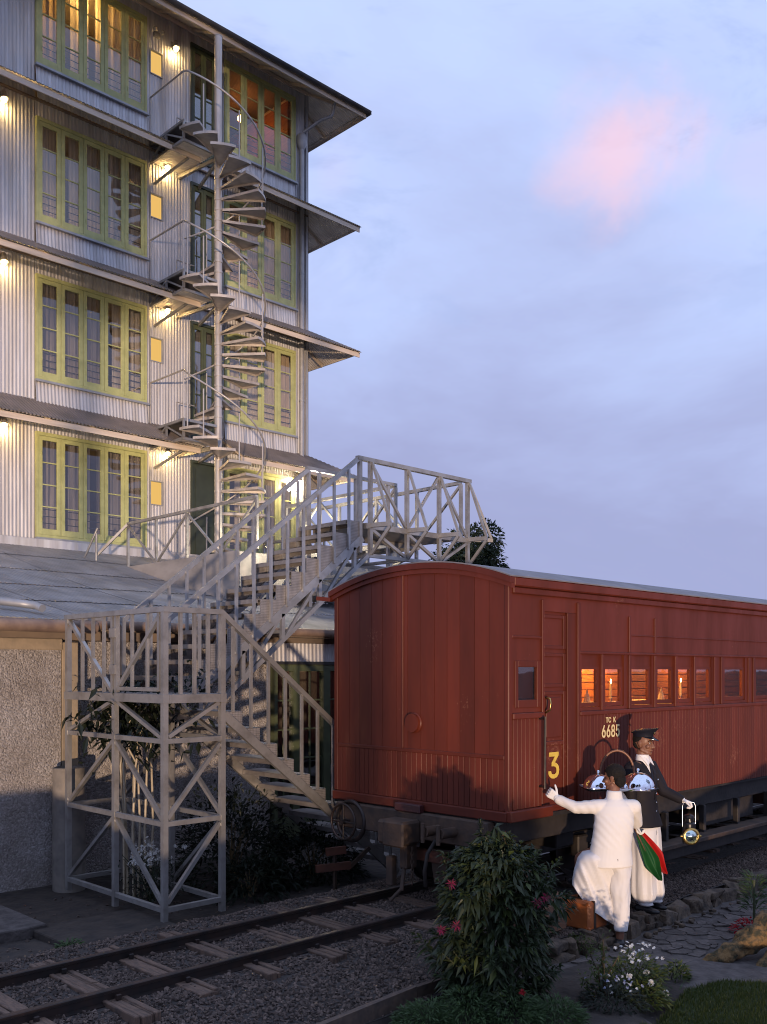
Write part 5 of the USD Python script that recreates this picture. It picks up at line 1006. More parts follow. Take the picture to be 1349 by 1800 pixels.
def ring(c, rx, ry, ang=0.0, n=36, fold=0.0, k=9, ph=0.0, tilt=(0, 0), sq=1.0):
    a = np.arange(n) * 2 * PI / n; cs, sn = np.cos(a), np.sin(a)
    if sq != 1.0: cs, sn = np.sign(cs) * np.abs(cs) ** sq, np.sign(sn) * np.abs(sn) ** sq
    f = 1 + fold * (np.sin(k * a + ph) + .5 * np.sin((k + 4) * a + 2 * ph))
    x, y = rx * f * cs, ry * f * sn; ca, sa = math.cos(ang), math.sin(ang); X, Y = ca * x - sa * y, sa * x + ca * y
    return np.column_stack([c[0] + X, c[1] + Y, c[2] + tilt[0] * X + tilt[1] * Y])
def folds(t, amp, freq, stretch=(1, 1, 1), seed=0):
    t = trimesh.Trimesh(t.vertices, t.faces, process=False); v = np.array(t.vertices); n = t.vertex_normals
    d = meshkit.fbm(v * freq * np.asarray(stretch), 3, seed) - .5
    return trimesh.Trimesh(v + n * (d * 2 * amp)[:, None], t.faces, process=False)
def hand_parts(palm, fwd, out, thumb, L=.185, curl=.6, r=.0095, thumb_up=.0):
    """an adult hand: palm at its wrist point, fwd = towards the fingers, out = away from the palm side, thumb = side of the thumb"""
    f = np.asarray(fwd, float); f /= np.linalg.norm(f); o = np.asarray(out, float); o -= f * (o @ f); o /= np.linalg.norm(o); t = np.asarray(thumb, float); t -= f * (t @ f) + o * (t @ o); t /= np.linalg.norm(t)
    p = np.asarray(palm, float); ms = []
    knuckles = [p + f * .088 + t * s for s in (.034, .0115, -.012, -.034)]
    ms.append(m3.Manifold.batch_hull([ball(p + t * .016, .019), ball(p - t * .016, .019), ball(knuckles[0] - f * .006, .014), ball(knuckles[3] - f * .012, .0125), ball(p + f * .045 + t * .028, .015)]))
    for kx, ln in zip(knuckles, (.080, .090, .084, .066)):
        a = 0; q = kx; pts = [(q, r * 1.1)]
        for seg, frac in ((0, .45), (1, .30), (2, .25)):
            a += curl * (1.0, 1.25, .8)[seg]; d = f * math.cos(a) - o * math.sin(a); q = q + d * ln * frac; pts.append((q, r * (1.0 - .12 * seg)))
        ms.append(chain(pts))
    b = p + f * .022 + t * .026; d1 = t * .75 + f * .6 - o * .25 + np.array([0, 0, thumb_up]); d1 /= np.linalg.norm(d1); m_ = b + d1 * .042; d2 = f * .75 + t * .25 - o * .45 * curl + np.array([0, 0, thumb_up * 1.6]); d2 /= np.linalg.norm(d2)
    ms.append(chain([(b, .014), (m_, .0115), (m_ + d2 * .030, .010), (m_ + d2 * .052, .0085)]))
    return ms
def head_solids(c, yaw, s=1.0, pitch=0.0):
    """skull, jaw, nose, brow and ears; yaw: direction the face looks in the local frame (0 = +x)"""
    R = rotz(yaw - PI / 2) @ rotx(-pitch); P = lambda x, y, z: np.asarray(c, float) + R @ (np.array([x, y, z]) * s)
    ms = [blob(P(0, -.012, .030), np.array([.074, .094, .092]) * s, R), blob(P(0, .018, -.040), np.array([.058, .070, .076]) * s, R),
          m3.Manifold.batch_hull([ball(P(-.030, .050, -.088), .017 * s), ball(P(.030, .050, -.088), .017 * s), ball(P(0, .070, -.094), .016 * s), ball(P(-.048, .0, -.060), .02 * s), ball(P(.048, .0, -.060), .02 * s)]),
          m3.Manifold.batch_hull([ball(P(0, .082, .008), .008 * s), ball(P(0, .106, -.034), .0105 * s), ball(P(-.013, .088, -.038), .009 * s), ball(P(.013, .088, -.038), .009 * s)]),
          m3.Manifold.batch_hull([ball(P(-.040, .070, .024), .009 * s), ball(P(0, .082, .020), .009 * s)]), m3.Manifold.batch_hull([ball(P(.040, .070, .024), .009 * s), ball(P(0, .082, .020), .009 * s)]),
          m3.Manifold.batch_hull([ball(P(-.018, .078, -.066), .0075 * s), ball(P(.018, .078, -.066), .0075 * s), ball(P(0, .088, -.064), .0075 * s)])]
    for sx in (-1, 1):
        ms.append(blob(P(sx * .043, .058, -.028), np.array([.022, .022, .022]) * s, R))
        ms.append(m3.Manifold.batch_hull([blob(P(sx * .078, -.010, .004), np.array([.008, .020, .022]) * s, R), blob(P(sx * .072, -.004, -.026), np.array([.006, .010, .012]) * s, R)]))
    return ms, P, R
def soft(pts_r, edge=.012, it=4): return fuse([chain(pts_r)], edge, it)

# ---------------------------------------------------------------- the waiter, seen from behind, stepping up with a tray
WANG = math.atan2(RY, RX)
wt = thing('person', 'man in white jacket and trousers seen from behind, reaching for the carriage handrail', 'person', (7.925, 4.86, -.01), WANG)
hs, HP, HR = head_solids((-.035, .13, 1.592), math.radians(148), 1.0, math.radians(4))
lsh, lel, lwr = np.array([-.195, .085, 1.318]), np.array([-.395, .135, 1.305]), np.array([-.545, .215, 1.372])
rsh, rel, rwr = np.array([.145, .09, 1.315]), np.array([.225, .30, 1.14]), np.array([.10, .44, 1.385])
lf = np.array([-.33, .34, .495])
lhand = hand_parts(lwr + [-.012, .008, .012], (-.62, .25, .45), (-.25, -.85, .05), (-.25, .1, .9), curl=.95, thumb_up=.5)
rhand = hand_parts(rwr + [0, 0, .01], (-.25, .7, .15), (0, 0, -1), (-1, 0, 0), curl=.12)
body = fuse(hs + [chain([((-.035, .115, 1.50), .056), ((-.035, .098, 1.39), .062), ((-.035, .085, 1.31), .088), ((-.045, .07, 1.13), .105), ((-.07, .055, .95), .11)]),
    chain([(lsh, .062), (lel, .045), (lwr, .030)]), chain([(rsh, .062), (rel, .045), (rwr, .030)]), chain([((-.035, .085, 1.33), .075), (lsh, .06)]), chain([((-.035, .085, 1.33), .075), (rsh, .06)]),
    chain([((.01, .05, .90), .085), ((.02, .06, .50), .058), ((.0, .03, .09), .036)]), chain([((-.15, .06, .90), .085), ((-.32, .24, .80), .065), (lf + [.0, -.02, .06], .036)]),
    m3.Manifold.batch_hull([ball((-.0, .02, .045), .032), ball((.02, .15, .03), .03), ball((.0, .05, .07), .034)]), m3.Manifold.batch_hull([ball(lf + [0, -.02, .05], .034), ball(lf + [-.03, .16, .03], .028)])], .0095, 5)
obj('body', body, 'skin', wt, smooth=True)
hair = fuse([blob(HP(0, -.018, .044), (.083, .102, .094), HR), blob(HP(0, -.060, -.020), (.070, .056, .075), HR)], .012, 3)
cut = solid(hair) - m3.Manifold.batch_hull([ball(HP(x, y, z), .004) for x in (-.11, .11) for y, z in ((.05, .05), (.2, .10), (.2, -.2), (.018, -.02), (.018, -.2))])
obj('hair', folds(fuse([cut], .009, 2), .005, 60, seed=3), 'hair', wt, smooth=True)
# jacket: body of the coat and two sleeves in one cloth
jr = [ring((-.085, .055, .775), .212, .150, 0, fold=.012, k=5, tilt=(.02, .02)), ring((-.083, .055, .83), .210, .152, 0, fold=.014, k=5), ring((-.076, .057, .95), .194, .145, fold=.010, k=5), ring((-.055, .062, 1.08), .184, .134, fold=.006, k=5), ring((-.043, .07, 1.19), .190, .132), ring((-.037, .08, 1.28), .192, .122),
      ring((-.033, .086, 1.335), .172, .105), ring((-.034, .094, 1.375), .125, .085), ring((-.034, .10, 1.40), .078, .072), ring((-.034, .106, 1.472), .064, .064)]
jm = fuse([solid(loft(jr)), chain([((-.12, .085, 1.318), .075), (lsh, .072), (lel, .058), (lwr - (lwr - lel) * .02, .047)]), chain([((.06, .088, 1.318), .075), (rsh + [.0, 0, -.002], .080), (rel, .066), (rwr - [0, .02, .01], .046)])], .011, 16)
v_ = np.array(jm.vertices); jm = trimesh.Trimesh(v_ + jm.vertex_normals * ((meshkit.noise(v_ * [3.2, 3.2, 5.5], 4) - .5) * .018)[:, None], jm.faces, process=False)
v = np.array(jm.vertices); n_ = jm.vertex_normals; arm = (v[:, 0] < -.22) & (v[:, 2] > 1.15)
v = v + n_ * (np.where(arm, .0022 * np.sin((v[:, 0] * 1.0 + v[:, 2] * .7) * 70), .0) + np.where((v[:, 2] > .95) & (v[:, 2] < 1.25) & ~arm, .0018 * np.sin((v[:, 0] * .9 + v[:, 2] * 1.2) * 60 + 3 * v[:, 0] * 9), 0))[:, None]
obj('jacket', trimesh.Trimesh(v, jm.faces, process=False), 'white_jacket', wt, smooth=True)
obj('jacket_seam', pipe([(-.055 + .02 * (z < .95) * (.95 - z) * 4, -.088 - .012 * (z - .8), z) for z in np.linspace(.79, .86, 5)], .003, 5), 'navy_cap', wt)
# trousers and the wrap that falls from the raised knee
tr_r = [ring((-.075, .06, .93), .185, .135), ring((-.045, .058, .82), .165, .135), ring((.005, .055, .72), .105, .115, fold=.02), ring((.012, .055, .60), .098, .10, fold=.04, k=4), ring((.018, .055, .45), .086, .088, fold=.05, k=4, ph=1), ring((.018, .045, .30), .072, .075, fold=.04, k=4, ph=2), ring((.012, .035, .22), .062, .064, fold=.03, k=4), ring((.008, .030, .165), .058, .060, fold=.02, k=4)]
tm = folds(fuse([solid(loft(tr_r))], .012, 3), .017, 8, (1.3, 1.3, .7), 12)
obj('trousers', tm, 'white_linen', wt, smooth=True)
def wrap():
    """cloth hung over the raised left knee: straight fall on the left, hem climbing to the left, folds running down from the right hip"""
    rows = []; n = 72; a = np.arange(n) * 2 * PI / n; ca, sa_ = np.cos(a), np.sin(a); left = np.clip(.5 - .5 * ca, 0, 1)
    for q in np.linspace(0, 1, 26):
        zb = .20 + .36 * left ** 1.5 ; z = .93 - .02 * left + (zb - .93 + .02 * left) * q
        xl = np.interp(z, [.5, .70, .82, .88, .93], [-.425, -.405, -.375, -.335, -.22]); xr = np.interp(z, [.2, .5, .93], [-.02, -.015, .03])
        x = (xl + xr) / 2 + (xr - xl) / 2 * np.sign(ca) * np.abs(ca) ** .85; depth = np.interp(z, [.2, .6, .85, .93], [.085, .17, .19, .13])
        y = np.interp(z, [.2, .6, .93], [.10, .17, .10]) + depth * np.sign(sa_) * np.abs(sa_) ** .9
        fold_ = (x + .02) * 46 + (z - .93) * 20 + 2.0 * q; f = (q ** .7) * (.055 * (np.abs(np.sin(fold_ * .5)) - .5) + .016 * np.sin(x * 88 + z * 41)) * np.clip(.4 - sa_, 0, 1)
        rows.append(np.column_stack([x, y + f, z]))
    return loft(rows, False)
obj('wrap_cloth', wrap(), 'white_linen', wt, smooth=True)
gl = fuse(hand_parts(lwr + [-.012, .008, .012], (-.62, .25, .45), (-.25, -.85, .05), (-.25, .1, .9), curl=.95, r=.0102, thumb_up=.5) + [chain([(lwr + [-.012, .008, .012], .036), (lwr + [.04, -.02, -.02], .040)])], .0055, 2)
obj('glove', folds(gl, .0015, 60, seed=2), 'white_glove', wt, smooth=True)
gl = fuse(hand_parts(rwr + [0, 0, .01], (-.25, .7, .15), (0, 0, -1), (-1, 0, 0), curl=.12, r=.0115) + [chain([(rwr + [0, 0, .01], .034), (rwr + [.02, -.03, -.03], .037)])], .008, 3)
obj('glove', gl, 'white_glove', wt, smooth=True)
def shoe(c, d, L=.27, mt='shoe_black', parent=None, low=True):
    d = np.asarray(d, float); d /= np.linalg.norm(d); s = np.array([-d[1], d[0], 0]); c = np.asarray(c, float)
    ms = [m3.Manifold.batch_hull([ball(c - d * .05 + s * .012, .034), ball(c - d * .05 - s * .012, .034), ball(c + d * .05 + s * .02 + [0, 0, -.004], .030), ball(c + d * .05 - s * .02 + [0, 0, -.004], .030), ball(c + d * .0 + [0, 0, .03], .036)]),
          m3.Manifold.batch_hull([ball(c + d * .04 + s * .02 + [0, 0, -.004], .031), ball(c + d * .04 - s * .02 + [0, 0, -.004], .031), ball(c + d * .13 + s * .020 + [0, 0, -.012], .024), ball(c + d * .13 - s * .020 + [0, 0, -.012], .024), ball(c + d * (L - .10) + [0, 0, -.014], .021)])]
    m = fuse(ms, .01, 3); m = solid(m) - m3.Manifold.cube([1, 1, 1], True).translate([float(c[0]), float(c[1]), float(c[2] - .5 - .034)])
    return obj('shoe', fuse([m], .012, 1), mt, parent, smooth=40)
shoe((.0, .045, .045), (.25, 1, 0), parent=wt); shoe(lf + [-.01, .03, .045], (-.15, 1, 0), parent=wt)
# ---- what he carries
TRX, TRY, TRZ = .075, .50, 1.425
def W(x, y, z): c, s = math.cos(WANG), math.sin(WANG); return (7.965 + c * x - s * y, 4.90 + s * x + c * y, z)
ty = thing('serving_tray', 'oblong silver tray with arched copper handle carried at shoulder height', 'tray', W(.10, .44, 1.43), WANG)
from shapely.geometry import Point
def rrect(w, d, r): return list(sbox(-w / 2 + r, -d / 2 + r, w / 2 - r, d / 2 - r).buffer(r, 8).exterior.coords)[:-1]
o1 = rrect(.70, .36, .09); o2 = rrect(.64, .30, .08); o3 = rrect(.64, .30, .08)
def rr(w, d, r, z): return np.column_stack([np.array(rrect(w, d, r)), np.full(len(rrect(w, d, r)), z)])
obj('plate', loft([rr(.66, .32, .07, -.006), rr(.695, .355, .08, .002), rr(.74, .40, .09, .022), rr(.74, .40, .09, .026), rr(.690, .35, .08, .008), rr(.65, .31, .07, .002)]), 'silver', ty, smooth=40)
obj('handle', pipe([(.012 + .172 * math.cos(t), .10, .115 + .258 * math.sin(t) ** .9) for t in np.linspace(.02, PI - .02, 30)], [.013] * 30, 10), 'copper_handle', ty, smooth=True)
obj('handle_post', [rod((.184, .10, .0), (.184, .10, .13), .014, 10)], 'silver', ty, smooth=50); obj('handle_post', [rod((-.160, .10, .0), (-.160, .10, .13), .014, 10)], 'silver', ty, smooth=50)
def dome_cover(x, y, r, label):
    t = thing('dish_cover', label, 'dish cover', W(.10 + x, .44 + y, 1.438), WANG)
    prof = [(r * 1.06, 0), (r * 1.06, .008), (r, .012)] + [(r * math.cos(a), .012 + .92 * r * math.sin(a)) for a in np.linspace(.08, PI / 2 - .12, 14)]
    obj('dome', lathe(prof, 48), 'silver', t, smooth=40); obj('knob', lathe([(.008, .9 * r), (.008, .9 * r + .02), (.018, .9 * r + .028), (.02, .9 * r + .038), (.012, .9 * r + .05), (.002, .9 * r + .053)], 16), 'silver', t, smooth=40)
dome_cover(.185, -.03, .166, 'shiny silver domed dish cover on the right end of the tray')
dome_cover(-.205, -.01, .145, 'silver domed dish cover half hidden behind the waiter\'s head')

# ---------------------------------------------------------------- the guard in a peaked cap
OX, OY, OZ = 8.775, 5.13, .16
of = thing('person', 'uniformed man in dark jacket, peaked cap and white sarong holding a lantern', 'person', (OX, OY, OZ), WANG)
BA = math.radians(-44)                                                       # the way his chest faces, in the local frame
hs, HP, HR = head_solids((.012, -.012, 1.705), math.radians(-36), 1.04, math.radians(2))
ca, sa = math.cos(BA), math.sin(BA)
def T(side, front, z): return np.array([side * -sa * -1 * -1 + front * ca, side * ca * -1 * -1 + front * sa, z]) if False else np.array([front * ca - side * sa, front * sa + side * ca, z])   # side: + towards his left
lsh, rsh = T(.185, -.01, 1.455) + [0, 0, 0], T(-.185, -.02, 1.455)
lel, lwr = np.array([.222, .03, 1.215]), np.array([.392, -.045, 1.130])
rel, rwr = np.array([-.155, -.14, 1.16]), np.array([-.105, -.17, .915])
lh = hand_parts(lwr, (.75, -.25, -.25), (.15, .1, 1), (-.1, -.9, .1), curl=.95)
rh = hand_parts(rwr, (.12, -.1, -1), (-.9, .3, 0), (.3, -.9, 0), curl=.9)
body = fuse(hs + [chain([((.0, .0, 1.62), .055), ((.0, .0, 1.52), .062), (T(0, 0, 1.42), .085), (T(0, 0, 1.2), .085), (T(0, 0, .98), .10)]), chain([(T(0, 0, 1.45), .08), (lsh, .06)]), chain([(T(0, 0, 1.45), .08), (rsh, .06)]),
    chain([(lsh, .06), (lel, .045), (lwr, .029)]), chain([(rsh, .06), (rel, .045), (rwr, .029)]), chain([(T(.09, 0, .93), .085), (T(.10, .02, .5), .058), (T(.10, .0, .09), .036)]), chain([(T(-.09, 0, .93), .085), (T(-.09, .03, .5), .058), (T(-.10, .06, .09), .036)]),
    m3.Manifold.batch_hull([ball(T(.10, -.02, .045), .033), ball(T(.11, .13, .03), .028)]), m3.Manifold.batch_hull([ball(T(-.10, .04, .045), .033), ball(T(-.11, .19, .03), .028)])], .0085, 4)
obj('body', body, 'skin', of, smooth=True)
for sx in (-1, 1):
    obj('eye', trimesh.Trimesh(trimesh.creation.icosphere(2, .0095).vertices + HP(sx * .031, .0735, .006), trimesh.creation.icosphere(2, .0095).faces), 'eye_white', of, smooth=True)
    obj('pupil', trimesh.Trimesh(trimesh.creation.icosphere(1, .0058).vertices + HP(sx * .031 + .001, .0815, .006), trimesh.creation.icosphere(1, .0058).faces), 'hair', of, smooth=True)
    obj('eyebrow', soft([(HP(sx * .015, .086, .026), .0045), (HP(sx * .034, .082, .031), .005), (HP(sx * .050, .068, .025), .003)], .006, 1), 'hair', of, smooth=True)
obj('lips', fuse([m3.Manifold.batch_hull([ball(HP(-.020, .079, -.064), .004), ball(HP(.020, .079, -.064), .004), ball(HP(0, .089, -.061), .0055)]), m3.Manifold.batch_hull([ball(HP(-.018, .078, -.070), .004), ball(HP(.018, .078, -.070), .004), ball(HP(0, .087, -.073), .0055)])], .006, 2), 'lip', of, smooth=True)
hair = fuse([blob(HP(0, -.022, .040), (.078, .094, .085), HR), blob(HP(0, -.062, -.008), (.064, .044, .055), HR)], .012, 3)
cut = solid(hair) - m3.Manifold.batch_hull([ball(HP(x, y, z), .004) for x in (-.11, .11) for y, z in ((.06, .05), (.2, .10), (.2, -.2), (.022, -.02), (.022, -.2))])
obj('hair', fuse([cut], .01, 2), 'hair', of, smooth=True)
# cap: band, crown that overhangs, peak, badge
def hring(rx, ry, z, dy=0.0, n=40, tilt=0.0):
    a = np.arange(n) * 2 * PI / n; return np.array([HP(rx * math.cos(t), dy + ry * math.sin(t), z + tilt * math.sin(t) * ry) for t in a])
cap = obj('cap', loft([hring(.080, .098, .064, -.008), hring(.082, .100, .068, -.008), hring(.083, .101, .096, -.006), hring(.100, .118, .110, .004, tilt=.16), hring(.112, .132, .122, .008, tilt=.20), hring(.113, .133, .130, .008, tilt=.20), hring(.098, .116, .137, .004, tilt=.18), hring(.05, .06, .142, .0, tilt=.12)]), 'navy_cap', of, smooth=50)
pk = []; n = 17
for t in np.linspace(math.radians(18), math.radians(162), n): pk.append((math.cos(t), math.sin(t)))
A = np.array([HP(.080 * x, -.008 + .098 * y, .070) for x, y in pk]); B = np.array([HP(.086 * x, -.008 + .098 * y + .062 * y ** 2, .070 - .034 * y ** 2) for x, y in pk])
obj('cap_peak', cat_([quadstrip(A, B), quadstrip(B + HR @ [0, 0, -.006], A + HR @ [0, 0, -.006]), quadstrip(B, B + HR @ [0, 0, -.006])]), 'patent_black', cap, smooth=30)
obj('cap_badge', trimesh.Trimesh(trimesh.creation.icosphere(1, 1).vertices @ np.diag([.014, .006, .016]) @ HR.T + HP(0, .108, .104), trimesh.creation.icosphere(1, 1).faces), 'brass', cap); obj('cap_button', trimesh.Trimesh(trimesh.creation.icosphere(1, .008).vertices + HP(-.074, .048, .074), trimesh.creation.icosphere(1, .008).faces), 'chrome_dull', cap)
# shirt, collar and tie, then the jacket with an open V
obj('shirt', fuse([solid(loft([ring(T(0, .012, 1.18), .14, .105, BA + PI / 2), ring(T(0, .014, 1.35), .13, .100, BA + PI / 2), ring(T(0, .010, 1.45), .10, .082, BA + PI / 2), ring(T(0, .004, 1.52), .072, .070, BA + PI / 2), ring(T(0, .004, 1.590), .064, .064, BA + PI / 2)]))], .014, 2), 'white_shirt', of, smooth=True)
for s in (-1, 1):
    cpts = [T(0, .078, 1.525), T(s * .05, .060, 1.565), T(s * .070, .0, 1.590), T(s * .055, .100, 1.48)]
    obj('collar', trimesh.convex.convex_hull(np.array([p + T(0, d, 0) for p in cpts for d in (0, .006)])), 'white_shirt', of)
obj('tie', [trimesh.convex.convex_hull(np.array([T(sx, fr + d, z) for sx, fr, z in ((-.017, .085, 1.50), (.017, .085, 1.50), (-.011, .094, 1.465), (.011, .094, 1.465)) for d in (0, .014)])), trimesh.convex.convex_hull(np.array([T(sx, fr + d, z) for sx, fr, z in ((-.010, .094, 1.465), (.010, .094, 1.465), (-.024, .122, 1.30), (.024, .122, 1.30)) for d in (0, .010)]))], 'navy_cap', of)
ji = [ring(T(0, .0, .865), .232, .190, BA + PI / 2, fold=.006, k=5), ring(T(0, .0, 1.0), .196, .155, BA + PI / 2), ring(T(0, .005, 1.14), .172, .130, BA + PI / 2), ring(T(0, .008, 1.28), .185, .132, BA + PI / 2), ring(T(0, .002, 1.40), .185, .118, BA + PI / 2), ring(T(0, -.006, 1.47), .155, .094, BA + PI / 2), ring(T(0, -.012, 1.51), .10, .078, BA + PI / 2), ring(T(0, -.012, 1.53), .078, .070, BA + PI / 2)]
jk = m3.Manifold.batch_boolean([solid(loft(ji)), chain([(T(.10, 0, 1.445), .07), (lsh, .076), (lel, .062), (lwr - (lwr - lel) * .10, .047)]), chain([(T(-.10, 0, 1.445), .07), (rsh, .076), (rel, .062), (rwr - (rwr - rel) * .10, .047)])], m3.OpType.Add)
vcut = m3.Manifold.hull_points([list(map(float, T(s, f, z))) for s, f, z in ((-.062, .02, 1.62), (.062, .02, 1.62), (-.055, .30, 1.62), (.055, .30, 1.62), (0, .09, 1.235), (0, .30, 1.235), (-.058, .05, 1.50), (.058, .05, 1.50))])
jk = folds(fuse([jk - vcut], .012, 4), .006, 5, (1, 1, 1.5), 6)
obj('jacket', jk, 'navy_jacket', of, smooth=True)
for k in range(4): obj('button', trimesh.Trimesh(trimesh.creation.icosphere(1, .009).vertices + T(.02, .148 - .0 * k, 1.20 - .09 * k), trimesh.creation.icosphere(1, .009).faces), 'chrome_dull', of)
obj('breast_badge', bbox_(-.016, .016, -.004, .004, -.012, .012, .003) if False else trimesh.Trimesh(trimesh.creation.icosphere(1, .012).vertices + T(.10, .122, 1.33), trimesh.creation.icosphere(1, .012).faces), 'chrome_dull', of)
# sarong gathered between the legs, in two billowing legs
def leg_cloth(side, ph):
    zs = [(.92, .0, .165, .145, .00), (.80, .025, .155, .140, .02), (.62, .055, .130, .130, .04), (.44, .075, .112, .122, .06), (.30, .088, .108, .122, .08), (.20, .095, .105, .124, .08), (.14, .098, .090, .105, .05), (.11, .098, .062, .072, .0), (.085, .098, .066, .075, .02)]
    return loft([ring(T(side * o, .02 + .01 * k, z), rx, ry, BA + PI / 2, n=48, fold=fo, k=7, ph=ph + k * .25) for k, (z, o, rx, ry, fo) in enumerate(zs)])
sm_ = fuse([solid(leg_cloth(1, .4)), solid(leg_cloth(-1, 1.7))], .014, 3)
obj('sarong', folds(sm_, .018, 5, (1.6, 1.6, .30), 15), 'white_linen', of, smooth=True)
shoe(T(.105, .03, .045), (ca, sa, 0), parent=of); shoe(T(-.105, .06, .045), (ca + .1, sa - .1, 0), parent=of)
gl = fuse(hand_parts(lwr, (.75, -.25, -.25), (.15, .1, 1), (-.1, -.9, .1), curl=.95, r=.0105) + [chain([(lwr, .035), (lwr - [.03, -.01, -.012], .040)])], .0055, 2); obj('glove', gl, 'white_glove', of, smooth=True)
gl = fuse(hand_parts(rwr, (.12, -.1, -1), (-.9, .3, 0), (.3, -.9, 0), curl=.9, r=.0118) + [chain([(rwr, .034), (rwr + [-.01, .0, .04], .038)])], .008, 3); obj('glove', gl, 'white_glove', of, smooth=True)
def O(x, y, z): c, s = math.cos(WANG), math.sin(WANG); return (OX + c * x - s * y, OY + s * x + c * y, OZ + z)
# hand lantern with a round bull's-eye lens facing the camera
ln = thing('lantern', 'black railway hand lantern with a round brass-rimmed lens held in a white glove', 'lantern', O(.455, -.075, .69), WANG)
obj('tank', lathe([(.062, .0), (.065, .01), (.065, .20), (.055, .215), (.03, .225)], 24), 'black_enamel', ln, smooth=40); obj('chimney', lathe([(.045, .222), (.045, .255), (.055, .262), (.05, .285), (.02, .30)], 20), 'black_enamel', ln, smooth=40)
obj('lens_rim', xf(lathe([(.060, -.02), (.086, -.02), (.090, .0), (.084, .022), (.072, .026), (.066, .01)], 32), rotx(PI / 2), (0, -.060, .085)), 'brass', ln, smooth=40)
obj('lens', xf(lathe([(.070, .0), (.066, .012), (.05, .024), (.025, .032), (.004, .034)], 28), rotx(PI / 2), (0, -.066, .085)), 'lens_glass', ln, smooth=True); obj('reflector', xf(lathe([(.07, .012), (.05, -.01), (.02, -.025), (.004, -.028)], 24), rotx(PI / 2), (0, -.064, .085)), 'silver', ln, smooth=True)
for s in (-1, 1): obj('lug', xf(lathe([(.016, -.01), (.012, .012)], 10), roty(s * PI / 2), (s * .092, -.06, .085)), 'brass', ln, smooth=40)
obj('bail', pipe([(-.064, 0, .17), (-.068, 0, .27), (-.066, 0, .38), (-.052, 0, .415), (.0, 0, .425), (.052, 0, .415), (.066, 0, .38), (.068, 0, .27), (.064, 0, .17)], .005, 6), 'chrome_dull', ln, smooth=True)
# two rolled signal flags under the hand
def flag(name, label, mt, p0, p1, wid, seed, off):
    t = thing(name, label, 'flag', O(0, 0, 0), WANG)
    p0, p1 = np.asarray(p0, float), np.asarray(p1, float); n, m = 16, 13; V = []
    d = p1 - p0; side = np.array([.75, -.1, .66])
    for i in range(n):
        u = i / (n - 1)
        for j in range(m):
            w = j / (m - 1) - .5; width = wid * (.30 + .70 * math.sin(min(1, u * 1.25) * PI / 2)) * (1 - .92 * max(0, u - .62) / .38)
            V.append(p0 + d * u + side * w * width + np.array([.35, -.9, 0]) * (.022 * math.sin(w * 11 + seed + u * 2) + off) * (.4 + u))
    F = []
    for i in range(n - 1):
        for j in range(m - 1): a = i * m + j; F += [[a, a + 1, a + m], [a + 1, a + m + 1, a + m]]
    V = np.array(V); nn = len(V); mesh = cat_([trimesh.Trimesh(V, F, process=False), trimesh.Trimesh(V + [.002, .004, 0], np.array(F)[:, ::-1], process=False)])
    obj('cloth', mesh, mt, t, smooth=True); obj('stick', rod(p0 + (p0 - p1) * .42, p0 + (p1 - p0) * .5, .008, 8), 'step_wood', t, smooth=50)
flag('signal_flag', 'green signal flag hanging from the hand of the man in the cap', 'flag_green', (-.10, -.215, .80), (.105, -.275, .36), .17, .5, .0)
flag('signal_flag', 'red signal flag hanging behind the green one against white cloth', 'flag_red', (-.07, -.195, .82), (.170, -.240, .42), .17, 2.2, .0)

# ================================================================ plants
prg = np.random.default_rng(21)
def leaves(P, D, L, Wd, droop=.3, roll=None):
    """bent lance leaves: P base points, D directions, L lengths, Wd widths; returns (n,5,3) vertices; four triangles each"""
    P = np.asarray(P, float); n = len(P); D = np.asarray(D, float) / np.linalg.norm(D, axis=1, keepdims=True); L = np.broadcast_to(L, (n,))[:, None]; Wd = np.broadcast_to(Wd, (n,))[:, None]
    up = np.tile([0, 0, 1.0], (n, 1)) + prg.normal(0, .35, (n, 3)); S = np.cross(D, up); S /= np.linalg.norm(S, axis=1, keepdims=True) + 1e-9; U = np.cross(S, D)
    dr = np.array([0, 0, -1.0]) * L * droop
    mid = P + D * L * .48 + dr * .22 - U * Wd * .16; tip = P + D * L + dr
    return np.stack([P, mid + S * Wd / 2 + U * Wd * .22, mid - S * Wd / 2 + U * Wd * .22, mid, tip], 1)
LF = np.array([[0, 1, 3], [0, 3, 2], [1, 4, 3], [3, 4, 2]])
def leaf_mesh(V):
    n = len(V); return trimesh.Trimesh(V.reshape(-1, 3), (LF[None] + 5 * np.arange(n)[:, None, None]).reshape(-1, 3), process=False)
def foliage(t, V, mt, singles=0, pick=None, name='leaf', sub='foliage'):
    """the largest (nearest) leaves as parts of their own, the rest as one part"""
    if singles:
        order = np.argsort(pick); one = order[:singles]; rest = order[singles:]
        for i in one: obj(name, trimesh.Trimesh(V[i], LF, process=False), mt, t)
        obj(sub, leaf_mesh(V[rest]), mt, t, kind='stuff')
    else: obj(sub, leaf_mesh(V), mt, t, kind='stuff')
def near(V): return V[:, 3, 0] * FX + V[:, 3, 1] * FY
def flower(t, c, r, n, mt, up=(0, 0, 1), flat=.5, wid=.35, name='flower', pet=2):
    u = np.asarray(up, float); u /= np.linalg.norm(u); a = np.cross(u, [.3, .8, .2]); a /= np.linalg.norm(a); b = np.cross(u, a); k = np.arange(n * pet); th = k * 2.399 + prg.uniform(0, .4, len(k)); f = flat * (1 - .55 * k / len(k)) ; f = prg.uniform(.6, 1.2, len(k)) * f
    D = np.cos(th)[:, None] * a + np.sin(th)[:, None] * b; D = D * np.cos(f * 1.2)[:, None] + u * np.sin(f * 1.2)[:, None]
    V = leaves(np.tile(c, (len(k), 1)), D, r * prg.uniform(.8, 1.1, len(k)), r * wid, .15); return obj(name, leaf_mesh(V), mt, t)
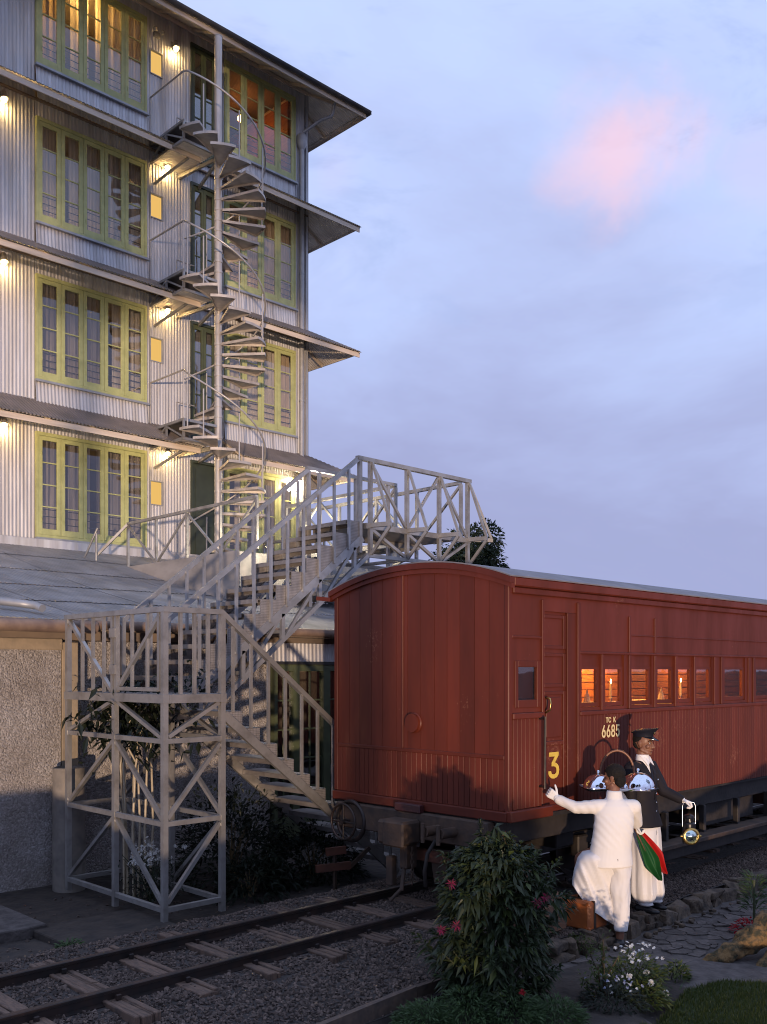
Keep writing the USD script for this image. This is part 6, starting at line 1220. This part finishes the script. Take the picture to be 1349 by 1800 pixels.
def stems(t, base, tips, r=.006, mt='stem_green', name='stem'):
    for p in tips:
        p = np.asarray(p, float); b = np.asarray(base, float) + np.append(prg.normal(0, .02, 2), 0); m = (b + p) / 2 + np.append((p - b)[:2] * -.15, .05 * (p[2] - b[2]))
        obj(name, pipe([b, m, p], [r * 1.3, r, r * .6], 6), mt, t, smooth=True)
# ---- the big shrub with pink flowers in front of the carriage
bc = np.array([5.92, 4.76, .02]); shrub = thing('flowering_shrub', 'tall dense dark green shrub with spiky pink flowers in front of the carriage corner', 'shrub', bc)
def shrub_r(h): return .92 * np.interp(h, [0, .2, .48, .74, .87, .95, 1.0], [.44, .53, .56, .50, .42, .30, .12])
H_ = 1.25; Vs = []; heads = []
for k in range(200):
    h = prg.uniform(.03, 1) ** .85; a = k * 2.399 + prg.normal(0, .3); R_s = shrub_r(h) * (prg.uniform(.70, 1.04) if k % 9 else prg.uniform(1.10, 1.32)); tipp = np.array([R_s * math.cos(a), R_s * math.sin(a), h * H_ + prg.uniform(-.03, .05)])
    ax = np.array([math.cos(a) * .75, math.sin(a) * .75, prg.uniform(.15, .95)]) + prg.normal(0, .22, 3); ax /= np.linalg.norm(ax); s1 = np.cross(ax, [.2, .3, .9]); s1 /= np.linalg.norm(s1); s2 = np.cross(ax, s1); heads.append(tipp)
    for wq in range(5):
        m = 5; th = prg.uniform(0, 6.28) + np.arange(m) * 2 * PI / m; spread = .35 + .22 * wq
        D = ax * math.cos(spread) + (np.cos(th)[:, None] * s1 + np.sin(th)[:, None] * s2) * math.sin(spread) + prg.normal(0, .16, (m, 3))
        Vs.append(leaves(np.tile(tipp - ax * .035 * wq, (m, 1)), D, prg.uniform(.7, 1.15, m) * (.062 + .019 * wq), prg.uniform(.8, 1.2, m) * (.022 + .006 * wq), .42))
n = 1300; h = prg.uniform(.02, .95, n); a = prg.uniform(0, 2 * PI, n); rr_ = shrub_r(h) * prg.uniform(.35, .82, n)
Vs.append(leaves(np.column_stack([rr_ * np.cos(a), rr_ * np.sin(a), h * H_]), np.column_stack([np.cos(a), np.sin(a), prg.uniform(-.6, .6, n)]) + prg.normal(0, .5, (n, 3)), prg.uniform(.08, .14, n), prg.uniform(.028, .048, n), .45))
V = np.vstack(Vs); V = V[prg.permutation(len(V))]; k2 = int(len(V) * .10); foliage(shrub, V[k2:], 'bush_leaf', 280, V[k2:, 3] @ [FX, FY, 0]); obj('pale_foliage', leaf_mesh(V[30:k2]), 'bed_leaf', shrub, kind='stuff'); obj('dead_leaves', leaf_mesh(V[:30]), 'dry_leaf', shrub, kind='stuff')
for k in range(0, 200, 5): obj('stem', pipe([(prg.normal(0, .05), prg.normal(0, .05), -.05), heads[k] * [.55, .55, .55], heads[k]], [.010, .008, .004], 6), 'stem_green', shrub, smooth=True)
n = 60; hh_ = prg.uniform(0, .16, n); V = leaves(np.column_stack([-.10 + prg.normal(0, .008, n), .06 + prg.normal(0, .008, n), 1.26 + hh_]), prg.normal(0, 1, (n, 3)) + [0, 0, .7], .030, .014, .1); obj('seed_head', leaf_mesh(V), 'dark_leaf', shrub); obj('stem', rod((-.08, .05, .9), (-.10, .06, 1.42), .005, 6), 'stem_green', shrub)
def on_shrub(r, z, d=-.50): return np.array([r * RX + d * FX, r * RY + d * FY, z])
for r, z in ((-.37, 1.00), (-.445, .66), (-.33, .69), (.27, .86), (.33, .90)): flower(shrub, on_shrub(r, z, -.42), .052, 10, 'pink_petal', (-FX, -FY, .6), .5, .16)
# ---- ferny bedding plants along the bottom edge
def dz_(x, y): return float(np.minimum(0, fall(np.array([x]), np.array([y])))[0])
def clump(name, label, cat, loc, R, Hh, nleaf, mt, size, wid, group=None, droop=.35, singles=0, stemn=6):
    loc = (loc[0], loc[1], loc[2] + float(np.minimum(0, fall(np.array([loc[0]]), np.array([loc[1]])))[0])); t = thing(name, label, cat, loc, 0, group); a = prg.uniform(0, 2 * PI, nleaf); q = prg.uniform(0, 1, nleaf) ** .5; e = prg.uniform(.15, 1.2, nleaf)
    P = np.column_stack([R * q * np.cos(a), R * q * np.sin(a), Hh * prg.uniform(.25, 1, nleaf) * (1 - .55 * q ** 2)]); D = np.column_stack([np.cos(a) * (.3 + q), np.sin(a) * (.3 + q), prg.uniform(.0, 1.1, nleaf)]) + prg.normal(0, .3, (nleaf, 3))
    V = leaves(P, D, prg.uniform(.7, 1.2, nleaf) * size, prg.uniform(.8, 1.2, nleaf) * wid, droop); foliage(t, V, mt, singles, near(V) if singles else None)
    stems(t, (0, 0, -.03), [(R * .6 * math.cos(x), R * .6 * math.sin(x), Hh * .7) for x in prg.uniform(0, 2 * PI, stemn)], .004); return t
fern = [clump('ferny_plant', f'feathery green bedding plant {w} along the bottom edge', 'plant', (x, y, -.02), R, h, 1500, 'fern_leaf', .055, .011, None, .25) for x, y, R, h, w in
        ((5.16, 4.78, .24, .22, 'leftmost of the row'), (5.42, 4.62, .26, .30, 'in front of the timber edging'), (5.62, 4.36, .26, .30, 'under the tall shrub with a red flower'), (5.86, 4.14, .22, .22, 'rightmost of the row'))]
flower(fern[2], (.0, -.10, .29), .035, 8, 'red_petal', (-FX, -FY, 1), .6, .5)
# ---- white flower bed
b1 = clump('white_flower_plant', 'leafy plant with clusters of small white flowers beside the path', 'plant', (6.98, 4.14, 0), .22, .34, 900, 'bed_leaf', .055, .018, None, .3, 60)
for k in range(34): x, y = prg.normal(0, .10, 2); flower(b1, (x, y, .26 + .13 * prg.uniform(0, 1) - .4 * (x * x + y * y)), .020, 4, 'white_petal', prg.normal(0, .4, 3) + [-.4, -.4, 1], .3, .7, 'floret')
b2 = clump('white_flower_plant', 'low plant with a few large drooping white blooms at the edge of the lawn', 'plant', (6.80, 3.98, 0), .20, .22, 700, 'bed_leaf', .06, .02, None, .3, 40)
for x, y, z in ((.10, .02, .25), (.03, -.06, .20), (-.06, .08, .24), (.12, -.14, .12)): flower(b2, (x, y, z), .038, 5, 'white_petal', (-FX, -FY, -.2), .9, .8, 'bloom', 3)
b3 = clump('blue_flower_plant', 'dark low plant with pale blue flower sprays under the rose stems', 'plant', (6.45, 4.02, 0), .24, .20, 800, 'dark_leaf', .05, .015)
for k in range(26): x, y = prg.normal(0, .09, 2); flower(b3, (x + .06, y, .16 + .06 * prg.uniform(0, 1)), .016, 4, 'blue_petal' if k % 2 else 'white_petal', prg.normal(0, .4, 3) + [-.4, -.4, 1], .3, .6, 'floret')
rs = thing('rose_bush', 'thin leafy rose stems rising left of the white flowers', 'plant', (6.60, 4.20, dz_(6.6, 4.2)))
tips = [(.02, .02, .46), (-.10, .06, .36), (.10, .08, .40), (-.16, -.05, .30), (.05, -.10, .34), (-.28, .02, .22)]; stems(rs, (0, 0, -.02), tips, .007, 'bark')
V = np.vstack([leaves(np.array(tp) * prg.uniform(.45, 1.02, (46, 1)) + prg.normal(0, .022, (46, 3)), prg.normal(0, 1, (46, 3)) + [0, 0, .2], prg.uniform(.03, .055, 46), prg.uniform(.014, .024, 46), .25) for tp in tips]); foliage(rs, V, 'bed_leaf', 50, near(V))
clump('yellow_green_plant', 'small yellow-green plant right of the white flowers by the lawn edge', 'plant', (7.42, 4.02, 0), .10, .16, 220, 'bed_leaf', .06, .02, None, .3, 20)
st_ = thing('rounded_stone', 'pale rounded stone beside the white flowers', 'stone', (7.18, 4.10, .02 + dz_(7.18, 4.1))); m_ = stone_mesh(77); obj('stone', trimesh.Trimesh(m_.vertices * [.085, .06, .06] + [0, 0, .05], m_.faces), 'path_stone', st_, smooth=30)
gt = thing('grass_tuft', 'thin blades of blue-green grass at the edge of the lawn', 'grass', (7.16, 3.86, dz_(7.16, 3.86))); n = 40; a = prg.uniform(0, 2 * PI, n); obj('blades', leaf_mesh(leaves(np.column_stack([.02 * np.cos(a), .02 * np.sin(a), 0 * a]), np.column_stack([np.cos(a), np.sin(a), prg.uniform(.2, 1, n)]), prg.uniform(.12, .24, n), .006, .3)), 'fern_leaf', gt, kind='stuff')
# soil of the bed, small litter
obj('flower_bed', grid_mesh(np.arange(4.6, 7.5, .06), np.arange(3.5, 4.95, .06), lambda x, y: -.005 + .035 * meshkit.noise(np.stack([x * 6, y * 6, 0 * x], -1), 31) * np.clip((7.4 - x) / .4, 0, 1) * np.clip((4.9 - y) / .2, 0, 1) + .012 + np.minimum(0, fall(x, y))), 'earth', smooth=True, kind='structure')
# ---- weed and creeping plants at the left
clump('small_weed', 'small bright green weed on the soil left of the stair tower', 'weed', (4.15, 8.32, .0), .13, .13, 260, 'fern_leaf', .06, .02, None, .3)
dz = thing('daisy_plant', 'white daisies flowering inside the foot of the stair tower', 'plant', (5.72, 9.52, 0)); stems(dz, (0, 0, 0), [(prg.normal(0, .16), prg.normal(0, .16), prg.uniform(.40, .66)) for _ in range(24)], .004)
for k in range(80): x, y = prg.normal(0, .13, 2); flower(dz, (x, y, .55 + prg.normal(0, .075)), .028, 9, 'white_petal', prg.normal(0, .35, 3) + [-.5, -.6, .9], .1, .38, 'daisy', 1)
n = 500; V = leaves(np.column_stack([prg.normal(0, .15, n), prg.normal(0, .15, n), prg.uniform(.05, .48, n)]), prg.normal(0, 1, (n, 3)) + [0, 0, .3], .07, .02, .3); foliage(dz, V, 'dark_leaf')
flower(dz, (.42, -.02, .58), .04, 8, 'white_petal', (-1, -1, .5), .3, .5, 'daisy', 2)
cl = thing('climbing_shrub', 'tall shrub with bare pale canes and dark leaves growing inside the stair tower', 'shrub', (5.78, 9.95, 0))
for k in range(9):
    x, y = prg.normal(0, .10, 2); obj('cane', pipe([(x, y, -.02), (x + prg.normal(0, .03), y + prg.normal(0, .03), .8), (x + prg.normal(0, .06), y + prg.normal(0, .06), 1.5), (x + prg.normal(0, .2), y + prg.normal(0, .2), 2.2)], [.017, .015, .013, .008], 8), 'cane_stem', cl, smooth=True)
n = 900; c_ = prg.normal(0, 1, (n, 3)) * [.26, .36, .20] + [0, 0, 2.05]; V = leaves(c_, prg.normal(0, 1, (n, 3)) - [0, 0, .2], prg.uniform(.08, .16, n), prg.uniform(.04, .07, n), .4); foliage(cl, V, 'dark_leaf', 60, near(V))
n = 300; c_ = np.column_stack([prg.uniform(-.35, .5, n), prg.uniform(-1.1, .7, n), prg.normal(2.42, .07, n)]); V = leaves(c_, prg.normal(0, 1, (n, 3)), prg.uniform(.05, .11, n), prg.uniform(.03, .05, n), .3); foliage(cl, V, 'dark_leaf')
# ---- dark shrubs under the lower flight
def mound(name, label, loc, R, Hh, nleaf, mt='dark_leaf', size=.11, wid=.035, singles=0):
    t = thing(name, label, 'shrub', loc); d = prg.normal(size=(nleaf, 3)); d /= np.linalg.norm(d, axis=1, keepdims=True); d[:, 2] = np.abs(d[:, 2]); q = prg.uniform(.55, 1.0, nleaf) ** .5
    lump = 1 + .22 * np.sin(4 * np.arctan2(d[:, 1], d[:, 0]) + 5 * d[:, 2]); P = d * q[:, None] * lump[:, None] * [R[0], R[1], Hh]
    V = leaves(P, d + prg.normal(0, .5, (nleaf, 3)), prg.uniform(.7, 1.2, nleaf) * size, prg.uniform(.8, 1.2, nleaf) * wid, .35); foliage(t, V, mt, singles, near(V) if singles else None)
    stems(t, (0, 0, -.05), [(prg.uniform(-.6, .6) * R[0], prg.uniform(-.6, .6) * R[1], Hh * .7) for _ in range(8)], .010, 'bark'); return t
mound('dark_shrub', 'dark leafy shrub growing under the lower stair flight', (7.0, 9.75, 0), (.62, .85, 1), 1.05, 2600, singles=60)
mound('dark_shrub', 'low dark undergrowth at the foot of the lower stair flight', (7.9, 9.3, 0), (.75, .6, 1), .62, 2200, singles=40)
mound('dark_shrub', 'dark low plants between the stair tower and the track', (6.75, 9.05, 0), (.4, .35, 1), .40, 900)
# ---- tree at the right edge: flared roots; trunk leans out of the picture
tree = thing('garden_tree', 'mossy tree trunk with flared roots at the right edge of the lawn', 'tree', (10.35, 2.45, dz_(10.35, 2.45)))
def trunk_ring(z, cx, cy, r):
    a = np.arange(72) * 2 * PI / 72; lobes = sum(w_ * np.clip(np.cos(a - a0), 0, 1) ** 10 for a0, w_ in ((2.42, .85), (1.35, .5), (3.6, .55), (5.1, .5), (.2, .4)))
    f = r + .10 * math.exp(-max(z, 0) / .30) + lobes * .62 * math.exp(-max(z + .03, 0) / .085) + .012 * np.sin(9 * a + 5 * z) + .010 * np.sin(17 * a - 3 * z); return np.column_stack([cx + f * np.cos(a), cy + f * np.sin(a), np.full(72, z)])
def gnarl(m, a=.03, f=9):
    v = np.array(m.vertices); return trimesh.Trimesh(v + m.vertex_normals * ((meshkit.fbm(v * f, 4, 5) - .5) * 2 * a)[:, None], m.faces, process=False)
zz = np.concatenate([np.linspace(-.12, .5, 32), np.linspace(.54, 4.6, 40)]); obj('trunk', gnarl(loft([trunk_ring(z, np.interp(z, [0, .4, 1.2, 2.2, 3.4, 4.6], [0, .05, .22, .55, .95, 1.25]), np.interp(z, [0, .4, 1.2, 2.2, 3.4, 4.6], [0, -.06, -.32, -.85, -1.45, -1.9]), np.interp(z, [0, .5, 1.5, 4.6], [.21, .19, .16, .09])) for z in zz]), .035, 11), 'moss_bark', tree, smooth=60)
P_ = np.array([(8.02, 4.14, -.05), (8.25, 3.98, .05), (8.42, 3.88, .13), (8.62, 3.74, .27), (8.85, 3.55, .42), (9.5, 3.08, .48), (10.3, 2.5, .6)]); tt = np.linspace(0, 1, 40); ti = np.linspace(0, 1, 7); P2 = np.column_stack([np.interp(tt, ti, P_[:, k]) for k in range(3)]); rad_ = np.interp(tt, ti, [.04, .075, .105, .135, .16, .19, .2]) * (1 + .08 * np.sin(tt * 40))
obj('root', gnarl(pipe(P2 - np.array([10.35, 2.45, dz_(10.35, 2.45)]), rad_, 26), .06, 11), 'moss_bark', tree, smooth=60)
P_ = np.array([(8.3, 3.70, -.06), (8.5, 3.65, .03), (8.75, 3.55, .10), (9.1, 3.35, .3)]); tt = np.linspace(0, 1, 24); ti = np.linspace(0, 1, 4); P2 = np.column_stack([np.interp(tt, ti, P_[:, k]) for k in range(3)]); obj('root', gnarl(pipe(P2 - np.array([10.35, 2.45, dz_(10.35, 2.45)]), np.interp(tt, ti, [.04, .08, .12, .15]), 22), .04, 10), 'moss_bark', tree, smooth=60)
n = 5200; d = prg.normal(size=(n, 3)); d /= np.linalg.norm(d, axis=1, keepdims=True); P = d * prg.uniform(.4, 1, (n, 1)) ** .5 * [1.5, 1.5, 1.3] * (1 + .2 * np.sin(5 * d[:, :1] + 4 * d[:, 1:2])) + [1.45, -1.7, 5.3]; obj('crown', leaf_mesh(leaves(P, d + prg.normal(0, .5, (n, 3)), prg.uniform(.10, .17, n), prg.uniform(.05, .08, n), .3)), 'tree_leaf', tree, kind='stuff')
ep = thing('trunk_plant', 'tuft of narrow bright green leaves growing beside the tree trunk at the right edge', 'plant', (8.98, 4.05, .30)); n = 220; a = prg.uniform(0, 2 * PI, n); obj('foliage', leaf_mesh(leaves(np.column_stack([.05 * np.cos(a), .05 * np.sin(a), prg.uniform(0, .34, n)]), np.column_stack([np.cos(a), np.sin(a), prg.uniform(.0, 1.4, n)]), prg.uniform(.09, .17, n), .013, .3)), 'fern_leaf', ep, kind='stuff'); obj('stem', rod((0, 0, -.32), (0, 0, .3), .012, 6), 'stem_green', ep)
clump('red_leaf_plant', 'low plant with dark red leaves at the foot of the tree', 'plant', (9.25, 4.22, 0), .16, .16, 200, 'red_petal', .06, .022, None, .3)
clump('kerb_weed', 'small flowering weed at the corner of the kerb behind the suitcase', 'weed', (7.42, 4.98, .05), .14, .16, 240, 'bed_leaf', .045, .014)
# ---- tree beyond the carriage, and unseen trees and shrubs behind the photographer for shade
def big_tree(name, label, loc, h0, crown_c, crown_r, nleaf, size, mt='tree_leaf', tr=.16):
    t = thing(name, label, 'tree', loc); cx, cy, cz = crown_c; obj('trunk', pipe([(0, 0, -.4), (cx * .2, cy * .2, h0 * .5), (cx * .6, cy * .6, h0), (cx, cy, cz)], [tr * 1.4, tr, tr * .85, tr * .4], 10), 'bark', t, smooth=50)
    for k in range(7): e = prg.normal(size=3); e /= np.linalg.norm(e); obj('limb', pipe([(cx * .6, cy * .6, h0), np.array([cx, cy, cz]) + e * np.asarray(crown_r) * .35, np.array([cx, cy, cz]) + e * np.asarray(crown_r) * .75], [tr * .5, tr * .3, tr * .1], 7), 'bark', t, smooth=50)
    cc = prg.normal(size=(34, 3)); cc /= np.linalg.norm(cc, axis=1, keepdims=True); cc *= prg.uniform(.35, .88, (34, 1)); k = prg.integers(0, 34, nleaf); g = prg.normal(size=(nleaf, 3)); g /= np.linalg.norm(g, axis=1, keepdims=True)
    P = (cc[k] + g * prg.uniform(.3, 1, (nleaf, 1)) ** .5 * .30) * np.asarray(crown_r) + [cx, cy, cz]; obj('crown', leaf_mesh(leaves(P, g + prg.normal(0, .5, (nleaf, 3)), prg.uniform(.7, 1.3, nleaf) * size, prg.uniform(.35, .55, nleaf) * size, .25)), mt, t, kind='stuff'); return t
big_tree('distant_tree', 'dark bushy tree top showing above the carriage roof behind the footbridge', (30.6, 25.6, -.1), 4.5, (0, 0, 6.75), (2.0, 2.0, 2.1), 9000, .22)

# out of view behind the photographer: shrubs and trees placed to cast shade
def LU(u, L): return (u * -math.cos(SUN_AZ) - L * math.sin(SUN_AZ), u * -math.sin(SUN_AZ) + L * math.cos(SUN_AZ))
def gz(x, y): return float(ground_z(np.array([x]), np.array([y]))[0])
x, y = LU(.2, 1.95); mound('garden_shrub', 'unseen rounded shrub behind the photographer, placed to shade the flowering shrub', (x, y, gz(x, y)), (.50, .50, 1), .06 - gz(x, y), 5200, 'bush_leaf', .12, .05)  # unseen; keeps the low light off the flowering shrub
x, y = LU(1.2, 8.4); g0 = gz(x, y); big_tree('garden_shrub', 'unseen tall loose shrub right of the photographer, placed to shade the carriage side', (x, y, g0), .5, (0, 0, 1.15 - g0), (1.1, 1.75, 1.45), 9000, .13, 'bush_leaf', .05)  # unseen; darkens the far part of the carriage side
for k, (u, L, h0, cz, cr) in enumerate(((-13, -4.2, 5.6, 11.0, (3.4, 3.4, 5.4)), (-15, .8, 5.4, 11.5, (3.4, 3.4, 6.0)), (-12, -9.0, 5.4, 10.5, (3.4, 3.4, 5.2)))):  # unseen trees whose crowns darken the upper floors
    x, y = LU(u, L); g0 = gz(x, y)
    big_tree('valley_tree', ('unseen tall tree behind the photographer, placed to shade the upper floors', 'tallest unseen tree behind the photographer, placed to shade the upper floors', 'leftmost unseen tree behind the photographer, placed to shade the upper floors')[k], (x, y, g0), h0 - g0 - 1, (0, 0, cz - g0), cr, 9000, .34, tr=.24)
